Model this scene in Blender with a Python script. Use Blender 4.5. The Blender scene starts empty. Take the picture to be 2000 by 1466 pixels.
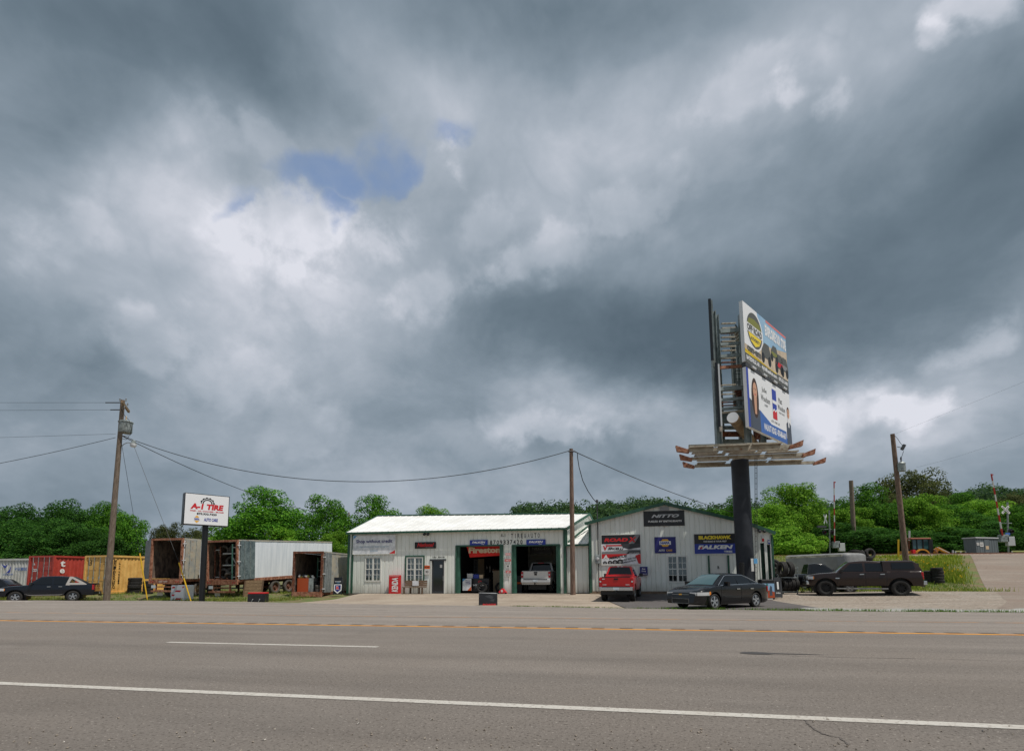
import bpy, bmesh, math, random
from mathutils import Vector, Matrix, Euler
random.seed(7)
R_=math.radians
# ---------------------------------------------------------------- camera
CA,CP,CE,CH,FPX=R_(10.9),R_(6.14),.005,1.25,1000.
r0=Vector((math.cos(CA),math.sin(CA),0)); h0=Vector((-math.sin(CA),math.cos(CA),0)); z0=Vector((0,0,1))
CF=h0*math.cos(CP)+z0*math.sin(CP); U0=-h0*math.sin(CP)+z0*math.cos(CP)
CR=r0*math.cos(CE)-U0*math.sin(CE); CU=U0*math.cos(CE)+r0*math.sin(CE)
CC=Vector((0,0,CH))
S=bpy.context.scene; COL=S.collection
cam=bpy.data.cameras.new('camera'); camo=bpy.data.objects.new('camera',cam); COL.objects.link(camo)
M=Matrix((CR,CU,-CF)).transposed().to_4x4(); M.translation=CC; camo.matrix_world=M
cam.sensor_width=36; cam.lens=18.0; cam.shift_y=(1018-733)/2000; cam.clip_end=3000; cam.clip_start=.05
S.camera=camo
def ray(px,py): return CF+CR*((px-1000)/FPX)+CU*((1018-py)/FPX)
def G(px,py,z=0.): d=ray(px,py); return CC+d*((z-CH)/d.z)
def WY(px,py,Y): d=ray(px,py); return CC+d*(Y/d.y)
def WX(px,py,X): d=ray(px,py); return CC+d*(X/d.x)
def AT(px,py,dep): return CC+ray(px,py)*dep
def PX(v):
    d=Vector(v)-CC; w=d.dot(CF); return (1000+FPX*d.dot(CR)/w,1018-FPX*d.dot(CU)/w,w)
# ---------------------------------------------------------------- world / sun
SUNH=Vector((.9,-.43,0)).normalized(); SUNEL=R_(66)
W=bpy.data.worlds.new('World'); S.world=W; W.use_nodes=True
def build_sky():
    nt=W.node_tree; nt.nodes.clear(); N=nt.nodes.new; L=nt.links.new
    tc=N('ShaderNodeTexCoord')
    def math_(op,a,b=None,c=None,clamp=False):
        n=N('ShaderNodeMath'); n.operation=op; n.use_clamp=clamp
        for i,v in enumerate((a,b,c)):
            if v is None: continue
            if isinstance(v,(int,float)): n.inputs[i].default_value=v
            else: L(v,n.inputs[i])
        return n.outputs[0]
    def vm(op,a,b):
        n=N('ShaderNodeVectorMath'); n.operation=op
        for i,v in enumerate((a,b)):
            if isinstance(v,(tuple,Vector)): n.inputs[i].default_value=v
            elif isinstance(v,(int,float)): n.inputs[3].default_value=v
            else: L(v,n.inputs[i])
        return n.outputs[0]
    def noise(vec,sc,det,rough=.55,dist=0.,col=False):
        n=N('ShaderNodeTexNoise'); L(vec,n.inputs['Vector']); n.inputs['Scale'].default_value=sc
        n.inputs['Detail'].default_value=det; n.inputs['Roughness'].default_value=rough; n.inputs['Distortion'].default_value=dist
        return n.outputs['Color' if col else 'Fac']
    D=tc.outputs['Generated']
    sx=N('ShaderNodeSeparateXYZ'); L(D,sx.inputs[0]); inv=math_('DIVIDE',1.,math_('ADD',math_('MAXIMUM',sx.outputs[2],0.),.55))
    qs=N('ShaderNodeVectorMath'); qs.operation='SCALE'; L(D,qs.inputs[0]); L(inv,qs.inputs['Scale']); Q=qs.outputs[0]     # cloud deck seen in perspective
    def warp(base,sc,det,amp,src):
        w=vm('SUBTRACT',noise(src,sc,det,.55,col=True),(.5,.5,.5)); k=N('ShaderNodeVectorMath'); k.operation='SCALE'; L(w,k.inputs[0]); k.inputs['Scale'].default_value=amp; return vm('ADD',base,k.outputs[0])
    DS=warp(D,3.4,5,.22,Q)                                   # soft masses
    DW=warp(warp(D,5.5,3,.13,D),15.,8,.07,D)                 # ragged cumulus edges
    def sph(b,src):
        px,py,sx,sy,rot=b
        def dr(x,y): return ray(x,y).normalized()
        c,s=math.cos(R_(rot)),math.sin(R_(rot))
        t1=(dr(px+sx*c,py+sx*s)-dr(px-sx*c,py-sx*s))/2; t2=(dr(px-sy*s,py+sy*c)-dr(px+sy*s,py-sy*c))/2
        n3=dr(px,py); a=(t1-n3*t1.dot(n3)); l1=a.length; a.normalize()
        bb=n3.cross(a); l2=max(abs(t2.dot(bb)),.004)
        mp=N('ShaderNodeMapping'); mp.vector_type='TEXTURE'; L(src,mp.inputs['Vector'])
        mp.inputs['Location'].default_value=n3; mp.inputs['Rotation'].default_value=Matrix((a,bb,n3)).transposed().to_euler('XYZ')
        mp.inputs['Scale'].default_value=(l1,l2,.35)
        g=N('ShaderNodeTexGradient'); g.gradient_type='SPHERICAL'; L(mp.outputs[0],g.inputs[0]); return g.outputs['Fac']
    # cloud masses: (px, py, half width, half height, tilt), weight
    SOFT=SKY_SOFT; PUFF=SKY_PUFF; GAP=SKY_GAP; CUT=SKY_CUT
    n1=noise(Q,1.7,6,.5,.3); n2=noise(Q,5.5,9,.58,.35); n3c=math_('SUBTRACT',noise(D,13,9,.6,.2),.5); n4c=math_('SUBTRACT',noise(D,5.5,6,.55),.5)
    v=math_('MULTIPLY_ADD',math_('SUBTRACT',n1,.5),.34,.46)
    v=math_('MULTIPLY_ADD',math_('SUBTRACT',n2,.5),.40,v)
    for b,wt in SOFT: v=math_('MULTIPLY_ADD',sph(b,DS),wt,v)
    tex=math_('MULTIPLY_ADD',n4c,3.2,math_('MULTIPLY_ADD',n3c,2.6,1.))
    for b,wt in PUFF:
        e=N('ShaderNodeMapRange'); e.interpolation_type='SMOOTHSTEP'
        L(math_('MULTIPLY',sph(b,DW),tex),e.inputs[0]); e.inputs[1].default_value=.14; e.inputs[2].default_value=.70
        v=math_('MULTIPLY_ADD',e.outputs[0],wt*.78,v)
    v=math_('MULTIPLY_ADD',n3c,.17,v)
    bl=math_('SUBTRACT',math_('ABSOLUTE',math_('MULTIPLY_ADD',noise(DS if False else D,6.5,7,.5,.3),2.,-1.)),.22)      # billowed tops where the cloud is bright
    mk=N('ShaderNodeMapRange'); mk.interpolation_type='SMOOTHSTEP'; L(v,mk.inputs[0]); mk.inputs[1].default_value=.42; mk.inputs[2].default_value=.8; mk.inputs[4].default_value=.42
    v=math_('MULTIPLY_ADD',bl,mk.outputs[0],v)
    gp=None
    for b,wt in GAP:
        g=math_('MULTIPLY',sph(b,DW),wt); gp=g if gp is None else math_('MAXIMUM',gp,g)
    for b,wt in CUT: gp=math_('SUBTRACT',gp,math_('MULTIPLY',sph(b,DW),wt))
    e=N('ShaderNodeMapRange'); e.interpolation_type='SMOOTHSTEP'
    L(math_('MULTIPLY_ADD',n4c,.7,math_('MULTIPLY_ADD',n3c,.75,gp)),e.inputs[0]); e.inputs[1].default_value=.24; e.inputs[2].default_value=.80
    gap=math_('MULTIPLY',e.outputs[0],math_('MULTIPLY_ADD',noise(Q,9.,7,.6),-1.1,1.3),clamp=True)
    ramp=N('ShaderNodeValToRGB'); L(v,ramp.inputs[0]); cr=ramp.color_ramp
    stops=SKY_RAMP
    while len(cr.elements)<len(stops): cr.elements.new(.5)
    for el,(p,c) in zip(cr.elements,stops): el.position=p; el.color=(*srgb(*c),1)
    sky=N('ShaderNodeTexSky'); sky.sky_type='NISHITA'; sky.sun_disc=False; sky.sun_elevation=SUNEL
    sky.sun_rotation=math.atan2(SUNH.x,SUNH.y); sky.dust_density=1.2
    b1=N('ShaderNodeBackground'); L(sky.outputs[0],b1.inputs[0]); b1.inputs[1].default_value=.15
    b2=N('ShaderNodeBackground'); L(ramp.outputs[0],b2.inputs[0]); b2.inputs[1].default_value=1.0
    mx=N('ShaderNodeMixShader'); L(gap,mx.inputs[0]); L(b2.outputs[0],mx.inputs[1]); L(b1.outputs[0],mx.inputs[2])
    out=N('ShaderNodeOutputWorld'); L(mx.outputs[0],out.inputs[0])
    W.cycles.sampling_method='MANUAL'; W.cycles.sample_map_resolution=512
def srgb(*c):
    return tuple(((x/255)/12.92 if x/255<=.04045 else ((x/255+.055)/1.055)**2.4) for x in c)
SKY_RAMP=[(0,(84,99,111)),(.2,(103,118,130)),(.42,(132,145,157)),(.62,(163,172,183)),(.8,(188,193,203)),(1,(212,214,223))]
SKY_SOFT=[((170,70,520,240,0),-.34),((520,150,190,300,0),-.28),((120,270,230,130,-10),-.24),((1050,660,680,190,-3),-.40),((1700,480,950,290,-28),-.38),
 ((110,700,360,130,0),-.24),((1380,620,380,170,0),-.18),((1050,20,520,190,0),-.24),((1900,600,360,170,-20),-.14),((200,960,420,90,0),-.16),((1960,260,200,260,-20),-.14),
 ((340,340,400,220,15),.22),((600,560,460,300,0),.34),((810,170,220,210,30),.26),((980,300,380,180,0),.16),((1360,260,520,150,-24),.20),
 ((680,690,460,120,-5),.14),((1150,810,500,90,0),.18),((1760,810,380,120,-8),.26),((1500,120,420,170,-20),.08),((800,950,900,80,0),.13),((1200,890,360,60,0),-.12),((90,480,260,120,0),.12)]
SKY_PUFF=[((560,455,190,150,0),.26),((735,430,130,110,0),.26),((610,560,300,170,0),.12),((120,480,200,110,-10),.16),((470,270,220,90,10),.14),((930,420,140,85,-15),.16),
 ((1050,500,170,80,-16),.22),((840,565,150,80,-28),.20),((300,660,130,80,0),.18),((450,745,220,90,-10),.14),((1240,390,190,66,-20),.16),((600,840,120,110,0),.13),
 ((1440,190,240,85,-20),.14),((1550,200,70,46,0),.22),((1603,230,36,54,0),.20),((1880,36,150,70,-24),.38),((1812,104,66,46,-45),.32),((1895,655,160,64,-18),.28),
 ((1660,805,140,80,0),.34),((1790,800,120,60,-10),.34),((1730,760,90,40,0),.22),((1060,835,190,62,-4),.26),((1580,815,130,90,0),.2),((850,300,70,100,25),.24),((1850,825,140,75,0),.18),((970,530,110,50,-30),.12),((1190,790,160,50,0),.12),((330,380,200,110,20),.10)]
SKY_GAP=[((640,335,190,90,-12),1.),((750,325,165,140,0),1.),((490,400,84,44,-35),.9),((860,250,110,60,-10),.75),((660,395,60,70,0),.9)]
SKY_CUT=[((560,460,110,110,0),1.),((740,430,85,80,0),1.),((800,400,60,70,0),1.),((870,340,80,100,20),1.)]
build_sky()
sl=bpy.data.lights.new('sun','SUN'); sl.energy=3.7; sl.angle=R_(.6); sl.color=(1,.95,.87)
so=bpy.data.objects.new('sun',sl); COL.objects.link(so)
sd=SUNH*math.cos(SUNEL)+z0*math.sin(SUNEL); so.rotation_euler=sd.to_track_quat('Z','Y').to_euler(); so.location=(20,-20,60)
S.view_settings.view_transform='Standard'; S.view_settings.look='None'; S.view_settings.exposure=.13; S.view_settings.gamma=1
S.view_settings.use_curve_mapping=False
S.render.engine='CYCLES'; S.cycles.max_bounces=6; S.cycles.transparent_max_bounces=8
# ---------------------------------------------------------------- materials
MATS={}
def mat(name,c,rough=.6,metal=0.,c2=None,nscale=4.,detail=5,lo=.4,hi=.62,bump=0.,bscale=None,c3=None,n3scale=30.,lo3=.6,hi3=.7,coat=0.,stretch=(1,1,1),spec=.5,trans=0.,alpha=1.,grime=None):
    """c, c2, c3 are sRGB 0-255 base colours; c2/c3 are noise-driven stains of the thing itself."""
    if name in MATS: return MATS[name]
    m=bpy.data.materials.new(name); m.use_nodes=True; nt=m.node_tree; b=nt.nodes['Principled BSDF']; N=nt.nodes.new; L=nt.links.new
    b.inputs['Roughness'].default_value=rough; b.inputs['Metallic'].default_value=metal; b.inputs['Base Color'].default_value=(*srgb(*c),1)
    b.inputs['Coat Weight'].default_value=coat*.4; b.inputs['Coat Roughness'].default_value=.05; b.inputs['Specular IOR Level'].default_value=spec
    b.inputs['Transmission Weight'].default_value=trans; b.inputs['Alpha'].default_value=alpha
    vec=None
    if c2 or bump or c3 or grime:
        tc=N('ShaderNodeTexCoord'); mp=N('ShaderNodeMapping'); mp.inputs['Scale'].default_value=stretch; L(tc.outputs['Object'],mp.inputs[0]); vec=mp.outputs[0]
    def nz(sc,de,ro=.6):
        n=N('ShaderNodeTexNoise'); L(vec,n.inputs['Vector']); n.inputs['Scale'].default_value=sc; n.inputs['Detail'].default_value=de; n.inputs['Roughness'].default_value=ro; return n.outputs['Fac']
    col=None
    def layer(colin,cc,sc,de,l,h):
        mr=N('ShaderNodeMapRange'); mr.inputs[1].default_value=l; mr.inputs[2].default_value=h; L(nz(sc,de),mr.inputs[0])
        mx=N('ShaderNodeMix'); mx.data_type='RGBA'; L(mr.outputs[0],mx.inputs['Factor'])
        if colin is None: mx.inputs[6].default_value=(*srgb(*c),1)
        else: L(colin,mx.inputs[6])
        mx.inputs[7].default_value=(*srgb(*cc),1); return mx.outputs[2]
    if c2: col=layer(col,c2,nscale,detail,lo,hi)
    if c3: col=layer(col,c3,n3scale,6,lo3,hi3)
    if grime:   # splashed dirt along the foot of a wall
        sx=N('ShaderNodeSeparateXYZ'); L(tc.outputs['Object'],sx.inputs[0]); a=N('ShaderNodeMapRange'); L(sx.outputs[2],a.inputs[0]); a.inputs[1].default_value=.75; a.inputs[2].default_value=.0
        q=N('ShaderNodeMath'); q.operation='MULTIPLY'; L(a.outputs[0],q.inputs[0]); L(nz(5,6),q.inputs[1]); mx=N('ShaderNodeMix'); mx.data_type='RGBA'; L(q.outputs[0],mx.inputs['Factor']); L(col,mx.inputs[6]); mx.inputs[7].default_value=(*srgb(*grime),1); col=mx.outputs[2]
    if col is not None: L(col,b.inputs['Base Color'])
    if bump:
        bp=N('ShaderNodeBump'); bp.inputs['Strength'].default_value=bump; bp.inputs['Distance'].default_value=.02; L(nz(bscale or nscale*4,5),bp.inputs['Height']); L(bp.outputs[0],b.inputs['Normal'])
    MATS[name]=m; return m
def leafmat(name,c1,c2,c3):
    m=bpy.data.materials.new(name); m.use_nodes=True; nt=m.node_tree; nt.nodes.clear(); N=nt.nodes.new; L=nt.links.new
    ge=N('ShaderNodeNewGeometry'); rp=N('ShaderNodeValToRGB'); L(ge.outputs['Random Per Island'],rp.inputs[0])
    oi=N('ShaderNodeObjectInfo'); hs=N('ShaderNodeHueSaturation'); L(rp.outputs[0],hs.inputs['Color'])
    mr=N('ShaderNodeMapRange'); L(oi.outputs['Random'],mr.inputs[0]); mr.inputs[3].default_value=.8; mr.inputs[4].default_value=1.2; L(mr.outputs[0],hs.inputs['Value'])
    e=rp.color_ramp.elements; e[0].color=(*srgb(*c1),1); e[1].color=(*srgb(*c3),1); x=e.new(.5); x.color=(*srgb(*c2),1)
    d=N('ShaderNodeBsdfPrincipled'); L(hs.outputs[0],d.inputs['Base Color']); d.inputs['Roughness'].default_value=.75; d.inputs['Specular IOR Level'].default_value=.15
    t=N('ShaderNodeBsdfTranslucent'); L(hs.outputs[0],t.inputs[0]); mx=N('ShaderNodeMixShader'); mx.inputs[0].default_value=.45; L(d.outputs[0],mx.inputs[1]); L(t.outputs[0],mx.inputs[2])
    o=N('ShaderNodeOutputMaterial'); L(mx.outputs[0],o.inputs[0]); MATS[name]=m; return m
def asphalt(name,base,speck,dark,scale=60,patch=None,cracks=True,lanes=None,stain=.35):
    m=bpy.data.materials.new(name); m.use_nodes=True; nt=m.node_tree; b=nt.nodes['Principled BSDF']; N=nt.nodes.new; L=nt.links.new
    tc=N('ShaderNodeTexCoord'); V=tc.outputs['Object']
    def nz(sc,de,ro=.6,vec=V):
        n=N('ShaderNodeTexNoise'); L(vec,n.inputs['Vector']); n.inputs['Scale'].default_value=sc; n.inputs['Detail'].default_value=de; n.inputs['Roughness'].default_value=ro; return n.outputs['Fac']
    def rng(v,a,c,lo=0.,hi=1.):
        r=N('ShaderNodeMapRange'); L(v,r.inputs[0]); r.inputs[1].default_value=a; r.inputs[2].default_value=c; r.inputs[3].default_value=lo; r.inputs[4].default_value=hi; return r.outputs[0]
    def mix(f,a,c):
        x=N('ShaderNodeMix'); x.data_type='RGBA'; L(f,x.inputs['Factor'])
        for i,v in ((6,a),(7,c)):
            if isinstance(v,tuple): x.inputs[i].default_value=(*srgb(*v),1)
            else: L(v,x.inputs[i])
        return x.outputs[2]
    mp=N('ShaderNodeMapping'); mp.inputs['Scale'].default_value=(.12,1.1,1); L(V,mp.inputs[0])
    col=mix(rng(nz(1.1,4,.55,mp.outputs[0]),.35,.7),base,tuple(int(x*.86) for x in base))
    col=mix(rng(nz(.35,5),.4,.7,0,.8),col,patch or tuple(min(255,int(x*1.1)) for x in base))
    col=mix(rng(nz(scale,2,.7),.54,.68,0,.85),col,dark); col=mix(rng(nz(scale*1.3,2,.7,mp.outputs[0]) if False else nz(scale*.83,3,.8),.60,.70,0,.75),col,speck)
    col=mix(rng(nz(.8,7,.62),.56,.74,0,stain),col,dark)
    if lanes:   # wheel-track wear; near vignette and far grazing sheen painted in as lane tones
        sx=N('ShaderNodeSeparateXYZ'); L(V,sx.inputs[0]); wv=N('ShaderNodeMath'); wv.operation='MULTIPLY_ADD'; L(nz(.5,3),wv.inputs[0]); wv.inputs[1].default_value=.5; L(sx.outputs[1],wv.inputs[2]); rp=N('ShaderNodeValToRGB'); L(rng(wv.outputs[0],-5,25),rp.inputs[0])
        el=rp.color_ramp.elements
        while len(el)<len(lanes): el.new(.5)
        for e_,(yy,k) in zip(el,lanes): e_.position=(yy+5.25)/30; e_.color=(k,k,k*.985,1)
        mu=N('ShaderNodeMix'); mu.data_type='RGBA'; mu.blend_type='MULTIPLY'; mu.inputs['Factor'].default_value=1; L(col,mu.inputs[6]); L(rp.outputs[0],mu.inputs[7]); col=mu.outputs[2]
    if cracks:
        vo=N('ShaderNodeTexVoronoi'); vo.feature='DISTANCE_TO_EDGE'; vo.inputs['Scale'].default_value=.16
        ad=N('ShaderNodeVectorMath'); ad.operation='ADD'; L(V,ad.inputs[0]); nn=N('ShaderNodeTexNoise'); nn.inputs['Scale'].default_value=1.2; nn.inputs['Detail'].default_value=6; L(V,nn.inputs['Vector']); L(nn.outputs['Color'],ad.inputs[1]); L(ad.outputs[0],vo.inputs['Vector'])
        col=mix(rng(vo.outputs['Distance'],.0006,.0022,.55,0.),col,(52,48,46))
    L(col,b.inputs['Base Color']); b.inputs['Roughness'].default_value=.9; b.inputs['Specular IOR Level'].default_value=.25
    bp=N('ShaderNodeBump'); bp.inputs['Strength'].default_value=.75; bp.inputs['Distance'].default_value=.012; L(nz(scale,4,.75),bp.inputs['Height']); L(bp.outputs[0],b.inputs['Normal'])
    MATS[name]=m; return m
# ---------------------------------------------------------------- object helpers
WMAT={}
def tag(o,label=None,cat=None,group=None,kind=None):
    for k,v in (('label',label),('category',cat),('group',group),('kind',kind)):
        if v: o[k]=v
    return o
def wm(o): return WMAT.get(o.name,Matrix.Identity(4))
def thing(name,label,cat,loc=(0,0,0),rz=0.,group=None,rot=None):
    o=bpy.data.objects.new(name,None); COL.objects.link(o); o.empty_display_size=.2
    o.location=loc; o.rotation_euler=rot or (0,0,rz); WMAT[o.name]=Matrix.Translation(Vector(loc))@o.rotation_euler.to_matrix().to_4x4()
    return tag(o,label,cat,group)
class MB:
    def __init__(s): s.v=[]; s.f=[]
    def add(s,vs,fs):
        n=len(s.v); s.v+= [Vector(x) for x in vs]; s.f+=[tuple(i+n for i in f) for f in fs]; return s
    def hexa(s,p):  # 8 corners: bottom 4 ccw, top 4
        return s.add(p,[(3,2,1,0),(4,5,6,7),(0,1,5,4),(1,2,6,5),(2,3,7,6),(3,0,4,7)])
    def box(s,lo,hi):
        (a,b,c),(d,e,f)=lo,hi; return s.hexa([(a,b,c),(d,b,c),(d,e,c),(a,e,c),(a,b,f),(d,b,f),(d,e,f),(a,e,f)])
    def cbox(s,c,sz,rot=None):
        c=Vector(c); x,y,z=[k/2 for k in sz]; m=(rot.to_matrix() if isinstance(rot,Euler) else rot) if rot else Matrix.Identity(3)
        return s.hexa([c+m@Vector(q) for q in ((-x,-y,-z),(x,-y,-z),(x,y,-z),(-x,y,-z),(-x,-y,z),(x,-y,z),(x,y,z),(-x,y,z))])
    def fbox(s,fr,u0,u1,v0,v1,n0,n1): # box in a frame
        return s.hexa([fr(u0,v0,n0),fr(u1,v0,n0),fr(u1,v0,n1),fr(u0,v0,n1),fr(u0,v1,n0),fr(u1,v1,n0),fr(u1,v1,n1),fr(u0,v1,n1)])
    def bar(s,p,q,r,r2=None,n=8,cap=True):
        p,q=Vector(p),Vector(q); d=(q-p); 
        if d.length<1e-6: return s
        d.normalize(); a=d.orthogonal().normalized(); b=d.cross(a); r2=r if r2 is None else r2; vs=[]
        for c,rr in ((p,r),(q,r2)):
            for i in range(n): t=2*math.pi*i/n; vs.append(c+a*(rr*math.cos(t))+b*(rr*math.sin(t)))
        fs=[(i,(i+1)%n,n+(i+1)%n,n+i) for i in range(n)]
        if cap: fs+=[tuple(range(n-1,-1,-1)),tuple(range(n,2*n))]
        return s.add(vs,fs)
    def beam(s,p,q,w,h): # rectangular bar, h kept near vertical
        p,q=Vector(p),Vector(q); d=(q-p).normalized(); up=z0 if abs(d.z)<.95 else Vector((0,1,0)); a=d.cross(up).normalized(); b=a.cross(d)
        a*=w/2; b*=h/2
        return s.hexa([p-a-b,q-a-b,q+a-b,p+a-b,p-a+b,q-a+b,q+a+b,p+a+b])
    def path(s,pts,r,n=6):
        for a,b in zip(pts,pts[1:]): s.bar(a,b,r,n=n)
        return s
    def lathe(s,prof,c=(0,0,0),axis=(0,0,1),n=24,close=False):
        c=Vector(c); d=Vector(axis).normalized(); a=d.orthogonal().normalized(); b=d.cross(a); vs=[]; m=len(prof)
        for i in range(n):
            t=2*math.pi*i/n
            for r,h in prof: vs.append(c+d*h+(a*math.cos(t)+b*math.sin(t))*r)
        fs=[]
        for i in range(n):
            j=(i+1)%n
            for k in range(m-1 if not close else m): k2=(k+1)%m; fs.append((i*m+k,j*m+k,j*m+k2,i*m+k2))
        return s.add(vs,fs)
    def poly(s,fr,pts,n0,n1=None): # 2D polygon in frame, optional thickness
        k=len(pts)
        if n1 is None: return s.add([fr(u,v,n0) for u,v in pts],[tuple(range(k))])
        vs=[fr(u,v,n0) for u,v in pts]+[fr(u,v,n1) for u,v in pts]
        return s.add(vs,[tuple(range(k-1,-1,-1)),tuple(range(k,2*k))]+[(i,(i+1)%k,k+(i+1)%k,k+i) for i in range(k)])
    def disc(s,fr,cu,cv,r,n0,n=20,r2=None): return s.poly(fr,[(cu+r*math.cos(2*math.pi*i/n),cv+(r2 or r)*math.sin(2*math.pi*i/n)) for i in range(n)],n0)
    def build(s,name,m,parent=None,local=False,origin=None,smooth=False,bevel=0.,normals=True):
        vs=s.v
        if parent is not None and not local: im=wm(parent).inverted(); vs=[im@x for x in vs]
        if parent is None and origin is not None: o_=Vector(origin); vs=[x-o_ for x in vs]
        me=bpy.data.meshes.new(name); me.from_pydata([tuple(x) for x in vs],[],s.f)
        if normals:
            bm=bmesh.new(); bm.from_mesh(me); bmesh.ops.recalc_face_normals(bm,faces=bm.faces); bm.to_mesh(me); bm.free()
        if isinstance(m,str): m=MATS[m]
        me.materials.append(m)
        if smooth:
            me.polygons.foreach_set('use_smooth',[True]*len(me.polygons))
            me.set_sharp_from_angle(angle=R_(38))
        o=bpy.data.objects.new(name,me); COL.objects.link(o)
        if parent is not None: o.parent=parent; WMAT[o.name]=wm(parent).copy()
        elif origin is not None: o.location=origin; WMAT[o.name]=Matrix.Translation(Vector(origin))
        if bevel:
            b=o.modifiers.new('bevel','BEVEL'); b.width=bevel; b.segments=2; b.limit_method='ANGLE'; b.angle_limit=R_(40)
        return o
def dup(o,loc,rot=None,label=None,parent=None,scale=None):
    c=o.copy(); COL.objects.link(c); c.location=loc
    if rot is not None: c.rotation_euler=rot
    if scale: c.scale=(scale,)*3 if not isinstance(scale,tuple) else scale
    if label: c['label']=label
    WMAT[c.name]=Matrix.LocRotScale(Vector(loc),c.rotation_euler.to_quaternion(),c.scale)
    for ch in o.children:
        d=ch.copy(); COL.objects.link(d); d.parent=c
    return c
def frame(o,right,up,out):
    o,right,up,out=Vector(o),Vector(right),Vector(up),Vector(out)
    return lambda u,v,n=0.: o+right*u+up*v+out*n
def face_y(Y): return frame((0,Y,0),(1,0,0),(0,0,1),(0,-1,0))  # wall facing the road: u=X, v=Z
_T={}
def text_geo(s,bold,shear):
    k=(s,bold,shear)
    if k in _T: return _T[k]
    cu=bpy.data.curves.new('t','FONT'); cu.body=s; cu.size=1; cu.resolution_u=2; cu.offset=bold; cu.shear=shear; cu.align_x='LEFT'
    o=bpy.data.objects.new('t',cu); COL.objects.link(o); dg=bpy.context.evaluated_depsgraph_get(); dg.update()
    me=bpy.data.meshes.new_from_object(o.evaluated_get(dg)); vs=[v.co.copy() for v in me.vertices]; fs=[tuple(p.vertices) for p in me.polygons]
    bpy.data.objects.remove(o); bpy.data.curves.remove(cu); bpy.data.meshes.remove(me)
    if vs:
        x0=min(v.x for v in vs); x1=max(v.x for v in vs); y0=min(v.y for v in vs); y1=max(v.y for v in vs)
        vs=[((v.x-x0)/(x1-x0+1e-9)-.5,(v.y-y0)/(y1-y0+1e-9)-.5) for v in vs]
    _T[k]=(vs,fs); return _T[k]
def text(parent,fr,s,cu,cv,w,h,m,n0=.006,bold=.02,shear=0.,name='lettering',rot=0.,skew=0.):
    vs,fs=text_geo(s,bold,shear); mb=MB(); c,sn=math.cos(R_(rot)),math.sin(R_(rot))
    if not vs: return
    mb.add([fr(cu+(x*w*c-y*h*sn),cv+(x*w*sn+y*h*c)+skew*x*w,n0) for x,y in vs],fs)
    return mb.build(name,m,parent,normals=False)
def ss(a,b,x):
    t=max(0,min(1,(x-a)/(b-a))); return t*t*(3-2*t)
# ---------------------------------------------------------------- shared materials
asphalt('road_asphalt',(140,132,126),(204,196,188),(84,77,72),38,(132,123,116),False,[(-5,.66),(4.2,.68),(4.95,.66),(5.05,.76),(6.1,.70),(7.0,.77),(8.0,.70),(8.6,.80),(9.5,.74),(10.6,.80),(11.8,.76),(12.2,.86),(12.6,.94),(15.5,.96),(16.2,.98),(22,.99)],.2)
asphalt('pad_asphalt',(92,88,87),(118,114,112),(66,62,60),30,(100,96,94))
asphalt('concrete',(166,153,138),(168,156,142),(118,106,94),9,(132,118,104))
asphalt('gravel',(152,142,131),(206,202,196),(92,84,76),8,(130,116,103),False)
asphalt('side_asphalt',(138,127,117),(160,146,134),(108,94,84),14,(124,108,97))
mat('earth',(104,92,62),.95,c2=(84,98,46),nscale=.9,lo=.42,hi=.56,c3=(128,112,84),n3scale=3.5,lo3=.55,hi3=.7,bump=.6,bscale=12)
mat('paint_white',(178,174,167),.8,c2=(170,164,156),nscale=3,lo=.42,hi=.7,c3=(134,126,118),n3scale=26,lo3=.54,hi3=.66)
mat('paint_worn',(172,166,158),.8,c2=(130,121,113),nscale=2.5,lo=.4,hi=.6)
mat('paint_yellow',(206,140,40),.7,c2=(178,116,44),nscale=2.4,lo=.45,hi=.7)
mat('paint_yellow_worn',(176,130,84),.8,c2=(134,121,111),nscale=1.6,lo=.42,hi=.6)
mat('groove',(88,82,78),.95); mat('tar',(58,55,54),.6)
mat('siding',(229,232,226),.5,grime=(128,116,100),c2=(219,222,214),nscale=1.2,stretch=(1.5,1,.25),c3=(160,156,146),n3scale=3.,lo3=.62,hi3=.8)
mat('roof_white',(226,226,224),.42,c2=(214,213,209),nscale=.8)
mat('green_trim',(34,74,58),.45,c2=(44,88,70),nscale=2); mat('green_jamb',(58,104,88),.5,c2=(44,86,70),nscale=2)
mat('white_trim',(214,214,208),.5); mat('foundation',(128,110,92),.9,c2=(96,84,70),nscale=3)
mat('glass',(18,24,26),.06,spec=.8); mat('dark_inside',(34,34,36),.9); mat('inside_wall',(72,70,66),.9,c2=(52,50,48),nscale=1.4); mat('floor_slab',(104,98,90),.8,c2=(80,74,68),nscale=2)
mat('black',(18,18,20),.5); mat('white',(228,228,226),.5); mat('red',(196,30,34),.5); mat('blue',(38,58,150),.5); mat('navy',(34,36,110),.5); mat('gold',(226,170,58),.5); mat('orange',(214,92,34),.5)
mat('yellow',(232,206,52),.5); mat('grey',(128,130,132),.5); mat('lightgrey',(190,192,194),.5); mat('skyblue',(92,158,205),.5); mat('darkgrey',(56,58,62),.6); mat('tan',(196,172,140),.6); mat('skin',(196,150,124),.6); mat('hair',(58,40,34),.7); mat('teal',(60,120,116),.5)
mat('banner_white',(232,233,236),.55,c2=(200,203,207),nscale=3); mat('fadedblue',(168,190,208),.6); mat('blackvinyl',(26,26,29),.38,c2=(38,38,41),nscale=2.5)
mat('steel',(150,152,152),.4,.6,c2=(120,118,114),nscale=6); mat('galv',(158,166,166),.5,.2,c2=(112,118,116),nscale=4); mat('chrome',(210,212,214),.16,1.)
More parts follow.
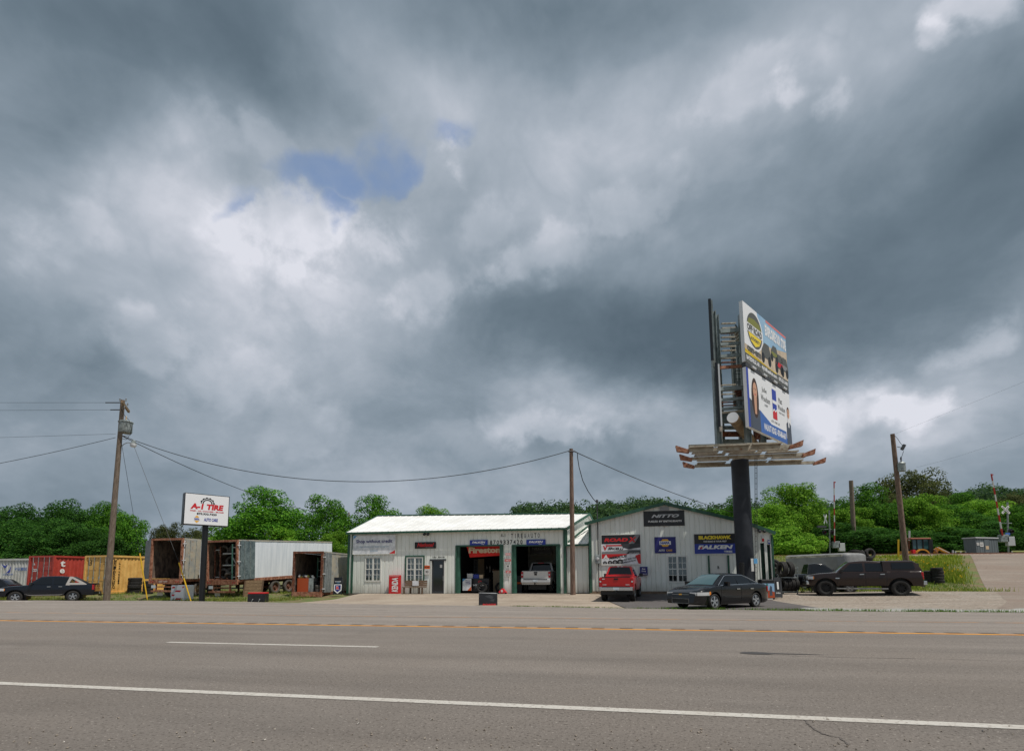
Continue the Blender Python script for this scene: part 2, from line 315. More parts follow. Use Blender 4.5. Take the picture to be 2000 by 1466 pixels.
mat('rubber',(30,29,29),.85,c2=(44,42,40),nscale=8); mat('rubber_old',(74,71,68),.9,c2=(96,90,84),nscale=5)
mat('rust',(132,80,56),.9,c2=(176,128,104),nscale=5,c3=(60,38,30),n3scale=14,lo3=.55,hi3=.65,bump=.3)
mat('rust_dark',(84,48,36),.9,c2=(124,74,50),nscale=6,c3=(150,130,118),n3scale=12,lo3=.58,hi3=.66)
mat('pole_wood',(134,120,108),.9,c2=(104,90,78),nscale=3,stretch=(6,6,.5),bump=.4,c3=(136,118,104),n3scale=5,lo3=.58,hi3=.7)
mat('pole_wood_red',(136,114,101),.9,c2=(100,80,69),nscale=3,stretch=(6,6,.5),bump=.4)
mat('wood',(108,86,66),.85,c2=(84,64,48),nscale=4,stretch=(1,8,8)); mat('plank',(140,116,88),.85,c2=(112,90,66),nscale=4,stretch=(1,8,8))
mat('wire',(24,25,27),.6)
mat('dark_pole',(26,30,38),.55,c2=(34,38,46),nscale=3); mat('sign_black',(20,22,25),.35)
mat('trailer_white',(228,232,236),.45,c2=(210,216,222),nscale=1.4,stretch=(3,3,.3),c3=(150,140,126),n3scale=4,lo3=.66,hi3=.8)
mat('trailer_grey',(128,134,136),.5,.1,c2=(106,112,114),nscale=2.5,c3=(158,160,158),n3scale=9,lo3=.55,hi3=.7)
mat('trailer_tan',(176,168,150),.6,c2=(150,152,148),nscale=2,c3=(140,100,66),n3scale=5,lo3=.6,hi3=.72)
mat('galv_old',(120,134,136),.5,.25,c2=(86,100,104),nscale=2.5,c3=(160,170,172),n3scale=14,lo3=.58,hi3=.68)
mat('ply',(126,110,96),.9,c2=(74,64,57),nscale=2,stretch=(2,2,1),c3=(104,96,88),n3scale=7,lo3=.6,hi3=.72)
mat('cont_red',(178,66,54),.55,c2=(160,56,46),nscale=2,c3=(110,58,44),n3scale=6,lo3=.62,hi3=.75); mat('cont_yellow',(228,182,106),.55,c2=(208,160,86),nscale=2,c3=(140,96,52),n3scale=6,lo3=.62,hi3=.75)
mat('cont_white',(196,196,192),.55,c2=(176,174,168),nscale=2,c3=(130,96,74),n3scale=5,lo3=.66,hi3=.78); mat('cont_brown',(104,76,62),.8,c2=(82,58,48),nscale=3)
mat('rackgreen',(112,168,148),.5); mat('rackgrey',(176,178,176),.5); mat('rack_orange',(170,74,34),.6)
mat('bill_green',(132,142,142),.5,.1,c2=(108,118,118),nscale=3,c3=(124,96,80),n3scale=7,lo3=.64,hi3=.75)
mat('cat_plank',(182,175,160),.75,.1,c2=(150,140,124),nscale=2.5,c3=(136,94,70),n3scale=5,lo3=.58,hi3=.7)
mat('tank_tan',(150,128,98),.7,c2=(118,96,72),nscale=3)
mat('amber',(220,130,40),.3); mat('lens_red',(176,22,26),.2,coat=.6); mat('lens_clear',(205,208,210),.12,.3,coat=.8); mat('plate',(196,206,214),.5)
mat('car_black',(12,14,18),.16,.0,spec=.35,coat=1.); mat('car_brown',(42,28,23),.2,.0,spec=.35,coat=1.); mat('car_navy',(12,18,28),.18,.0,spec=.35,coat=1.); mat('car_red',(186,26,28),.3,.1,coat=.8); mat('car_white',(206,204,200),.35,coat=.6); mat('car_plastic',(36,37,39),.6); mat('cladding',(150,146,142),.6)
mat('car_glass',(12,17,22),.06,spec=.5); mat('car_glass_blue',(52,82,86),.05,spec=.7); mat('alloy',(176,180,184),.28,.7); mat('rim_black',(26,25,25),.4,.3); mat('rim_cream',(186,168,140),.6,c2=(150,118,84),nscale=5); mat('rim_rust',(112,72,54),.85,c2=(84,56,44),nscale=5)
mat('cargo_grey',(128,129,129),.55,c2=(116,117,117),nscale=2); mat('cargo_roof',(190,186,170),.6,c2=(120,116,106),nscale=3); mat('backhoe_yellow',(206,140,44),.5,c2=(170,110,40),nscale=3); mat('cab_red',(150,90,70),.6)
mat('shed_grey',(98,106,110),.55,c2=(86,94,98),nscale=2,stretch=(6,6,.4)); mat('gate_red',(176,48,40),.6); mat('paper',(210,208,204),.7); mat('pinkish',(206,120,120),.7)
mat('bark',(84,72,60),.95,c2=(62,52,44),nscale=3,bump=.5)
leafmat('leaf_mid',(38,80,20),(72,124,34),(116,164,54)); leafmat('leaf_dark',(30,62,24),(54,98,36),(84,130,50)); leafmat('leaf_light',(56,98,22),(98,146,38),(146,184,66)); leafmat('leaf_far',(44,66,48),(60,88,54),(84,110,60)); leafmat('leaf_olive',(52,62,34),(78,88,48),(104,108,64))
leafmat('grass_blade',(82,104,38),(118,136,52),(160,158,84)); leafmat('grass_green',(56,92,26),(88,126,36),(124,154,60)); leafmat('weed',(92,120,34),(128,150,46),(176,174,74)); leafmat('flower',(196,158,30),(214,180,44),(226,196,70))
# ---------------------------------------------------------------- terrain
def hill(x,y):
    d=-x*math.sin(CA)+y*math.cos(CA); az=math.degrees(math.atan2(x,y))
    return ss(130,280,d)*ss(-15,-10,az)*(31-5*ss(1,9,az)+9*ss(26,31,az))
def gz(x,y):
    z=-.12*ss(13,21,y)+ss(29,33.4,y)*.24-.26*ss(-28,-31,x)*ss(26.6,28,y)*(1-ss(30,32,y))
    z+=.15*ss(11,18,x)*ss(22,28,y)*(1-ss(33,40,y))
    z+=3.1*ss(38,61,y)*ss(4,14,x-.0*y)
    return z+hill(x,y)
def GG(px,py):
    z=0.
    for _ in range(12): v=G(px,py,z); z=z*.5+.5*gz(v.x,v.y)
    v=G(px,py,z); return v
EDGE=[(G(px,py,-.12).x,G(px,py,-.12).y) for px,py in ((0,1168.5),(330,1173.5),(500,1176),(700,1180),(1000,1184.5),(1300,1190),(1600,1194),(2000,1197))]
EDGE=[(-400,EDGE[0][1]+1.5),(-60,EDGE[0][1]+1.5)]+EDGE+[(60,21.),(500,21.)]
def yedge(x):
    for (a,b),(c,d) in zip(EDGE,EDGE[1:]):
        if a<=x<=c: return b+(d-b)*(x-a)/(c-a)
    return 21.
def frange(a,b,s):
    n=max(1,int(round((b-a)/s))); return [a+(b-a)*i/n for i in range(n+1)]
XS=frange(-600,-120,40)[:-1]+frange(-120,-60,6)[:-1]+frange(-60,60,1)[:-1]+frange(60,140,5)[:-1]+frange(140,700,40)
YS=frange(-400,-40,40)[:-1]+frange(-40,-8,4)[:-1]+frange(-8,75,.75)[:-1]+frange(75,140,5)[:-1]+frange(140,900,30)
def grid(name,xs,ys,zf,m,**k):
    mb=MB(); nx,ny=len(xs),len(ys); mb.v=[Vector((x,y,zf(x,y))) for y in ys for x in xs]
    mb.f=[(j*nx+i,j*nx+i+1,(j+1)*nx+i+1,(j+1)*nx+i) for j in range(ny-1) for i in range(nx-1)]
    o=mb.build(name,m,normals=False,smooth=False); o.data.polygons.foreach_set('use_smooth',[True]*len(o.data.polygons)); return tag(o,kind='structure',**k)
def terr(x,y):
    low=.09 if y<yedge(x)-.2 else 0
    if -22<x<45 and yedge(x)-.2<=y<33.5 and x>-25: low=.05
    if -19<x<10 and 33<y<44: low=.3
    return gz(x,y)-low
grid('ground',XS,YS,terr,'earth')
def sheet(name,xl,xr,y0,y1,off,m,nx=60,ny=24):
    mb=MB()
    for j in range(ny+1):
        t=j/ny
        for i in range(nx+1):
            s=i/nx; a=xl(t); b=xr(t); x=a+(b-a)*s; ya,yb=y0(x),y1(x); y=ya+(yb-ya)*t; mb.v.append(Vector((x,y,gz(x,y)+off)))
    mb.f=[(j*(nx+1)+i,j*(nx+1)+i+1,(j+1)*(nx+1)+i+1,(j+1)*(nx+1)+i) for j in range(ny) for i in range(nx)]
    o=mb.build(name,m,normals=False); o.data.polygons.foreach_set('use_smooth',[True]*len(o.data.polygons)); return tag(o,kind='structure')
K=lambda c:(lambda *_:c)
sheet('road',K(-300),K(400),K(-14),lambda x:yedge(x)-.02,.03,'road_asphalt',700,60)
def strip(name,m,x0,x1,y,w,off=.034,step=1.):
    mb=MB(); xs=frange(x0,x1,step); yf=y if callable(y) else (lambda x:y)
    for x in xs: yy=yf(x); mb.v+=[Vector((x,yy-w/2,gz(x,yy-w/2)+off)),Vector((x,yy+w/2,gz(x,yy+w/2)+off))]
    mb.f=[(2*i,2*i+2,2*i+3,2*i+1) for i in range(len(xs)-1)]
    return tag(mb.build(name,m,normals=False),kind='structure')
strip('edge_line','paint_white',-200,200,4.95,.13); strip('center_line','paint_yellow',-200,200,12.28,.16); strip('center_line','paint_yellow_worn',-200,200,15.65,.14)
a_,b_=G(345,1254,0),G(750,1262.5,0)
for k in (-3,-2,-1,0): strip('lane_line','paint_white',a_.x+k*12.2,b_.x+k*12.2,8.6,.13)
for p,q in (((545,1189.5),(762,1191.5)),((1560,1200.5),(1830,1203)),((0,1181),(60,1180)),((240,1186),(270,1186))):
    a_,b_=G(*p,-.08),G(*q,-.08); strip('lane_line','paint_worn',a_.x,b_.x,(a_.y+b_.y)/2,.12,.035)
strip('edge_line','paint_worn',-30,60,lambda x:yedge(x)-.75,.10,.035); strip('edge_line','paint_worn',-75,-34,lambda x:yedge(x)-3.0,.5,.035)
mb=MB()
for i in range(-60,140):
    x=i*.62+.1*random.random()-8; mb.add([(x,12.42,.0345),(x+.3,12.42,.0345),(x+.3,12.62,.0345),(x,12.62,.0345)],[(0,1,2,3)])
tag(mb.build('rumble_strip','groove',normals=False),kind='structure')
mb=MB(); c=G(1478,1279,0)
mb.add([(c.x+.25*math.cos(t*.4)+(0 if math.cos(t*.4)<0 else 0),c.y+.13*math.sin(t*.4),.0355) for t in range(16)],[tuple(range(16))])
p=[(c.x+.2,c.y-.04,.035),(c.x+.7,c.y-.03,.035),(c.x+1.05,c.y-.01,.035),(c.x+.7,c.y+.03,.035),(c.x+.2,c.y+.06,.035)]; mb.add(p,[(0,1,2,3,4)])
tag(mb.build('road_patch','tar',normals=False),kind='structure')
# a wandering crack at the near shoulder, a seam near the lane line
def crack(pts,w):
    mb=MB()
    for (a,b) in zip(pts,pts[1:]):
        a,b=Vector(a),Vector(b); d=(b-a).normalized(); n=Vector((-d.y,d.x,0))*w*(.5+random.random()); mb.add([a-n,b-n,b+n,a+n],[(0,1,2,3)])
    return mb
cp=[(1572,1412),(1580,1422),(1592,1432),(1606,1440),(1620,1444),(1638,1447),(1650,1455),(1662,1466)]; pts=[]
for (a,b),(c_,d) in zip(cp,cp[1:]):
    for k in range(5): t=k/5; v=G(a+(c_-a)*t+random.uniform(-1.5,1.5),b+(d-b)*t+random.uniform(-.8,.8)); pts.append((v.x,v.y,.0345))
tag(crack(pts,.006).build('road_crack','groove',normals=False),kind='structure')
pts=[(x,8.62+.03*math.sin(x*3.1)+random.uniform(-.012,.012),.034) for x in frange(2.3,14,.25)]; tag(crack(pts,.007).build('road_crack','groove',normals=False),kind='structure')
# lot surfaces
la,lb=G(575,1177.5,-.12),G(690,1160,.12)
sheet('concrete_apron',lambda t:la.x+(lb.x-la.x)*t,lambda t:.55-1.4*t,lambda x:yedge(x)+.02,K(33.66),.012,'concrete',40,20)
sheet('asphalt_pad',lambda t:.58-1.38*t,lambda t:8.5,lambda x:yedge(x)+.25,K(33.4),.016,'pad_asphalt',24,20)
sheet('gravel_lot',K(8.52),K(46),lambda x:yedge(x)+.25,lambda x:33.4+6*ss(9,12,x),.01,'gravel',60,30)
asphalt('pale_gravel',(158,158,154),(204,204,200),(110,110,106),10,(150,146,138),False)
sheet('gravel_strip',K(7.6),K(60),lambda x:yedge(x)+.2,lambda x:yedge(x)+1.9+.25*math.sin(x*1.7)+.2*math.sin(x*4.1),.024,'pale_gravel',160,4)
sd_=Vector((math.sin(R_(29)),math.cos(R_(29)),0)); sn_=Vector((sd_.y,-sd_.x,0)); sp=G(1990,1178,.1)
mb=MB()
for j in range(61):
    for i in range(9):
        v=sp+sd_*(j*1.0-8)+sn_*(i*1.15+ (1.8*(1-ss(0,14,j)) if i else -1.5*(1-ss(0,14,j)))); mb.v.append(Vector((v.x,v.y,gz(v.x,v.y)+.016)))
mb.f=[(j*9+i,j*9+i+1,(j+1)*9+i+1,(j+1)*9+i) for j in range(60) for i in range(8) if mb.v[j*9+i].y>yedge(mb.v[j*9+i].x)+.6]
o=mb.build('side_road','side_asphalt',normals=False); tag(o,kind='structure')
# ---------------------------------------------------------------- vegetation
def leaves(mb,clusters,n,size,rnd,flat=.0):
    wts=[c[3]**2 for c in clusters]; tot=sum(wts)
    for c,wt in zip(clusters,wts):
        for _ in range(max(1,int(n*wt/tot))):
            while True:
                d=Vector((rnd.gauss(0,1),rnd.gauss(0,1),rnd.gauss(.25,1)))
                if d.length>.01: break
            d.normalize(); p=Vector(c[:3])+Vector((d.x,d.y,d.z*.82))*c[3]*(.62+.5*rnd.random()**.6)
            nrm=(d+Vector((rnd.gauss(0,.6),rnd.gauss(0,.6),rnd.gauss(.35,.5)))).normalized(); a=nrm.orthogonal().normalized(); b=nrm.cross(a); th=rnd.random()*6.28
            a,b=a*math.cos(th)+b*math.sin(th),b*math.cos(th)-a*math.sin(th); s=size*(.6+.8*rnd.random())
            mb.add([p-a*s,p-b*s*.55+nrm*s*.12,p+a*s,p+b*s*.55+nrm*s*.12],[(0,1,2,3)])
def clusters(rnd,n,rx,rz,cz,r0,r1,core=True):
    out=[]
    for i in range(n):
        d=Vector((rnd.gauss(0,1),rnd.gauss(0,1),rnd.gauss(0,1))).normalized(); k=.5+.42*rnd.random()
        taper=1-.12*max(0,d.z)
        out.append((d.x*rx*k*taper,d.y*rx*k*taper,cz+d.z*rz*k,rnd.uniform(r0,r1)))
    if core: out+=[(0,0,cz,rx*.55),(0,0,cz-rz*.35,rx*.5),(0,0,cz+rz*.4,rx*.36)]
    return out
# prototypes: unit-ish trees 10 m tall
PROTO={}
def proto(kind,seed,leaf,rx,rz,cz,ncl,r0,r1,nl,size,trunk_h=3.5,tr=.22):
    rnd=random.Random(seed); cl=clusters(rnd,ncl*2,rx,rz,cz,r0*.7,r1*.82); mb=MB(); leaves(mb,cl,int(nl*1.9),size*.69,rnd)
    t=MB(); t.bar((0,0,-.3),(0.05,0,cz*.6),tr,tr*.7); t.bar((.05,0,cz*.6),(0,.1,cz+rz*.5),tr*.7,tr*.2)
    for c in cl[:9]: t.bar((0,0,cz*.55+rnd.random()*rz*.4),c[:3],tr*.35,tr*.08,n=5)
    PROTO[kind]=(mb,t,leaf,(sorted(v.z for v in mb.v)[-40],2*sorted(abs(v.x) for v in mb.v)[-len(mb.v)//60]))
proto('a',1,'leaf_mid',3.4,4.5,5.0,46,.75,1.3,17000,.135); proto('b',2,'leaf_mid',3.1,4.6,5.0,42,.7,1.25,15000,.135)
proto('c',3,'leaf_dark',3.5,4.7,4.8,46,.8,1.35,16000,.14); proto('d',4,'leaf_light',3.5,4.5,4.9,46,.7,1.25,16000,.135)
proto('e',5,'leaf_olive',4.2,4.2,5.4,48,.7,1.3,13000,.14); proto('bush',6,'leaf_light',2.4,1.5,1.3,30,.45,.85,7000,.12,1.,.1)
_first={}
def tree(kind,x,y,h,wid,label,name='tree',group=None,cat='tree',zb=None):
    z=gz(x,y) if zb is None else zb; mb,t,leaf,(H,Wd)=PROTO[kind]
    sc=(wid/Wd,wid/Wd,h/H)
    if kind not in _first:
        o=thing(name,label,cat,(0,0,0),group=group); mb.build('crown',leaf,o,local=True,normals=False); t.build('trunk','bark',o,local=True,smooth=True); _first[kind]=o
        o.location=(x,y,z); o.scale=sc; o.rotation_euler=(0,0,random.random()*6.28)
    else:
        o=dup(_first[kind],(x,y,z),(0,0,random.random()*6.28),label,scale=sc); o.name=name
        if group: o['group']=group
        o['category']=cat
    return o
def tree_px(kind,px,topy,wpx,depth,label,**k):
    P=AT(px,topy,depth); w=wpx*depth/1000*.92; z=gz(P.x,P.y); return tree(kind,P.x,P.y,P.z-z,w,label,**k)
GL='trees behind the container yard'
for a in (('c',-30,975,130,58,'dark tree at the far left behind the white container'),('c',40,980,125,56,'leafy tree above the white container'),('c',98,985,120,60,'dark tree behind the red container'),
 ('c',150,974,120,55,'tall green tree behind the red and yellow containers'),('c',196,990,110,62,'dark tree just behind the left utility pole'),('a',212,979,88,54,'bright tree rising behind the left utility pole'),
 ('b',250,998,74,52,'narrow tree at the right end of the row behind the yellow container'),('c',20,1010,150,52,'low dark tree behind the parked navy pickup'),('c',120,1015,150,50,'low broad tree right behind the red container'),('c',210,1030,120,50,'low dark tree right behind the yellow container'),
 ('e',325,1019,74,82,'small distant tree between the pole and the roadside sign'),('e',385,1026,80,85,'distant tree half hidden by the roadside sign'),('d',425,1042,84,70,'low pale tree behind the white trailers')): tree_px(*a,group=GL)
for a in (('a',517,951,170,58,'big round green tree behind the middle trailer'),('a',470,1015,90,60,'lower tree at the left foot of the big round tree'),('d',560,1030,110,55,'bright low tree above the long white trailer'),('b',640,967,104,57,'upright tree left of the tyre shop roof'),
 ('a',735,965,116,60,'broad tree rising behind the left end of the white roof'),('d',655,1036,90,50,'low leafy tree between the small trailer and the tyre shop'),('d',845,986,96,75,'pale tree showing above the middle of the white roof')): tree_px(*a,group='trees behind the tyre shop')
GR='trees along the railway'
for a in (('d',1545,942,130,82,'tall bright tree right of the billboard pole'),('d',1500,985,120,78,'leafy tree directly behind the billboard pole'),('b',1610,990,110,86,'mid green tree behind the left crossing signal'),('b',1440,970,90,90,'green tree above the right end of the gable roof'),
 ('a',1690,944,120,84,'tall green tree left of the leaning pole'),('d',1650,990,110,80,'bright tree behind the plain wooden pole'),('c',1735,985,110,84,'dark tree behind the leaning pole'),('e',1768,915,150,125,'huge olive tree standing above all trees on the right'),
 ('d',1790,965,110,82,'bright tree right of the leaning pole'),('a',1850,985,120,86,'green tree above the backhoe'),('c',1900,998,110,84,'dark tree behind the grey equipment shed'),('d',1925,975,120,100,'pale green tree behind the right crossing gate'),('a',1975,990,120,84,'green tree behind the right crossbuck'),
 ('e',1985,955,110,110,'olive tree at the right edge of the photo'),('c',2040,975,130,84,'dark tree just past the right edge'),('c',1640,1020,140,76,'low dark tree behind the crossing signal cabinet'),('c',1730,1030,150,76,'low dark tree behind the stack of scrap tyres'),('c',1830,1030,150,78,'low dark tree behind the backhoe cab'),
 ('c',1920,1035,150,78,'low dark tree right behind the grey shed'),('c',2010,1035,150,78,'low dark tree at the right crossing signal'),('a',1880,960,120,110,'tall green tree below the far ridge'),('c',1380,990,80,100,'dark tree behind the right slope of the gable roof')): tree_px(*a,group=GR)
for a in (('bush',1520,1028,110,66,'bright bush beside the right corner of the grey shop'),('bush',1563,1040,90,66,'bright bush behind the grey cargo trailer'),('bush',1540,1052,120,64,'low bush at the foot of the railway bank')): tree_px(*a,name='bush',cat='bush',group='bushes by the railway bank')
bo_=tree_px('bush',598,1098,46,42,'yellow flowering bush seen under the long white trailer',name='bush',cat='bush')
# far wooded ridge: one mass
rnd=random.Random(11); mb=MB()
for i in range(620):
    az=R_(rnd.uniform(-12.5,42)); d=rnd.uniform(190,320)/math.cos(az+CA); x=d*math.sin(az); y=d*math.cos(az); z=gz(x,y); s=rnd.uniform(4.,7.)
    cl=[(x+rnd.gauss(0,s*.4),y+rnd.gauss(0,s*.4),z+s*rnd.uniform(.5,1.35),s*rnd.uniform(.35,.62)) for _ in range(5)]
    leaves(mb,cl,190,.62,rnd)
tag(mb.build('far_forest','leaf_far',normals=False),'dark wooded ridge far behind the shops','forest',kind='stuff')
# grass, verge and weeds
def blades(name,m,spots,hmin,hmax,w,kind='stuff',lab=None,rnd=random.Random(3)):
    mb=MB()
    for x,y in spots:
        z=gz(x,y)+.0; h=rnd.uniform(hmin,hmax); t=rnd.random()*6.28; dx,dy=math.cos(t)*w,math.sin(t)*w; lx,ly=rnd.gauss(0,h*.35),rnd.gauss(0,h*.35)
        mb.add([(x-dx,y-dy,z-.03),(x+dx,y+dy,z-.03),(x+lx+dx*.3,y+ly+dy*.3,z+h),(x+lx-dx*.3,y+ly-dy*.3,z+h)],[(0,1,2,3)])
    return tag(mb.build(name,m,normals=False),kind=kind)
rnd=random.Random(5)
def clumpy(n,x0,x1,yf,dens=.5):
    out=[]
    while len(out)<n:
        cx=rnd.uniform(x0,x1); cy=yf(cx)
        for _ in range(14): out.append((cx+rnd.gauss(0,.16),cy+rnd.gauss(0,.06)))
    return out
blades('grass','grass_green',clumpy(6500,2.,34,lambda x:yedge(x)+.14+rnd.gauss(0,.10)),.03,.13,.012)
blades('grass','grass_green',clumpy(900,-4.5,2.,lambda x:yedge(x)+.08+abs(rnd.gauss(0,.05))),.02,.09,.012)
sp_=[]
for _ in range(30000):
    x=rnd.uniform(-62,-19.4); y=yedge(x)+.5+rnd.random()**1.6*13
    if math.sin(x*1.3+y*.7)+math.sin(x*.5-y*1.1)+rnd.gauss(0,.7)>-.5: sp_.append((x,y))
blades('grass','grass_blade',sp_,.05,.2,.016)
blades('grass','grass_blade',[(rnd.uniform(-60,-34),yedge(0)*0+yedge(-40)+.1+abs(rnd.gauss(0,.5))) for _ in range(6000)],.12,.4,.014)
sp_=[];fl=[]
while len(sp_)<15000:
    x=rnd.uniform(18,40); y=rnd.uniform(40,58); q=PX((x,y,gz(x,y)))
    lim=sp+sd_*((y-sp.y)/sd_.y)
    if x<lim.x-.5-1.5*rnd.random() and y>44+1.5*math.sin(x*.9)-(6 if x<21 else 0) and math.sin(x*1.1+y*.6)+math.sin(x*.4-y*.9)+rnd.gauss(0,.8)>-1.:
        sp_.append((x,y))
        if rnd.random()<.022: y<51 and fl.append((x,y))
blades('weeds','weed',[q for q in sp_ if q[1]<51],.18,.6,.03); blades('weeds','weed',[q for q in sp_ if q[1]>=51],.08,.3,.03)
mb=MB()
for x,y in fl:
    z=gz(x,y)+rnd.uniform(.3,.75); s=.05; mb.add([(x-s,y,z-s),(x+s,y,z-s),(x+s,y,z+s),(x-s,y,z+s)],[(0,1,2,3)])
tag(mb.build('flowers','flower',normals=False),kind='stuff')
blades('grass','grass_green',[(x,y) for x,y in ((rnd.uniform(16,33),rnd.uniform(35,47)) for _ in range(9000)) if x<(sp+sd_*((y-sp.y)/sd_.y)).x-.3-rnd.random()*1.2 and y>39.5+1.2*math.sin(x)+.6*rnd.gauss(0,1)],.04,.2,.02)
blades('grass','grass_blade',[(rnd.uniform(10.5,24),36+27*rnd.random()) for _ in range(9000)],.06,.3,.022)
mb=MB()
for _ in range(110):
    px=rnd.uniform(0,2000); py=1395+rnd.random()**.7*75; v=G(px,py,.03); s=rnd.uniform(.003,.008)
    mb.cbox((v.x,v.y,.033+s*.4),(s*2.2,s*1.6,s*1.2),Euler((rnd.random(),rnd.random(),rnd.random()*6)))
tag(mb.build('pebbles','gravel'),kind='stuff')
# ---------------------------------------------------------------- buildings
def siding(parent,fr,u0,u1,v0,vtop,openings,m='siding',step=.92,rib=.306):
    cuts=sorted(set([u0,u1]+[k*step for k in range(int(u0/step)-1,int(u1/step)+2) if u0+.12<k*step<u1-.12]+[x for o in openings for x in o[:2] if u0<x<u1]))
    for a,b in zip(cuts,cuts[1:]):
        if b-a<.01: continue
        mid=(a+b)/2; segs=[(v0,None)]
        for o in openings:
            if o[0]-.001<=mid<=o[1]+.001:
                n=[]
                for lo,hi in segs:
                    if o[2]>lo+.02: n.append((lo,o[2]))
                    n.append((o[3],hi))
                segs=n
        us=[(a,0)]
        k=math.ceil(a/rib)
        while k*rib<b:
            c=k*rib; us+=[(x,d) for x,d in ((c-.03,0),(c-.018,-.03),(c+.018,-.03),(c+.03,0)) if a<x<b]; k+=1
        us.append((b,0)); us.sort()
        for lo,hi in segs:
            mb=MB()
            for u,d in us: mb.v+=[fr(u,lo,d),fr(u,hi if hi is not None else vtop(u),d)]
            mb.f=[(2*i,2*i+2,2*i+3,2*i+1) for i in range(len(us)-1)]
            mb.build('siding_panel',m,parent,normals=False)
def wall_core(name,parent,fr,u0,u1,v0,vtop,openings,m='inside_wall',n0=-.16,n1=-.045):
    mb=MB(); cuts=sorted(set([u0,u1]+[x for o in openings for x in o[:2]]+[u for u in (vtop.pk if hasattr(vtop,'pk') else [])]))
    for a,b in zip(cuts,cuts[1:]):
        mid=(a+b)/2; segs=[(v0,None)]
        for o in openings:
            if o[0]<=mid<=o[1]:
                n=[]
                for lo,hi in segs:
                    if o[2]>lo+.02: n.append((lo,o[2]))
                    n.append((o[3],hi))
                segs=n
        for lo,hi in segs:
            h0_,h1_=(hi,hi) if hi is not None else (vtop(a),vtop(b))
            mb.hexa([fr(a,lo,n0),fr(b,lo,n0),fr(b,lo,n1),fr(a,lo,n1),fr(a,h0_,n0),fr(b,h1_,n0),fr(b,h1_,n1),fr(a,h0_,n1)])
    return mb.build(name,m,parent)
def ribbed_sheet(mb,p00,p10,p11,p01,step=.45,h=.03):
    """standing-seam sheet between two edges; p00-p10 is the eave."""
    p00,p10,p11,p01=map(Vector,(p00,p10,p11,p01)); n=max(2,int((p10-p00).length/step)); nr=(p10-p00).cross(p01-p00).normalized(); nr=nr if nr.z>0 else -nr
    for i in range(n):
        s=i/n; e=(i+1)/n; m1=s+(e-s)*.86; m2=s+(e-s)*.91; m3=s+(e-s)*.95
        A=[(s,0),(m1,0),(m2,h),(m3,h),(e,0)]
        vs=[]
        for t,d in A: vs+=[p00.lerp(p10,t)+nr*d,p01.lerp(p11,t)+nr*d]
        mb.add(vs,[(2*k,2*k+2,2*k+3,2*k+1) for k in range(4)])
def window(parent,fr,u0,u1,v0,v1,trim='white_trim',curtain=True,cols=4,rows=4,outer=None):
    mb=MB(); t=.085; n0,n1=-.05,.035
    for a,b,c,d in ((u0,u0+t,v0,v1),(u1-t,u1,v0,v1),(u0+t,u1-t,v0,v0+t),(u0+t,u1-t,v1-t,v1)): mb.fbox(fr,a,b,c,d,n0,n1)
    um=(u0+u1)/2; mb.fbox(fr,um-.06,um+.06,v0+t,v1-t,n0,n1-.004); vm_=(v0+v1)/2
    for a,b in ((u0+t,um-.06),(um+.06,u1-t)): mb.fbox(fr,a,b,vm_-.03,vm_+.03,n0,n1-.01)
    w=mb.build('window',trim,parent)
    if outer:
        mb=MB(); o=.09
        for a,b,c,d in ((u0-o,u0-.003,v0-.02,v1+o),(u1+.003,u1+o,v0-.02,v1+o),(u0,u1,v1+.003,v1+o)): mb.fbox(fr,a,b,c,d,-.02,.05)
        mb.build('window_casing',outer,w)
    mb=MB()
    for a,b in ((u0+t,um-.06),(um+.06,u1-t)):
        c=(a+b)/2; mb.fbox(fr,c-.016,c+.016,v0+t,v1-t,-.03,.008)
        for q in (.25,.75): z=v0+t+(v1-v0-2*t)*q; mb.fbox(fr,a,b,z-.016,z+.016,-.028,.006)
    mb.build('muntin',trim,w)
    for a,b in ((u0+t,um-.06),(um+.06,u1-t)):
        for i in range(2):
            for j in range(4):
                x0=a+(b-a)*i/2; z0_=v0+t+(v1-v0-2*t)*j/4
                mb=MB(); e=random.uniform(-.002,.002); mb.add([fr(x0,z0_,-.02+e),fr(x0+(b-a)/2,z0_,-.02-e),fr(x0+(b-a)/2,z0_+(v1-v0-2*t)/4,-.02-e),fr(x0,z0_+(v1-v0-2*t)/4,-.02+e)],[(0,1,2,3)]); mb.build('pane','window_glass',w,normals=False)
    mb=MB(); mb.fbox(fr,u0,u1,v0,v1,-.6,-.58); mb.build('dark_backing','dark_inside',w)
    if curtain:
        mb=MB()
        for a,b in ((u0+t,um-.05),(um+.05,u1-t)):
            mb.poly(fr,[(a,v1-t),(b,v1-t),(b,v1-.55*(v1-v0)),(b-.04,v1-.62*(v1-v0)),(a+.2*(b-a),v1-.35*(v1-v0))],-.06)
            mb.poly(fr,[(a,v0+t),(b,v0+t),(b,v0+.22*(v1-v0)),(a+.5*(b-a),v0+.3*(v1-v0)),(a,v0+.12*(v1-v0))],-.065)
        mb.build('curtain','curtain',w,normals=False)
    return w
gm=bpy.data.materials.new('window_glass'); gm.use_nodes=True; nt=gm.node_tree; nt.nodes.clear(); MATS['window_glass']=gm
g_=nt.nodes.new('ShaderNodeBsdfGlossy'); g_.inputs['Roughness'].default_value=.03; g_.inputs[0].default_value=(.85,.92,.9,1); t_=nt.nodes.new('ShaderNodeBsdfTransparent'); t_.inputs[0].default_value=(.78,.84,.82,1)
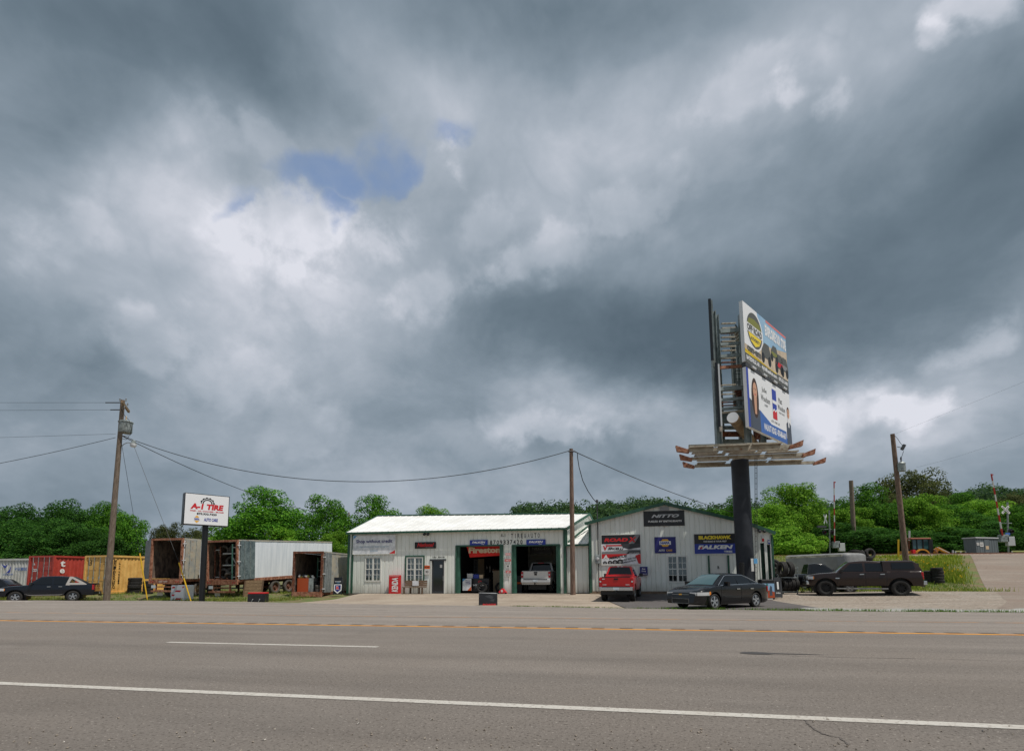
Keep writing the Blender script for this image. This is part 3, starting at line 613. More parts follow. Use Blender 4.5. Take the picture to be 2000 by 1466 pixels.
m_=nt.nodes.new('ShaderNodeMixShader'); lw=nt.nodes.new('ShaderNodeFresnel'); lw.inputs[0].default_value=2.3; nt.links.new(lw.outputs[0],m_.inputs[0]); nt.links.new(t_.outputs[0],m_.inputs[1]); nt.links.new(g_.outputs[0],m_.inputs[2]); o_=nt.nodes.new('ShaderNodeOutputMaterial'); nt.links.new(m_.outputs[0],o_.inputs[0])
mat('curtain',(224,226,222),.8)
FY=33.7; A=face_y(FY); X=lambda px,py=1100,Y=FY: WY(px,py,Y).x; Zf=lambda px,py,Y=FY: WY(px,py,Y).z
XL,XR=-18.34,-2.9; ZE=4.44; GZ=.13
shop=thing('tyre_shop','long low tyre shop with white metal roof and two open garage bays','building',(XL,FY,GZ))
win1=(X(713),X(745),Zf(729,1135),Zf(729,1087)); win2=(X(794),X(827),Zf(810,1136),Zf(810,1087)); dr=(X(841),X(870),GZ,Zf(855,1093)); bay1=(X(890),X(983),GZ,Zf(936,1065)); bay2=(X(1000),X(1094),GZ,Zf(1046,1064))
OPN=[win1,win2,dr,bay1,bay2]; top=lambda u:ZE
core=wall_core('wall',shop,A,XL,XR,GZ,top,OPN); siding(core,A,XL,XR,GZ+.02,top,OPN)
pk=Vector((-1.55,39.0,Zf(1150,1003,39.0))); rl=Vector((XL,38.2,6.16)); rear_l=Vector((XL,42.8,4.4)); rear_r=Vector((-.7,43.6,4.4)); eL=Vector((XL-.12,FY-.25,ZE+.0)); eR=Vector((XR+.06,FY-.25,ZE-.02))
mb=MB(); ribbed_sheet(mb,eL,eR,pk,rl); ribbed_sheet(mb,rear_r,rear_l,rl,pk); mb.build('roof','roof_white',shop,normals=False)
mb=MB(); mb.beam(eL+Vector((0,-.03,-.07)),eR+Vector((0,-.03,-.07)),.05,.14); mb.beam(rl+Vector((0,0,.04)),pk+Vector((0,0,.04)),.3,.07)
mb.beam(eR+Vector((.06,0,-.05)),pk+Vector((.06,0,-.03)),.06,.17); mb.beam(pk+Vector((.06,0,-.03)),rear_r+Vector((.06,0,-.05)),.06,.17); mb.beam(eL+Vector((-.03,0,-.05)),rl+Vector((-.03,0,-.03)),.05,.15); mb.build('roof_trim','green_trim',shop)
# gable end wall, faces the link
eb=Vector((XR,FY+.02,GZ)); ev=Vector((rear_r.x-XR,rear_r.y-FY,0)); el=ev.length; ev.normalize(); Eg=frame(eb,ev,(0,0,1),(ev.y,-ev.x,0)); pu=(pk-eb).dot(ev)
def gt(u): return (ZE+(pk.z-ZE)*u/pu if u<pu else pk.z+(4.4-pk.z)*(u-pu)/(el-pu))-GZ-.08
gt.pk=[pu]
c2=wall_core('end_wall',shop,Eg,0,el,0,gt,[]); siding(c2,Eg,0.1,el,0,gt,[])
mb=MB(); mb.hexa([(XL,FY+.1,GZ),(XL+.1,FY+.1,GZ),(XL+.1,42.8,GZ),(XL,42.8,GZ),(XL,FY+.1,ZE),(XL+.1,FY+.1,ZE),(XL+.1,42.8,ZE),(XL,42.8,ZE)]); mb.add([(XL,FY,ZE-.1),(XL,38.2,6.1),(XL,42.8,ZE-.1)],[(0,1,2)]); mb.box((XL,42.7,GZ),(-.8,42.8,4.4)); mb.build('rear_wall','siding',shop)
mb=MB(); mb.box((XL+.1,FY-.1,GZ-.3),(-3.1,42.7,GZ+.012)); mb.build('floor','floor_slab',shop)
# inside: partition beside bay 1, room wall behind, lintels
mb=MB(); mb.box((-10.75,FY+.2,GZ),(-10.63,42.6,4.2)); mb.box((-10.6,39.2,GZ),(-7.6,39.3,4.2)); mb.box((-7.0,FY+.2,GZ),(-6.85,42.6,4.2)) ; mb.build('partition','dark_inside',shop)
A39=face_y(39.18); q0=WY(918,1092,39.18); q1=WY(933,1120,39.18); window(shop,A39,q0.x,q1.x,q1.z,q0.z,'grey',False)
d0=WY(934,1091,39.18); d1=WY(946,1150,39.18); mb=MB(); mb.fbox(A39,d0.x,d1.x,GZ,d0.z,0,.05); mb.build('inner_door','tan',shop)
# trims
for a,b in ((XL-.10,XL+.06),(X(686.5),X(690)),(X(1101),X(1106))): mb=MB(); mb.fbox(A,a,b,GZ,ZE-.14,-.02,.05); mb.build('corner_trim','green_trim',shop)
for o in (bay1,bay2):
    for a,b in ((o[0]-.02,o[0]+.1),(o[1]-.1,o[1]+.02)): mb=MB(); mb.fbox(A,a,b,GZ,o[3],-.02,.045); mb.build('bay_trim','green_trim',shop)
    mb=MB(); mb.fbox(A,o[0],o[1],o[3]-.06,o[3]+.05,-.02,.047); mb.build('bay_lintel','green_trim',shop)
    for s,a in ((1,o[0]+.1),(-1,o[1]-.1)): mb=MB(); mb.fbox(A,min(a,a+s*.16),max(a,a+s*.16),GZ,o[3]-.06,-.34,-.03); mb.build('door_jamb','green_jamb',shop)
window(shop,A,*win1); window(shop,A,*win2,outer='green_trim')
mb=MB(); 
for a,b,c,d in ((dr[0],dr[0]+.09,GZ,dr[3]),(dr[1]-.09,dr[1],GZ,dr[3])): mb.fbox(A,a,b,c,d,-.1,.03)
df=mb.build('door_frame','white_trim',shop); mb=MB(); mb.fbox(A,dr[0]-.06,dr[1]+.06,dr[3]-.05,dr[3]+.06,-.1,.045); mb.fbox(A,dr[0]+.09,dr[0]+.19,GZ,dr[3]-.05,-.07,-.02); mb.fbox(A,dr[1]-.19,dr[1]-.09,GZ,dr[3]-.05,-.07,-.02); mb.fbox(A,dr[0]+.19,dr[1]-.19,GZ,GZ+.16,-.07,-.02); mb.build('door_stile','darkgrey',df)
mb=MB(); mb.fbox(A,dr[0]+.19,dr[1]-.19,GZ+.16,dr[3]-.05,-.06,-.045); mb.build('door_pane','glass',df); mb=MB(); mb.fbox(A,dr[1]-.17,dr[1]-.12,1.0,1.35,-.02,.02); mb.build('handle','steel',df)
for cx,cz,w,h in ((.62,.86,.16,.2),): 
    mb=MB(); x=dr[0]+(dr[1]-dr[0])*cx; z=GZ+(dr[3]-GZ)*cz; mb.fbox(A,x,x+w,z-h,z,-.043,-.04); mb.build('notice','paper',df)
# link between the two shops
lx0,lx1=XR+.06,-1.45; lz=Zf(1128,1064); Lk=face_y(FY+.12); cl=wall_core('link_wall',shop,Lk,lx0,lx1,GZ,lambda u:lz,[]); siding(cl,Lk,lx0,lx1,GZ+.05,lambda u:lz,[])
mb=MB(); ribbed_sheet(mb,(lx0-.1,FY-.1,lz+.06),(lx1,FY-.1,lz+.06),(lx1+.3,39.5,lz+1.75),(lx0+1.1,39.5,lz+1.75)); mb.build('link_roof','roof_white',shop,normals=False)
mb=MB(); mb.beam((XR-.02,FY-.12,lz),(lx1+.25,FY-.12,lz),.05,.13); mb.fbox(A,XR-.02,XR+.12,lz+.06,ZE-.15,-.02,.09); mb.beam((lx0+.1,FY+.3,lz+.25),(lx1+.1,38.5,lz+1.9),.08,.12); mb.build('link_trim','green_trim',shop)
# lettering on the wall
text(shop,A,'A-1',(X(978)+X(987))/2,Zf(982,1045),X(987)-X(978),.22,'darkgrey',.012,0)
xs_=frange(X(997),X(1055),8)
for i,c in enumerate('TIRE&AUTO'):
    a=X(997)+(X(1056)-X(997))*(i+.5)/9; text(shop,A,c,a,Zf(1026,1045.5),.14 if c not in 'I' else .035,.31,'grey' if c in '&A' else 'darkgrey',.012,.012)
for i,c in enumerate('8709337420'): text(shop,A,c,X(956)+(X(1022)-X(956))*(i+.5)/10,Zf(988,1058.3),.16 if c!='1' else .05,.30,'darkgrey',.012,.016)
text(shop,A,'TIRE  REPAIR',(X(844)+X(869))/2,Zf(856,1087.5),X(869)-X(844),.09,'darkgrey',.012,.02)
# ---------------------------------------------------------------- signs
def sign(name,label,cat,x0,y0,x1,y1,Y,m,thick=.03,group=None,edge=None,warp=0.):
    xm,ym=(x0+x1)/2,(y0+y1)/2; a=WY(x0,ym,Y).x; b=WY(x1,ym,Y).x; zt=WY(xm,y0,Y).z; zb=WY(xm,y1,Y).z; w,h=b-a,zt-zb; c=Vector(((a+b)/2,Y,(zt+zb)/2))
    fr=frame(c,(1,0,0),(0,0,1),(0,-1,0)); mb=MB()
    if warp:
        nx,ny=14,6
        for j in range(ny+1):
            for i in range(nx+1): u,v=i/nx-.5,j/ny-.5; mb.v.append(fr(u*w,v*h,-.004-warp*(.5+.5*math.sin(u*17+v*9)*math.cos(v*7+u*5))))
        mb.f=[(j*(nx+1)+i,j*(nx+1)+i+1,(j+1)*(nx+1)+i+1,(j+1)*(nx+1)+i) for j in range(ny) for i in range(nx)]; mb.fbox(fr,-w/2,w/2,-h/2,h/2,-thick-warp,-warp-.006)
    else: mb.fbox(fr,-w/2,w/2,-h/2,h/2,-thick,0)
    o=mb.build(name,m,origin=c,smooth=bool(warp)); tag(o,label,cat,group)
    if edge:
        mb=MB(); t=.035
        for p,q,r,s in ((-w/2-t,-w/2,-h/2-t,h/2+t),(w/2,w/2+t,-h/2-t,h/2+t),(-w/2,w/2,-h/2-t,-h/2),(-w/2,w/2,h/2,h/2+t)): mb.fbox(fr,p,q,r,s,-thick,.015)
        mb.build('frame',edge,o)
    return o,fr,w,h
def tx(S_,s,cx,cy,w,h,m,**k):
    o,fr,W_,H_=S_; return text(o,fr,s,cx*W_,cy*H_,w*W_,h*H_,m,**k)
def patch(S_,pts,m,n=.003,name='printed_panel'):
    o,fr,W_,H_=S_; mb=MB(); mb.poly(fr,[(x*W_,y*H_) for x,y in pts],n); return mb.build(name,m,o,normals=False)
def rect(S_,x0,x1,y0,y1,m,n=.003,name='printed_panel'): return patch(S_,[(x0,y0),(x1,y0),(x1,y1),(x0,y1)],m,n,name)
def gear(S_,cx,cy,r,m,n=.004,half=False,asp=1.):
    o,fr,W_,H_=S_; mb=MB(); rr=r*H_; K_=48
    for i in range(K_//2 if half else K_):
        t0,t1=2*math.pi*i/K_,2*math.pi*(i+1)/K_; ro=rr*(1.0 if i%4<2 else .9); ri=rr*.78
        mb.poly(fr,[(cx*W_+a*math.cos(t),cy*H_+a*math.sin(t)) for a,t in ((ri,t0),(ro,t0),(ro,t1),(ri,t1))],n)
        mb.poly(fr,[(cx*W_+a*math.cos(t),cy*H_+a*math.sin(t)) for a,t in ((rr*.52,t0),(rr*.68,t0),(rr*.68,t1),(rr*.52,t1))],n)
    mb.build('emblem',m,o,normals=False)
s=sign('banner','white banner reading Shop without credit at the left end of the shop','banner',690,1045,772,1081,FY-.08,'banner_white',edge='white_trim')
tx(s,'Shop without credit',0,.16,.86,.24,'navy',bold=.025); tx(s,'Ask about our lease program',0,-.12,.7,.10,'fadedblue'); tx(s,'acima',0,-.33,.18,.09,'fadedblue'); patch(s,[(-.5,.5),(-.5,.3),(-.42,.48),(-.4,.5)],'skyblue'); patch(s,[(.5,-.5),(.5,-.3),(.38,-.46),(.36,-.5)],'red')
s=sign('wall_sign','small black sign with slanted red lettering above the curtained window','sign',810,1058,851,1070.5,FY-.08,'black'); tx(s,'National',.02,.06,.8,.62,'red',bold=.04,shear=.3); tx(s,'TIRE SERVICE',.2,-.36,.4,.14,'grey')
for x0,x1,ya,yb,lb in ((917.5,952.5,1054,1064,'blue sign above the left garage bay beside the phone number'),(1028,1065.5,1053,1063.5,'blue sign above the right garage bay beside the phone number')):
    s=sign('wall_sign',lb,'sign',x0,ya,x1,yb,FY-.08,'blue',group='blue signs above the bays'); tx(s,'FALKEN',0,.06,.74,.4,'white',bold=.04,shear=.25); tx(s,'TIRES',.22,-.33,.18,.14,'white',bold=.03)
s=sign('door_sign','orange and white sign on the wall left of the glass door','sign',829,1103.5,839.5,1121,FY-.06,'paper',thick=.02); rect(s,-.5,.5,.12,.5,'orange'); tx(s,'FIREARMS',0,.3,.9,.14,'black'); tx(s,'NO',0,-.2,.5,.3,'darkgrey')
def lamp(px,py,Y,label):
    c=WY(px,py,Y); t=thing('flood_lamp',label,'lamp',c); mb=MB(); mb.bar(c+Vector((-.1,.15,.05)),c+Vector((-.05,-.05,.05)),.04); mb.build('bracket','black',t); mb=MB()
    for dx in (-.12,.14): mb.lathe([(.03,.1),(.09,.05),(.1,-.08),(.085,-.08),(0,-.02)],c+Vector((dx,-.1,0)),(.4*dx,-1,-.5),n=12)
    mb.build('lamp_head','darkgrey',t,smooth=True); mb=MB(); 
    for dx in (-.12,.14): mb.lathe([(0,-.075),(.084,-.075)],c+Vector((dx,-.1,0)),(.4*dx,-1,-.5),n=12)
    mb.build('lens','lightgrey',t)
lamp(833,1043,FY-.05,'twin black flood lamp on the wall above the black and red sign')
lamp(1487,1037,33.4,'twin flood lamp on the right end of the gabled shop')
PS=[(987,1079,997,1090,'red headed notice at the top of the pillar between the bays','pinkish'),(985.5,1091,998,1101.5,'wide white warning sign in the middle of the pillar between the bays','red'),(988,1103,996,1112,'narrow white notice with a black figure on the pillar between the bays','darkgrey'),(987.5,1113,997.5,1125,'red and white notice lowest on the pillar between the bays','red')]
for a,b,c,d,lb,mm in PS:
    s=sign('notice',lb,'notice',a,b,c,d,FY-.06,'paper',thick=.01,group='notices on the pillar'); rect(s,-.46,.46,.05 if mm!='darkgrey' else -.3,.46 if mm!='darkgrey' else .1,mm if mm!='darkgrey' else 'paper'); tx(s,{'pinkish':'NOTICE','red':'NO','darkgrey':'i'}[mm],0,.25,.6,.25,'white' if mm!='darkgrey' else 'black',bold=.03)
    for k in range(3): tx(s,['EMPLOYEES ONLY','SHOP AREA','KEEP OUT'][k],0,-.08-.15*k,.8,.09,'darkgrey')
# hanging flag in bay 1
c=WY(946,1075,34.0); fl_=[WY(px,py,34.0) for px,py in ((910.5,1065),(988,1062),(988,1083.5),(950,1084.5),(917.5,1088))]
mb=MB(); n=18
for i in range(n+1):
    t=i/n; a=fl_[0].lerp(fl_[1],t); b=fl_[4].lerp(fl_[2],t) if t>0 else fl_[4]; b=fl_[4].lerp(fl_[2],t); 
    for k in range(5): p=a.lerp(b,k/4); mb.v.append(p+Vector((0,.05*math.sin(t*14+k*.8)*(.3+k/4),0)))
mb.f=[(i*5+k,(i+1)*5+k,(i+1)*5+k+1,i*5+k+1) for i in range(n) for k in range(4)]
o=mb.build('flag','red_cloth' if 'red_cloth' in MATS else mat('red_cloth',(206,38,30),.8),origin=c,smooth=True,normals=False); tag(o,'red flag with cream gothic lettering hung in the left garage bay','flag')
text(o,face_y(33.9),'Firestone',WY(951,1074,33.9).x,WY(951,1073.5,33.9).z,WY(992,1074,33.9).x-WY(920,1074,33.9).x,.42,'tan',bold=.05,n0=.0)
# right, gabled shop
FY2=33.48; B=face_y(FY2); X2=lambda px,py=1100:WY(px,py,FY2).x; Z2=lambda px,py:WY(px,py,FY2).z
gx0,gx1=X2(1150,1030),X2(1508,1050); gp=X2(1297,985); zL,zP,zR=Z2(1150,1021),Z2(1297,984),Z2(1508,1040)
zR2=Z2(1443,1017); gxm=X2(1443,1017)
def gtop(u): 
    if u<=gp: return zL+(zP-zL)*(u-gx0)/(gp-gx0)
    return zP+(zR2-zP)*(u-gp)/(gxm-gp) if u<gxm else zR2+(zR-zR2)*(u-gxm)/(gx1-gxm)
gtop.pk=[gp,gxm]; BZ=.30
shop2=thing('gabled_shop','grey metal shop with low green trimmed gable behind the red pickup','building',((gx0+gx1)/2,FY2,.12))
win3=(X2(1303),X2(1343),Z2(1323,1137),Z2(1323,1084)); dr3=(X2(1386),X2(1421),.32,Z2(1404,1084)); gd1=(X2(1485.5),X2(1495.5),.3,Z2(1490,1060)); gd2=(X2(1498.5),X2(1507),.3,Z2(1503,1063))
O2=[win3,dr3,gd1,gd2]; core2=wall_core('wall',shop2,B,gx0,gx1,BZ,lambda u:gtop(u)-.05,O2) if False else None
gt2=lambda u:gtop(u)-.03
gt2.pk=[gp,gxm]; core2=wall_core('wall',shop2,B,gx0,gx1,BZ,gt2,O2); siding(core2,B,gx0,gx1,BZ,gt2,O2)
mb=MB(); mb.fbox(B,gx0+.05,gx1-.05,-.1,BZ-.004,-.3,.04); mb.fbox(B,gx0+.02,gx1,-.1,.2,-.3,.22); mb.build('foundation','foundation',shop2)
mb=MB(); by=46.
for (xa,za),(xb,zb) in (((gx0-.2,zL-.03),(gp,zP+.03)),((gp,zP+.03),(gxm,zR2+.03)),((gxm,zR2+.03),(gx1+.15,zR-.02))): mb.hexa([(xa,FY2-.18,za+.02),(xb,FY2-.18,zb+.02),(xb,by,zb+.02),(xa,by,za+.02),(xa,FY2-.18,za+.06),(xb,FY2-.18,zb+.06),(xb,by,zb+.06),(xa,by,za+.06)])
mb.build('roof','roof_white',shop2); mb=MB()
for (xa,za),(xb,zb) in (((gx0-.25,zL-.03),(gp,zP+.04)),((gp,zP+.04),(gxm,zR2+.04)),((gxm,zR2+.04),(gx1+.15,zR-.01))): mb.beam((xa,FY2-.21,za-.03),(xb,FY2-.21,zb-.03),.05,.2)
mb.fbox(B,gx0-.02,gx0+.13,.12,zL-.12,-.02,.06); mb.fbox(B,gx1-.08,gx1+.03,.12,zR-.12,-.02,.06); mb.fbox(B,dr3[0]-.1,dr3[0],.3,dr3[3],-.04,.05); mb.fbox(B,dr3[1],dr3[1]+.1,.3,dr3[3],-.04,.05); mb.build('roof_trim','green_trim',shop2)
mb=MB(); vz=gtop(gp)-.42; mb.fbox(B,gp-.3,gp+.3,vz,vz+.22,0,.08); v=mb.build('gable_vent','lightgrey',shop2); mb=MB()
for k in range(4): mb.fbox(B,gp-.27,gp+.27,vz+.02+k*.05,vz+.045+k*.05,.08,.1)
mb.build('louvre','grey',v)
mb=MB(); mb.box((gx0,FY2+.16,.1),(gx0+.1,by,zL-.05)); mb.box((gx1-.1,FY2+.16,.1),(gx1,by,zR-.05)); mb.box((gx0,by-.1,.1),(gx1,by,zR-.05)); mb.box((gx0+.1,FY2,.0),(gx1-.1,by,.28)); mb.build('rear_wall','siding',shop2)
window(shop2,B,*win3,curtain=False)
mb=MB(); mb.fbox(B,dr3[0],dr3[1],.32,dr3[3],-.08,-.02); d_=mb.build('door','white_trim',shop2); mb=MB(); mb.fbox(B,dr3[0]+.1,dr3[0]+.14,1.2,1.3,-.02,.04); mb.build('handle','steel',d_)
text(d_,B,'B.',(dr3[0]+dr3[1])/2,1.75,.14,.18,'black',n0=-.014)
for g in (gd1,gd2):
    mb=MB(); mb.fbox(B,g[0],g[1],g[2],g[3],-.35,-.3); q=mb.build('overhead_door','green_trim',shop2); mb=MB(); mb.fbox(B,g[0]-.04,g[0]+.03,g[2],g[3]+.03,-.02,.03); mb.fbox(B,g[1]-.03,g[1]+.03,g[2],g[3]+.03,-.02,.03); mb.build('door_frame','siding',q)
s=sign('wall_sign','small red and white sign under the lamp on the right end of the gabled shop','sign',1488,1045,1492.5,1057,FY2-.06,'paper',thick=.02); rect(s,-.5,.5,-.5,.0,'red')
s=sign('wall_sign','tiny blue sign above the right overhead door','sign',1500,1054,1504,1062,FY2-.06,'blue',thick=.02); rect(s,-.35,.35,-.1,.3,'white')
s=sign('banner','black banner with chrome lettering under the gable peak','banner',1257,997,1337,1026.5,FY2-.06,'blackvinyl',warp=.03); tx(s,'NITTO',.03,.16,.68,.22,'lightgrey',bold=.05,shear=.35,n0=.012); tx(s,'FUELED BY ENTHUSIASTS',.02,-.19,.82,.12,'white',bold=.035,n0=.012,shear=.1)
s=sign('banner','framed three part banner above the red pickup','banner',1175,1044,1251,1100.5,FY2-.05,'banner_white',edge='white_trim')
rect(s,-.5,.5,.19,.5,'blackvinyl'); patch(s,[(.2,.19),(.38,.5),(.5,.5),(.34,.19)],'grey',.0035); tx(s,'ROAD',-.12,.33,.62,.13,'red',bold=.06,shear=.2); tx(s,'X',.3,.33,.22,.17,'red',bold=.06,shear=.2,n0=.009)
patch(s,[(.0,.19),(.5,.19),(.5,.06),(.2,.0),(.05,.06)],'darkgrey',.0045); patch(s,[(-.4,.16),(.02,.16),(.06,.11),(-.36,.11)],'red',.004); tx(s,'V',-.4,.05,.12,.17,'red',bold=.05,shear=.1); tx(s,'ERCELLI',-.13,.03,.4,.09,'darkgrey',bold=.05,shear=.2,skew=-.03)
patch(s,[(-.5,-.16),(.5,-.16),(.5,-.02),(.25,.0),(-.2,-.06),(-.5,-.08)],'grey',.004); patch(s,[(.14,-.16),(.5,-.16),(.5,-.06),(.2,-.06)],'darkgrey',.005); tx(s,'SHOP ON ROAD',.34,-.13,.26,.035,'white',n0=.009)
patch(s,[(-.5,-.16),(.5,-.16),(.5,-.5),(-.5,-.5)],'banner_white',.0046); patch(s,[(.36,-.22),(.5,-.16),(.5,-.5),(.44,-.5)],'red',.0055); patch(s,[(-.5,-.32),(-.5,-.16),(.2,-.16),(-.1,-.27)],'red',.0052); tx(s,'A',-.4,-.26,.13,.14,'white',bold=.06,shear=.1,n0=.009); tx(s,'MERICUS',-.08,-.265,.46,.085,'black',bold=.05,shear=.15,skew=.12,n0=.009); tx(s,'BUILT FOR THE',.2,-.335,.36,.055,'darkgrey',bold=.04,skew=.2,n0=.009); tx(s,'AMERICAN ROAD',.2,-.42,.36,.055,'darkgrey',bold=.04,skew=.2,n0=.009)
for k in range(4):
    mb=MB(); mb.disc(s[1],(-.42+.13*k)*s[2],-.47*s[3]+.02*k,.1*s[3]*(.7+.1*k),.006+.0005*k,24); mb.build('printed_tyre','black',s[0],normals=False); mb=MB(); mb.disc(s[1],(-.42+.13*k)*s[2],-.47*s[3]+.02*k,.05*s[3]*(.7+.1*k),.009+.0005*k,16); mb.build('printed_rim','grey',s[0],normals=False)
mb=MB(); mb.fbox(s[1],-.5*s[2]-.03,.5*s[2]+.03,-.5*s[3]-.09,-.5*s[3]-.036,-.03,.014); mb.build('frame','white_trim',s[0])
s=sign('wall_sign','square navy sign with a gold hexagon between the two big banners','sign',1278.5,1048,1320,1079.5,FY2-.05,'navy')
hexa=lambda r,a=1.15:[(r*math.cos(math.pi*k/3)*a*s[3]/s[2],.13+r*math.sin(math.pi*k/3)) for k in range(6)]
patch(s,hexa(.27),'gold',.003,'emblem'); patch(s,[(-.27,.02),(.27,.02),(.27,.24),(-.27,.24)],'white',.0045,'emblem'); tx(s,'NAPA',0,.13,.44,.15,'blue',bold=.05,n0=.009); tx(s,'AUTO',-.17,-.33,.28,.12,'white',bold=.03); tx(s,'CARE',.18,-.33,.28,.12,'gold',bold=.03)
s=sign('banner','framed black and blue banner with yellow lettering above the white door','banner',1356,1042,1438,1080.5,FY2-.05,'blue',edge='white_trim'); rect(s,-.5,.5,.0,.5,'blackvinyl'); tx(s,'BLACKHAWK',0,.32,.78,.19,'yellow',bold=.07); tx(s,'THE ROAD IS YOUR PREY',0,.12,.56,.08,'white',bold=.03,shear=.2); tx(s,'FALKEN',.0,-.17,.84,.2,'white',bold=.06,shear=.2); patch(s,[(-.38,-.2),(-.33,-.27),(-.3,-.12)],'red',.009); tx(s,'TIRES',.3,-.4,.2,.09,'white',bold=.04)
s=sign('key_drop_box','blue key drop box on the grey wall right of the red pickup','box',1250,1106,1265,1122.5,FY2-.22,'navy',thick=.2); tx(s,'Key',0,.22,.45,.2,'white',bold=.03); tx(s,'Drop',0,-.04,.55,.2,'white',bold=.03); tx(s,'NAPA',.1,-.36,.6,.1,'white')
c=WY(1167.5,1091,FY2-.1); t=thing('electric_meter','grey electric meter with tall conduit mast at the left of the gabled shop','meter',c); mb=MB(); a=WY(1162,1083,FY2-.1); b=WY(1173,1100,FY2-.1); mb.box((a.x,FY2-.2,b.z),(b.x,FY2-.03,a.z)); mb.build('box','galv',t,bevel=.02); mb=MB(); mb.lathe([(0,.1),(.08,.09),(.1,0)],(c.x,FY2-.2,c.z),(0,-1,0),n=16); mb.build('meter_glass','lightgrey',t,smooth=True)
mast=WY(1166,979,FY2-.12); mb=MB(); mb.bar((mast.x,FY2-.1,a.z),(mast.x,FY2-.1,mast.z),.035); mb.bar((mast.x,FY2-.1,.3),(mast.x,FY2-.1,b.z),.03); mb.build('conduit','darkgrey',t); mb=MB(); mb.lathe([(.03,-.1),(.09,-.02),(.08,.1),(0,.15)],mast,n=10); mb.build('weatherhead','darkgrey',t)
for k in range(3):
    mb=MB(); mb.lathe([(.0,-.03),(.05,-.03),(.05,.03),(0,.03)],(mast.x,FY2-.16,mast.z-.25-.16*k),(0,-1,0),n=8); mb.build('insulator','black',t)
# Kenda-like red display, bench, shield sign
def box_thing(name,label,cat,x0,x1,ytop,Y,dep,m,zb,**k):
    a=WY(x0,1150,Y).x; b=WY(x1,1150,Y).x; zt=WY((x0+x1)/2,ytop,Y).z; c=Vector(((a+b)/2,Y,(zt+zb)/2)); fr=frame(c,(1,0,0),(0,0,1),(0,-1,0)); mb=MB(); mb.fbox(fr,-(b-a)/2,(b-a)/2,-(zt-zb)/2,(zt-zb)/2,-dep,0); o=mb.build(name,m,origin=c,bevel=k.get('bevel',.02)); tag(o,label,cat,k.get('group')); return o,fr,b-a,zt-zb
s=box_thing('display_stand','upright red display stand with white sideways lettering against the shop wall','display',759,780,1122.5,33.25,.3,'red',gz(-15,33.2)+.01); tx(s,'KENDA',.08,-.02,.8*s[3]/s[2]*.95,.5*s[2]/s[3]*1.15,'white',bold=.04,rot=90,shear=.15); rect(s,-.46,.46,.42,.48,'pinkish')
bx0,bx1=WY(788,1150,33.1).x,WY(832,1150,33.1).x; bz=gz(-13,33)+.01; t=thing('bench','weathered wooden bench with a small white plaque by the glass door','bench',((bx0+bx1)/2,33.1,bz))
for k in range(3): mb=MB(); mb.box((bx0,32.85+k*.14,bz+.42),(bx1,32.97+k*.14,bz+.47)); mb.build('seat_slat','wood',t,bevel=.008)
for k in range(3): mb=MB(); mb.hexa([(bx0+.02,33.29+k*.03,bz+.5+k*.14),(bx1-.02,33.29+k*.03,bz+.5+k*.14),(bx1-.02,33.33+k*.03,bz+.5+k*.14),(bx0+.02,33.33+k*.03,bz+.5+k*.14),(bx0+.02,33.32+k*.03,bz+.62+k*.14),(bx1-.02,33.32+k*.03,bz+.62+k*.14),(bx1-.02,33.36+k*.03,bz+.62+k*.14),(bx0+.02,33.36+k*.03,bz+.62+k*.14)]); mb.build('back_slat','wood',t)
for x in (bx0+.12,bx1-.2,bx0+.45,bx1-.55):
    mb=MB(); f_=x in (bx0+.12,bx1-.2); mb.beam((x,32.9 if f_ else 33.25,bz),(x,32.9 if f_ else 33.25,bz+.42),.09,.09); mb.build('leg','wood',t)
mb=MB(); mb.box(((bx0+bx1)/2-.22,33.22,bz+.55),((bx0+bx1)/2+.22,33.25,bz+.88)); mb.build('plaque','banner_white',t)
def aframe(name,label,px0,px1,ytop,ybot,z,m,lean=.12,cat='sign'):
    p=G((px0+px1)/2,ybot,z); d=(p-CC).dot(CF); w=(px1-px0)*d/1000; h=(ybot-ytop)*d/1000; o=thing(name,label,cat,p,rz=CA); mb=MB(); fr=frame((0,0,0),(1,0,0),(0,lean,1),(0,-1,0)); mb.fbox(fr,-w/2,w/2,.03,h,-.03,0); mb.build('face',m,o,local=True); mb=MB()
    for s_ in (-1,1): mb.bar((s_*(w/2-.03),.05,.0),(s_*(w/2-.03),lean*h,h),.02); mb.bar((s_*(w/2-.03),.55,0),(s_*(w/2-.03),lean*h+.02,h*.97),.02)
    mb.build('leg_frame','darkgrey',o,local=True); WMAT[o.name]=Matrix.Translation(p)@Matrix.Rotation(CA,4,'Z')
    M4=WMAT[o.name]; wf=lambda u,v,n=0.:M4@fr(u,v+h/2,n); return o,wf,w,h
s=aframe('sidewalk_sign','black sidewalk sign with a white shield and red letter by the shop corner',650,667.5,1127,1161,.11,'sign_black'); patch(s,[(-.42,-.1),(-.42,.1),(.42,.1),(.42,-.1),(.42,-.25),(0,-.42),(-.42,-.25)],'white',.004,'emblem'); patch(s,[(-.33,-.1),(-.33,.06),(.33,.06),(.33,-.1),(.33,-.21),(0,-.35),(-.33,-.21)],'navy',.007,'emblem'); tx(s,'R',0,-.1,.38,.2,'white',bold=.09,n0=.01); tx(s,'R',0,-.1,.33,.17,'red',bold=.05,n0=.013); tx(s,'RANGER',0,.26,.7,.06,'lightgrey',bold=.04); tx(s,'TIRES',0,.19,.4,.035,'skyblue')
s=aframe('sidewalk_sign','small black leaning sign with red lettering at the pavement edge',935,971.5,1157.5,1182,-.12,'blackvinyl',.1); tx(s,'ROADX',.08,-.42,.75,.16,'red',bold=.06,shear=.15,n0=.005)
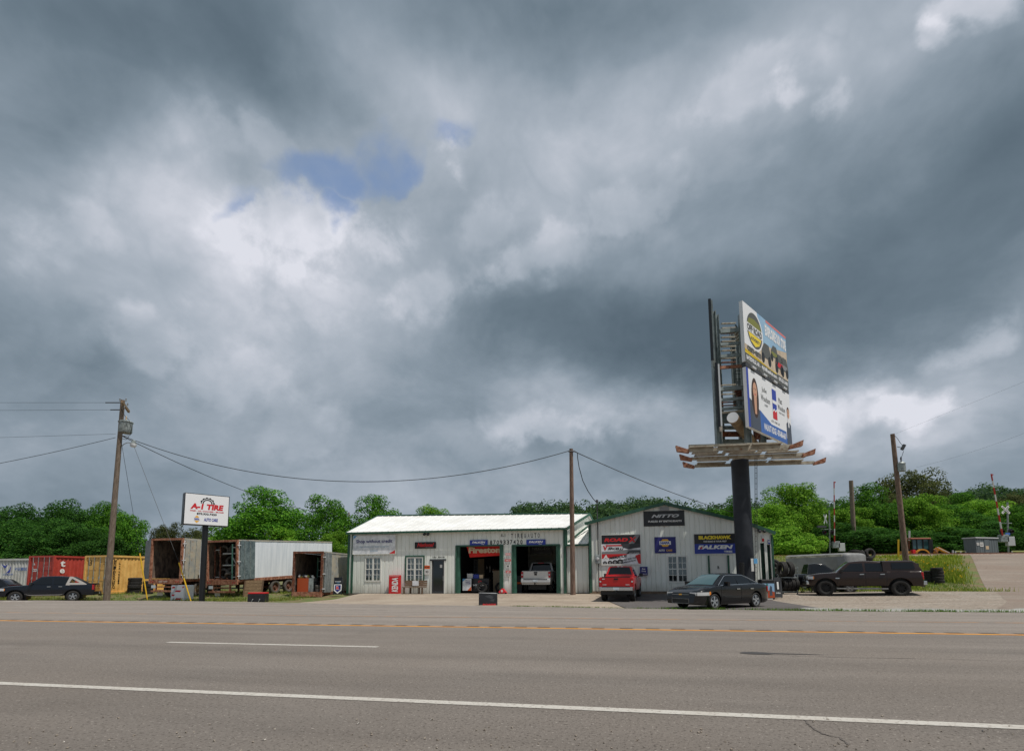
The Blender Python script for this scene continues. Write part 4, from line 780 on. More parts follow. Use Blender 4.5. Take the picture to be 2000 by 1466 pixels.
mb=MB(); mb.poly(s[1],[(-.5*s[2],.5*s[3]),(.5*s[2],.44*s[3]),(.5*s[2],.5*s[3]),(-.5*s[2],.53*s[3])],.006,.0); mb.build('torn_edge','lightgrey',s[0]); patch(s,[(-.2,.25),(.2,.0),(.3,.2),(.1,.35)],'darkgrey',.003); patch(s,[(.05,-.1),(.35,.05),(.3,-.2)],'teal' if False else 'darkgrey',.0035)
# ---------------------------------------------------------------- tyres
mat('sign_red',(196,30,40),.5); mat('vinyl_white',(226,227,230),.5); mat('vinyl_tan',(206,190,168),.55,c2=(176,158,136),nscale=.8); mat('vinyl_sky',(150,184,210),.55,c2=(120,160,200),nscale=.5); mat('vinyl_blue',(60,100,170),.5); mat('vinyl_royal',(42,64,160),.5); mat('suit',(70,78,92),.6); mat('olive_print',(122,124,58),.6); mat('printgrey',(84,86,84),.6)
def tyre_prof(R,w,ri): # closed profile around the axis
    h=w/2; return [(ri,-h*.8),(ri+.02,-h*.95),(R*.5+ri*.5,-h*1.06),(R-.04,-h*.98),(R-.008,-h*.82),(R,-h*.6),(R,-h*.38),(R-.014,-h*.34),(R-.014,-h*.22),(R,-h*.18),(R,h*.18),(R-.014,h*.22),(R-.014,h*.34),(R,h*.38),(R,h*.6),(R-.008,h*.82),(R-.04,h*.98),(R*.5+ri*.5,h*1.06),(ri+.02,h*.95),(ri,h*.8),(ri+.012,0)]
_ty={}
def tyre(c,axis,label,R=.36,w=.22,ri=.21,group=None,m='rubber'):
    k=(round(R,3),round(w,3),m); rot=Vector(axis).normalized().to_track_quat('Z','Y').to_euler()
    if k not in _ty:
        mb=MB(); mb.lathe(tyre_prof(R,w,ri),n=30,close=True); o=mb.build('tyre',m,origin=(0,0,0),smooth=True); tag(o,label,'tyre',group); o.location=c; o.rotation_euler=rot; _ty[k]=o; return o
    o=_ty[k].copy(); COL.objects.link(o); o.location=c; o.rotation_euler=rot; o['label']=label
    if 'group' in o: del o['group']
    if group: o['group']=group
    return o
ORD=['lowest','second from the bottom','third from the bottom','fourth from the bottom','fifth from the bottom','sixth from the bottom','seventh from the bottom']
def stack(px0,px1,ybot,ytop,z,n,where,group,m='rubber',dep=None):
    p=GG((px0+px1)/2,ybot)
    if dep: p=AT((px0+px1)/2,ybot,dep); p.z=max(p.z,gz(p.x,p.y)-.02)
    d=(p-CC).dot(CF); R=(px1-px0)*d/2000; h=(ybot-ytop)*d/1000/n
    for i in range(n): tyre(p+Vector((random.uniform(-.03,.03),random.uniform(-.03,.03)+R,h*(i+.5))),(random.uniform(-.04,.04),random.uniform(-.04,.04),1),(ORD[i] if i<n-1 else 'topmost')+' tyre of the '+where,R,h*1.0,R*.58,group,m)
stack(239,262.5,1163,1128,.12,5,'stack in front of the yellow container','tyres stacked by the yellow container')
stack(271,289,1160,1134,.2,4,'stack between yellow container and white trailer','tyres stacked beside the first trailer')
stack(1812,1827,1140,1114,.35,5,'left stack behind the brown pickup','tyre stacks behind the brown pickup',dep=38); stack(1829,1849,1138,1108,.4,5,'right stack behind the brown pickup','tyre stacks behind the brown pickup',dep=37.5)
# ---------------------------------------------------------------- poles and wires
def wire(name,label,pts,r,cat='cable',sag=0.,group=None,n=14):
    mb=MB(); P=[Vector(p) for p in pts]
    if len(P)==2: a,b=P; P=[a.lerp(b,i/n)-z0*sag*4*(i/n)*(1-i/n) for i in range(n+1)]
    mb.path(P,r,5); o=mb.build(name,'wire',origin=P[0]); return tag(o,label,cat,group)
def upole(label,base,topv,r1,r2,m='pole_wood'):
    t=thing('utility_pole',label,'utility pole',base); mb=MB(); b,tp=Vector(base),Vector(topv); mb.bar(b-z0*.5,tp,r1,r2,14); mb.build('shaft',m,t,smooth=True); return t
lp=GG(208,1170); D=(lp-CC).dot(CF); lt=AT(240,781,D); P1=upole('weathered utility pole with grey transformer and street lamp on the left',lp,lt,.2,.125)
mb=MB(); ca=AT(238,784,D-.5); cb=AT(252,800,D+1.1); cb.z=ca.z-.15; mb.beam(ca,cb,.12,.16); mb.build('crossarm','tank_tan',P1)
tcn=AT(245,834,D+.2); mb=MB(); mb.lathe([(0,-.40),(.36,-.40),(.39,-.35),(.39,.3),(.43,.31),(.43,.36),(.3,.43),(0,.45)],tcn,n=20); tf=mb.build('transformer','galv',P1,smooth=True)
for dx in (-.15,.12): mb=MB(); mb.lathe([(.05,0),(.03,.1),(.06,.12),(.03,.2),(.05,.22),(.02,.34)],tcn+Vector((dx,-.1,.4)),n=8); mb.build('bushing','tan',tf)
for px,py in ((234,783),(246,783),(249,792),(243,797)): mb=MB(); mb.lathe([(.02,0),(.05,.05),(.02,.1),(.05,.15),(0,.2)],AT(px,py,D-.2),n=8); mb.build('insulator','grey',P1)
for y in (786,800): mb=MB(); mb.bar(AT(237,y,D),AT(206 if y<790 else 216,y,D+.4),.035,n=6); mb.build('insulator_string','darkgrey',P1)
mb=MB(); mb.path([AT(236,873,D),AT(242,867,D-.1),AT(249,864,D-.2),AT(259,864.5,D-.3)],.025); mb.build('lamp_arm','galv',P1); lc=AT(260.5,866,D-.3); mb=MB(); mb.lathe([(.03,.25),(.11,.22),(.12,.05),(.19,.03),(.19,-.02)],lc,n=14); hd=mb.build('lamp_head','galv',P1,smooth=True); mb=MB(); mb.lathe([(.19,-.02),(.18,-.17),(.14,-.22),(0,-.22)],lc,n=14); mb.build('lens','banner_white',hd,smooth=True)
mb=MB(); mb.path([AT(238,800,D-.15),AT(244,812,D-.15),AT(252,820,D-.1),AT(257,838,D-.1),AT(254,850,D-.1),AT(240,851,D-.15)],.018,5); mb.path([AT(238,856,D-.15),AT(246,858,D-.15),AT(252,852,D-.1)],.018,5); mb.build('jumper_wire','wire',P1)
GW='overhead wires leaving the left pole'
wire('overhead_wire','topmost thin wire running left from the pole with transformer',(AT(204,786,D+.4),AT(-90,786,D+4)),.009,group=GW); wire('overhead_wire','second thin wire running left from the pole with transformer',(AT(215,800,D+.4),AT(-90,801.5,D+4)),.009,group=GW)
wire('overhead_wire','thin wire running left just below the transformer',(AT(226,847,D),AT(-90,857,D+4)),.009,group=GW); wire('overhead_wire','thick wire sloping down to the left edge from below the transformer',(AT(226,854,D),AT(-90,921,D-3)),.017,group=GW,sag=.1)
cpb=GG(1119,1161); D2=(cpb-CC).dot(CF); cpt=AT(1115.5,876,D2); P2=upole('plain brown utility pole between the two shops',cpb,cpt,.175,.115,'pole_wood_red')
mb=MB(); mb.bar(AT(1110,881,D2-.1),AT(1122,881,D2-.1),.05); mb.build('clamp','darkgrey',P2)
wire('overhead_cable','thick sagging cable across the sky between the left and middle poles',(AT(240,851,D),AT(1112,880,D2)),.022,sag=2.5,n=40)
wire('overhead_cable','cable dropping from the left pole behind the roadside sign',(AT(238,851,D),AT(684,1008,74)),.024,sag=1.2,n=24)
wire('service_drop','black cable curving from the middle pole to the meter mast',[AT(px,py,D2+k*.06) for k,(px,py) in enumerate(((1121,880),(1128,884),(1128,893),(1131,912),(1138,938),(1148,958),(1158,973),(1165,981)))],.026)
wire('overhead_cable','cable from the middle pole down to the right behind the billboard',(AT(1119,880,D2),AT(1448,1004,50)),.026,sag=.35,n=20)
tb=AT(682,1062,72); tpo=AT(681.5,1000,72); tb.z=gz(tb.x,tb.y); upole('thin distant pole behind the left end of the white roof',tb,tpo,.14,.1,'pole_wood')
def guy(label,top,gt_,gb):
    t=thing('guy_wire',label,'guy wire',gb,group='guy wires of the left pole'); mb=MB(); mb.bar(top,gt_,.012,n=5); mb.build('strand','wire',t); mb=MB(); mb.bar(gt_,gb-z0*.2,.038,n=8); mb.build('guard','yellow_guard',t)
mat('yellow_guard',(222,178,40),.5)
g1=GG(288.5,1167); guy('guy wire with yellow guard in front of the yellow container',AT(237,862,D),AT(273,1080,(g1-CC).dot(CF)),g1); g2=GG(375,1173); guy('guy wire with yellow guard in front of the first white trailer',AT(262,872,D-.3),AT(349.5,1098,(g2-CC).dot(CF)),g2)
b3=AT(1771,1108,46); b3.z=gz(b3.x,b3.y); P3=upole('leaning reddish utility pole with transformer on the right bank',b3,AT(1743,847,46),.25,.17,'pole_wood_red')
c=AT(1761,911,45.6); mb=MB(); mb.lathe([(0,-.42),(.28,-.42),(.3,-.3),(.3,.25),(.33,.27),(.2,.42),(0,.44)],c,n=16); mb.build('transformer','galv',P3,smooth=True); mb=MB(); mb.lathe([(.04,0),(.08,.1),(.04,.2),(.08,.3),(.03,.5)],c+z0*.4,n=8); mb.build('bushing','darkgrey',P3)
mb=MB(); mb.bar(AT(1752,872,46),AT(1762,874,45.8),.03); mb.cbox(AT(1764,873,45.6),(.22,.2,.5),Euler((0,.5,0))); mb.build('fuse_cutout','darkgrey',P3); mb=MB(); mb.path([AT(1746,849,45.8),AT(1753,856,45.7),AT(1758,864,45.6),AT(1763,870,45.6)],.02,4); mb.path([AT(1765,880,45.6),AT(1761,892,45.6),AT(1759,898,45.6)],.02,4); mb.build('jumper_wire','wire',P3)
wire('overhead_wire','faint wire rising from the leaning pole to the right edge',(AT(1746,848,46),AT(2100,705,30)),.0045); wire('overhead_wire','faint wire from above the hill up to the right edge',(AT(1790,912,47),AT(2100,805,32)),.005,sag=.3)
b4=AT(1669,1083,74); b4.z=gz(b4.x,b4.y); upole('plain grey pole behind the scrap tyres',b4,AT(1662,938,74),.34,.27)
# ---------------------------------------------------------------- roadside sign
sb=GG(394,1173.5); Ds=(sb-CC).dot(CF); A1,A2=AT(361,992,Ds-.5),AT(446,998,Ds+1.1); uu=(A2-A1); uu.z=0; sw=uu.length; uu.normalize(); nn=Vector((uu.y,-uu.x,0)); zt_,zb_=AT(361,962,Ds-.5).z,AT(361,1022,Ds-.5).z; sh=zt_-zb_
t=thing('roadside_sign','white lit-box roadside sign on a black post by the trailers','sign',sb); cc=(A1+A2)/2; cc.z=(zt_+zb_)/2; fr=frame(cc,uu,(0,0,1),nn)
mb=MB(); mb.bar(sb-z0*.3,Vector((sb.x,sb.y,zb_+.05))+ (Vector((cc.x-nn.x*.3,cc.y-nn.y*.3,0))-Vector((sb.x,sb.y,0)))*.6,.165,.165,16); mb.build('post','sign_black',t,smooth=True)
mb=MB(); mb.fbox(fr,-sw/2-.04,sw/2+.04,-sh/2-.04,sh/2+.04,-.55,-.02); mb.build('cabinet','sign_black',t); mb=MB(); mb.fbox(fr,-sw/2,sw/2,-sh/2,sh/2,-.019,0); fc=mb.build('face','vinyl_white',t)
s=(fc,fr,sw,sh); tx(s,'A-1 TIRE',.0,.10,.76,.19,'sign_red',bold=.06,shear=.12); tx(s,'TIRES - OIL CHANGES - BRAKES',0,-.055,.78,.045,'sign_red',bold=.03,shear=.1); tx(s,'870.933.7420',0,-.145,.46,.07,'black',bold=.04); tx(s,'AUTO CARE',.1,-.33,.32,.11,'blue',bold=.04); gear(s,.0,.2,.22,'black',half=True)
o_h=[(-.22+.055*math.cos(math.pi*k/3+.52)*1.0,-.33+.13*math.sin(math.pi*k/3+.52)) for k in range(6)]; patch(s,o_h,'gold',.004,'emblem'); rect(s,-.285,-.155,-.38,-.28,'banner_white',.006,'emblem'); tx(s,'NAPA',-.22,-.33,.11,.075,'blue',bold=.05,n0=.01)
# ---------------------------------------------------------------- billboard
pb=AT(1458,1150,29); pb.z=gz(pb.x,pb.y); bill=thing('billboard','tall steel billboard with two stacked adverts on a thick black column','billboard',pb)
ptop=AT(1458,893,29); mb=MB(); mb.lathe([(.48,-.5),(.48,ptop.z-pb.z)],pb,n=28); mb.build('column','dark_pole',bill,smooth=True)
Nn,Nf=AT(1456,705,27.0),AT(1541,770,31.2); bu=Nf-Nn; bu.z=0; bw=bu.length; bu.normalize(); bn=Vector((bu.y,-bu.x,0)); Nn.z=0
def board(zb,zt,m,name): 
    c=Nn+bu*bw/2+z0*(zb+zt)/2; fr=frame(c,bu,(0,0,1),bn); mb=MB(); mb.fbox(fr,-bw/2,bw/2,-(zt-zb)/2,(zt-zb)/2,-.18,0); return mb.build(name,m,bill),fr,bw,zt-zb
s=board(12.48,15.85,'vinyl_white','advert_panel'); rect(s,-.5,.5,-.5,.5,'vinyl_tan',.002); s[0]['label']='upper advert for an off road dealer'
patch(s,[(-.5,.5),(.5,.5),(.5,.2),(.1,.06),(-.5,-.05)],'vinyl_sky',.004); patch(s,[(-.5,.5),(-.2,.5),(-.13,.2),(-.2,-.2),(-.5,-.2)],'vinyl_white',.006)
def ell(cx,cy,rx,ry,n=32): return [(cx+rx*math.cos(2*math.pi*k/n),cy+ry*math.sin(2*math.pi*k/n)) for k in range(n)]
patch(s,ell(-.27,.13,.185,.335),'vinyl_white',.008); patch(s,ell(-.27,.13,.165,.30),'printgrey',.010,'emblem'); patch(s,[(-.42,.2),(-.38,.3),(-.27,.33),(-.16,.3),(-.12,.2)],'olive_print',.012,'emblem'); patch(s,[(-.41,.05),(-.13,.05),(-.18,-.08),(-.27,-.14),(-.36,-.08)],'yellow',.012,'emblem'); rect(s,-.44,-.10,.06,.2,'vinyl_white',.0125,'emblem'); tx(s,'OFF ROAD',-.27,.13,.32,.12,'printgrey',bold=.06,n0=.016); tx(s,'AUTHORITY',-.27,-.03,.2,.06,'printgrey',bold=.04,n0=.016)
tx(s,'can-am',-.3,-.24,.3,.09,'printgrey',bold=.05,n0=.012); rect(s,-.5,.5,-.5,-.345,'printgrey',.007); patch(s,[(-.5,-.345),(.2,-.345),(.2,-.365),(-.5,-.33+.0),(-.5,-.28)],'yellow',.009); tx(s,'BATESVILLE, AR  -  MyOffRoadAuto.com  -  870-251-3400',0,-.42,.95,.09,'vinyl_white',bold=.04,n0=.012)
for k,(w_,cx) in enumerate((('EXPLORE',.1),('OUR',.29),('STORE',.42))): tx(s,w_,cx,.31,(.26,.1,.13)[k],.2,'vinyl_white',bold=.06,n0=.013)
rect(s,.0,.5,.46,.5,'pinkish',.009)
def buggy(cx,cy,k,m):   # a plain off-road vehicle print
    patch(s,[(cx-.11*k,cy-.02),(cx-.1*k,cy+.1*k),(cx-.03*k,cy+.24*k),(cx+.07*k,cy+.24*k),(cx+.11*k,cy+.08*k),(cx+.11*k,cy-.02)],'printgrey',.011); patch(s,[(cx-.1*k,cy),(cx-.08*k,cy+.09*k),(cx+.08*k,cy+.09*k),(cx+.1*k,cy)],m,.0125); patch(s,ell(cx-.075*k,cy-.04,.035*k,.09*k,14),'black',.014); patch(s,ell(cx+.075*k,cy-.04,.035*k,.09*k,14),'black',.014)
buggy(-.03,-.18,1.0,'printgrey'); buggy(.17,-.06,.8,'olive_print'); buggy(.29,-.2,1.0,'sign_red'); buggy(.41,-.18,.95,'grey')
s=board(8.95,12.18,'vinyl_white','advert_panel'); s[0]['label']='lower advert for an insurance office with two portraits'
rect(s,-.5,-.46,-.5,.5,'vinyl_royal',.004); patch(s,[(-.46,.0),(-.3,-.1),(-.05,-.3),(.25,-.44),(.5,-.5),(-.46,-.5)],'suit',.005); patch(s,[(-.25,-.12),(.0,-.27),(.3,-.38),(.5,-.4),(.5,-.5),(-.25,-.5)],'vinyl_blue',.007); patch(s,[(-.2,-.27),(.36,-.27),(.36,-.47),(-.2,-.47)],'vinyl_blue',.009); tx(s,'WALNUT RIDGE - 870-886-6601',.08,-.37,.52,.12,'vinyl_white',bold=.03,n0=.013)
def portrait(cx,top_,k,longhair):
    if longhair: patch(s,ell(cx,top_-.33*k,.078*k,.36*k),'hair',.011,'portrait_print')
    else: patch(s,ell(cx,top_-.12*k,.05*k,.13*k),'hair',.011,'portrait_print')
    patch(s,[(cx-.1*k,-.5),(cx-.09*k,top_-.52*k),(cx,top_-.42*k),(cx+.09*k,top_-.52*k),(cx+.1*k,-.5)],'suit',.0125 if not longhair else .0105,'portrait_print'); patch(s,ell(cx,top_-.2*k,.045*k,.15*k),'skin',.014,'portrait_print'); patch(s,[(cx-.03*k,top_-.32*k),(cx+.03*k,top_-.32*k),(cx+.02*k,top_-.62*k),(cx-.02*k,top_-.62*k)],'skin' if longhair else 'vinyl_white',.0135,'portrait_print')
    for e in (-.018,.018): patch(s,ell(cx+e*k,top_-.17*k,.008*k,.012*k,8),'hair',.016,'portrait_print')
    patch(s,[(cx-.02*k,top_-.26*k),(cx+.02*k,top_-.26*k),(cx,top_-.285*k)],'sign_red',.016,'portrait_print')
portrait(-.34,.36,.95,True); patch(s,[(.38,-.2),(.49,-.1),(.5,-.5),(.42,-.5)],'sign_red',.0105,'portrait_print'); portrait(.435,.22,.62,False)
tx(s,'Julie',-.13,.27,.11,.11,'printgrey',bold=0,n0=.008); tx(s,'Woodson',-.11,.13,.2,.11,'printgrey',bold=0,n0=.008); tx(s,'AGENT',-.1,.02,.08,.04,'grey',n0=.008); tx(s,'Matt',.25,.26,.09,.1,'printgrey',bold=0,n0=.008); tx(s,'Woodson',.27,.13,.18,.1,'printgrey',bold=0,n0=.008); tx(s,'AGENCY OWNER',.27,.03,.14,.035,'grey',n0=.008)
rect(s,.05,.15,.0,.4,'vinyl_royal',.008,'emblem'); rect(s,.05,.15,.14,.2,'vinyl_white',.010,'emblem'); patch(s,[(.05,.0),(.08,.05),(.11,.02),(.15,.06),(.15,-.14),(.05,-.14)],'sign_red',.0095,'emblem'); patch(s,[(.05,.0),(.08,.05),(.11,.02),(.15,.06),(.15,.03),(.11,-.01),(.08,.02),(.05,-.03)],'vinyl_white',.0105,'emblem'); tx(s,'AUTO - HOME - LIFE',.1,-.2,.2,.04,'grey',n0=.008)
mb=MB(); mb.beam(Nn+z0*12.33-bn*.1,Nn+bu*bw+z0*12.33-bn*.1,.2,.22); mb.build('catwalk_rail','darkgrey',bill)
for k in range(4): mb=MB(); mb.cbox(Nn+bu*bw*(.14+.24*k)+z0*12.34+bn*.06,(.5,.1,.1),Matrix.Rotation(math.atan2(bu.y,bu.x),3,'Z')); mb.build('floodlight','lightgrey',bill)
# left board, seen edge on
L0=AT(1391.5,700,26.8); L1=AT(1393.5,740,31.5); L0.z=L1.z=0; lu=(L1-L0).normalized(); ln=Vector((-lu.y,lu.x,0)); ll=(L1-L0).length
for zb,zt,off in ((12.48,15.75,0),(8.9,12.2,.18)):
    fr=frame(L0+lu*ll/2+z0*(zb+zt)/2-ln*off,lu,(0,0,1),ln); mb=MB(); mb.fbox(fr,-ll/2,ll/2,-(zt-zb)/2,(zt-zb)/2,-.14,.0); q=mb.build('advert_panel','bill_green' if zb>10 else 'vinyl_white',bill); mb=MB(); mb.fbox(fr,-ll/2-.03,-ll/2,-(zt-zb)/2-.05,(zt-zb)/2+.08,-.06,.08); mb.build('frame','sign_black',q)
# columns, cross beams, tube
def col(px,y0,y1,dep,w=.24):
    a=AT(px,y1,dep); b=AT(px,y0,dep); mb=MB(); x=a; R3=Matrix.Rotation(CA,3,'Z')
    for dx,sx,sy in ((-w/2,.03,w),(w/2,.03,w),(0,w,.03)): mb.cbox((x.x+dx*math.cos(CA),x.y+dx*math.sin(CA),(a.z+b.z)/2),(sx,sy,b.z-a.z),R3)
    mb.build('upright','bill_green',bill)
col(1404,592,872,27.4,.26); col(1462,600,872,27.5,.26); col(1449,640,872,30.2,.22); col(1490,700,872,30.5,.3); col(1412,600,872,31,.2); col(1436,632,800,30.5,.14)
def cb(px0,y0,px1,y1,d0,d1,h=.16,w=.1,m='bill_green',name='cross_beam'): mb=MB(); mb.beam(AT(px0,y0,d0),AT(px1,y1,d1),w,h); mb.build(name,m,bill)
for y,h,m in ((645,.22,'bill_green'),(671,.14,'bill_green'),(694,.16,'bill_green'),(716,.14,'rust'),(758,.2,'bill_green'),(779,.15,'bill_green'),(797,.15,'bill_green'),(804,.1,'cat_plank')): cb(1406,y+2,1457,y-2,27.6,27.8,h,.14,m)
for y in (632,641,651,659,667,677,685,700,708,752,763,770,786,792): cb(1409,y,1436,y-1,30,30.4,.05,.14,'cat_plank' if y%3 else 'rust_dark','rung')
for k in range(4): cb(1437+k*1.5,650+k*5.5,1454,650+k*5.5,28.6,28.6,.09,.5,'cat_plank','step')
for k in range(4): cb(1438+k*1.5,762+k*5,1455,763+k*5,28.6,28.6,.08,.5,'rust_dark','step')
cb(1436,634,1454,664,28.4,28.5,.06,.06); cb(1438,742,1455,772,28.4,28.5,.06,.06)
for y in (724,730,740): cb(1436,y,1457,y,28.8,28.8,.02,.02,'wire','cable')
ta,tb_=AT(1431,815,26.9),AT(1475,862,32.0); tb_.z=ta.z-.25; mb=MB(); mb.bar(ta,tb_,.28,n=24); tu=mb.build('torsion_tube','tank_tan',bill,smooth=True); ax=(tb_-ta).normalized(); mb=MB(); mb.bar(ta-ax*.02,ta+ax*.001,.285,n=24); mb.build('end_cap','vinyl_white',tu)
for y0,y1,m in ((806,826,'bill_green'),(832,838,'bill_green'),(843,852,'rust_dark'),(858,866,'bill_green')):
    a=AT(1408,y0,29.5); b=AT(1462,y1,29.5); mb=MB(); cmid=(a+b)/2; mb.cbox(cmid,((AT(1462,y0,29.5)-AT(1408,y0,29.5)).length,.2,a.z-b.z),Matrix.Rotation(CA,3,'Z')); mb.build('box_beam',m,bill)
for px in (1478,1503): 
    a=AT(px,846,30.5); mb=MB(); mb.cbox(a,(.3,.25,.7),Matrix.Rotation(CA,3,'Z')); mb.build('bracket','rust_dark',bill)
# catwalk
ZC=7.72
def atz(px,py): d=ray(px,py); return CC+d*((ZC-CH)/d.z)
arms=[(atz(1326,882),atz(1562,872)),(atz(1333,898),atz(1586,888)),(atz(1339,912),atz(1607,904))]
for a,b in arms:
    mb=MB(); mb.beam(a.lerp(b,.07)+z0*.05,a.lerp(b,.94)+z0*.05,.1,.17); q=mb.build('outrigger','cat_plank',bill); d=(b-a).normalized()
    for e,sg in ((a,-1),(b,1)): mb=MB(); mb.hexa([e+d*sg*-.5+Vector((0,-.14,-.1)),e+d*sg*.1+Vector((0,-.14,.02)),e+d*sg*.1+Vector((0,.14,.02)),e+d*sg*-.5+Vector((0,.14,-.1)),e+d*sg*-.5+Vector((0,-.14,.06)),e+d*sg*.16+Vector((0,-.14,.32)),e+d*sg*.16+Vector((0,.14,.32)),e+d*sg*-.5+Vector((0,.14,.06))]); mb.build('arm_end','rust',q)
for i in range(7):
    t=i/6*2-.06; k=min(1,int(max(t,0))); f=t-k; a=arms[k][0].lerp(arms[k+1][0],f); b=arms[k][1].lerp(arms[k+1][1],f); segs=[(.10,.34),(.37,.62),(.66,.90)] if i%2 else [(.09,.3),(.34,.6),(.62,.86)]
    for s0,s1 in segs: p,q_=a.lerp(b,s0),a.lerp(b,s1); mb=MB(); mb.beam(p+z0*(.18+.02*(i%2)),q_+z0*(.18+.02*(i%2)),.34,.06); mb.build('catwalk_plank','cat_plank',bill)
cb(1345,871,1518,866,27.5,26.9,.14,.12,'cat_plank','catwalk_rail')
mb=MB(); la_,lb_=AT(1474.6,893,28.9),AT(1475,1138,28.9); lu_=CR*.11
mb.bar(la_,lb_,.018,n=5); mb.bar(la_+lu_,lb_+lu_,.018,n=5)
for k in range(24): p=la_.lerp(lb_,k/24); mb.bar(p,p+lu_,.012,n=4)
mb.build('ladder','sign_black',bill)
mb=MB(); a=AT(1467,1090,28.4); b=AT(1472,1115,28.4); mb.cbox((a+b)/2,(.14,.03,a.z-b.z),Matrix.Rotation(CA,3,'Z')); mb.build('label_strip','paper',bill); mb=MB(); a=AT(1472.5,1090,28.4); b=AT(1479,1100,28.4); mb.cbox((a+b)/2+Vector((.0,0,0)),(.2,.03,a.z-b.z),Matrix.Rotation(CA,3,'Z')); mb.build('label_plate','skyblue',bill)
mb=MB(); a=AT(1448.5,1098,28.2); b=AT(1448.5,1150,28.2); b.z=pb.z; mb.bar(a,b,.14,n=14); mb.build('control_box','sign_black',bill)
# ---------------------------------------------------------------- containers and trailers
def yard_frame(C,az):
    d=Vector((math.sin(az),math.cos(az),0)); l=Vector((-d.y,d.x,0)); return d,l
def corr(mb,p0,d,L,out,zb,zt,step=.28,dep=.036):
    n=int(L/step); us=[(0,0)]
    for i in range(n): u=i*step; us+=[(u+.08,0),(u+.12,-dep),(u+.22,-dep),(u+.26,0)]
    us.append((L,0)); vs=[]
    for u,q in us: vs+=[p0+d*u+out*q+z0*zb,p0+d*u+out*q+z0*zt]
    mb.add(vs,[(2*k,2*k+2,2*k+3,2*k+1) for k in range(len(us)-1)])
def container(label,C,az,L,H,m,zb=.3,dm=None):
    d,l=yard_frame(C,az); Cw=2.44; o=thing('shipping_container',label,'container',(C.x,C.y,zb)); C0=Vector((C.x,C.y,0)); out=-l
    mb=MB(); corr(mb,C0+d*.12,d,L-.24,out,zb+.15,zb+H-.1); mb.build('side_wall',m,o,normals=False); mb=MB(); corr(mb,C0+l*Cw+d*.12,d,L-.24,l,zb+.15,zb+H-.1); mb.build('side_wall',m,o,normals=False)
    mb=MB(); mb.hexa([C0+d*.05+z0*(zb+H-.05),C0+d*L+z0*(zb+H-.05),C0+d*L+l*Cw+z0*(zb+H-.05),C0+d*.05+l*Cw+z0*(zb+H-.05)]+[p+z0*(zb+H-.02) for p in (C0+d*.05,C0+d*L,C0+d*L+l*Cw,C0+d*.05+l*Cw)]); mb.build('roof',m,o); mb=MB(); corr(mb,C0+d*(L-.04),l,Cw,d,zb,zb+H-.05); mb.build('end_wall',m,o,normals=False)
    mb=MB()
    for a,b in ((C0,C0+d*L),(C0+l*Cw,C0+l*Cw+d*L),(C0,C0+l*Cw)):
        for z in (zb+.08,zb+H-.06): mb.beam(a+z0*z,b+z0*z,.1,.14)
    for p in (C0,C0+l*Cw,C0+d*L): mb.beam(p+z0*zb,p+z0*(zb+H),.14,.14)
    mb.build('frame',m,o); fr=frame(C0+l*Cw/2+z0*(zb+H/2)-d*.0,-l,(0,0,1),-d)
    for sgn in (-1,1):
        mb=MB(); mb.fbox(fr,min(sgn*.02,sgn*1.13),max(sgn*.02,sgn*1.13),-H/2+.16,H/2-.14,-.06,0.0); dd=mb.build('door',dm or m,o)
        for u in (.3,.82): mb=MB(); mb.bar(fr(sgn*u,-H/2+.14,.05),fr(sgn*u,H/2-.1,.05),.02,n=6); mb.cbox(fr(sgn*u,-.25,.06),(.06,.06,.2)); mb.build('lock_rod','galv',dd)
        for v in (-.8,-.3,.25,.75): mb=MB(); mb.fbox(fr,min(sgn*.08,sgn*1.05),max(sgn*.08,sgn*1.05),v*H/2-.012,v*H/2+.012,0,.012); mb.build('door_rib',dm or m,dd)
    side=frame(C0+z0*(zb+H/2)-l*.004,d,(0,0,1),-l); return o,fr,side
Cy=AT(213.5,1120,38.4); Y_,fy,sy=container('yellow shipping container right of the utility pole',Cy,R_(4.5),4.9,2.88,'cont_yellow',.12)
for i,c_ in enumerate('MEDITERRANEAN'): text(Y_,sy,c_,0.36,1.05-.17*i,.2,.15,'black',n0=.01,bold=.02,rot=0)
text(Y_,sy,'MEDU 317',.72,.1,1.6,.13,'black',n0=.01,rot=90)
mb=MB(); mb.fbox(fy,-.98,-.62,.72,1.12,.0,.006); q=mb.build('emblem','black',Y_); text(Y_,fy,'m',-.8,1.0,.22,.12,'cont_yellow',n0=.01,bold=.06); text(Y_,fy,'sc',-.8,.82,.22,.12,'cont_yellow',n0=.01,bold=.06); text(Y_,fy,'MEDU 317402 6',.55,.95,.7,.07,'black'); text(Y_,fy,'22G1',.7,.8,.3,.07,'black')
Cr=AT(103.5,1120,38.9); R1_,frd,srd=container('red shipping container between the white and yellow ones',Cr,R_(3),6.06,2.9,'cont_red',.12)
for i,c_ in enumerate('tex'): text(R1_,srd,c_,0.62,.85-.56*i,.36,.46 if c_=='t' else .34,'white',n0=.01,bold=.03)
text(R1_,frd,'a',-.75,.82,.13,.14,'white',bold=.03); text(R1_,frd,'tex',-.62,.38,.62,.26,'white',bold=.03); text(R1_,frd,'TEXU 487190 4',.55,.62,.8,.1,'pinkish'); text(R1_,frd,'4310',.55,.46,.25,.08,'pinkish')
for k in range(3): text(R1_,frd,('MAX GROSS','TARE  KGS','NET  LBS')[k],.2,-.1-.15*k,.4,.07,'pinkish')
text(R1_,frd,'31',.75,-.1,.25,.2,'pinkish')
Cw_=AT(53,1120,40.2); W_,fw,sw_=container('white shipping container with blue Chinese lettering at the left edge',Cw_-Vector((12.1,0,0)),R_(90-4),12.1,2.75,'cont_white',.14)
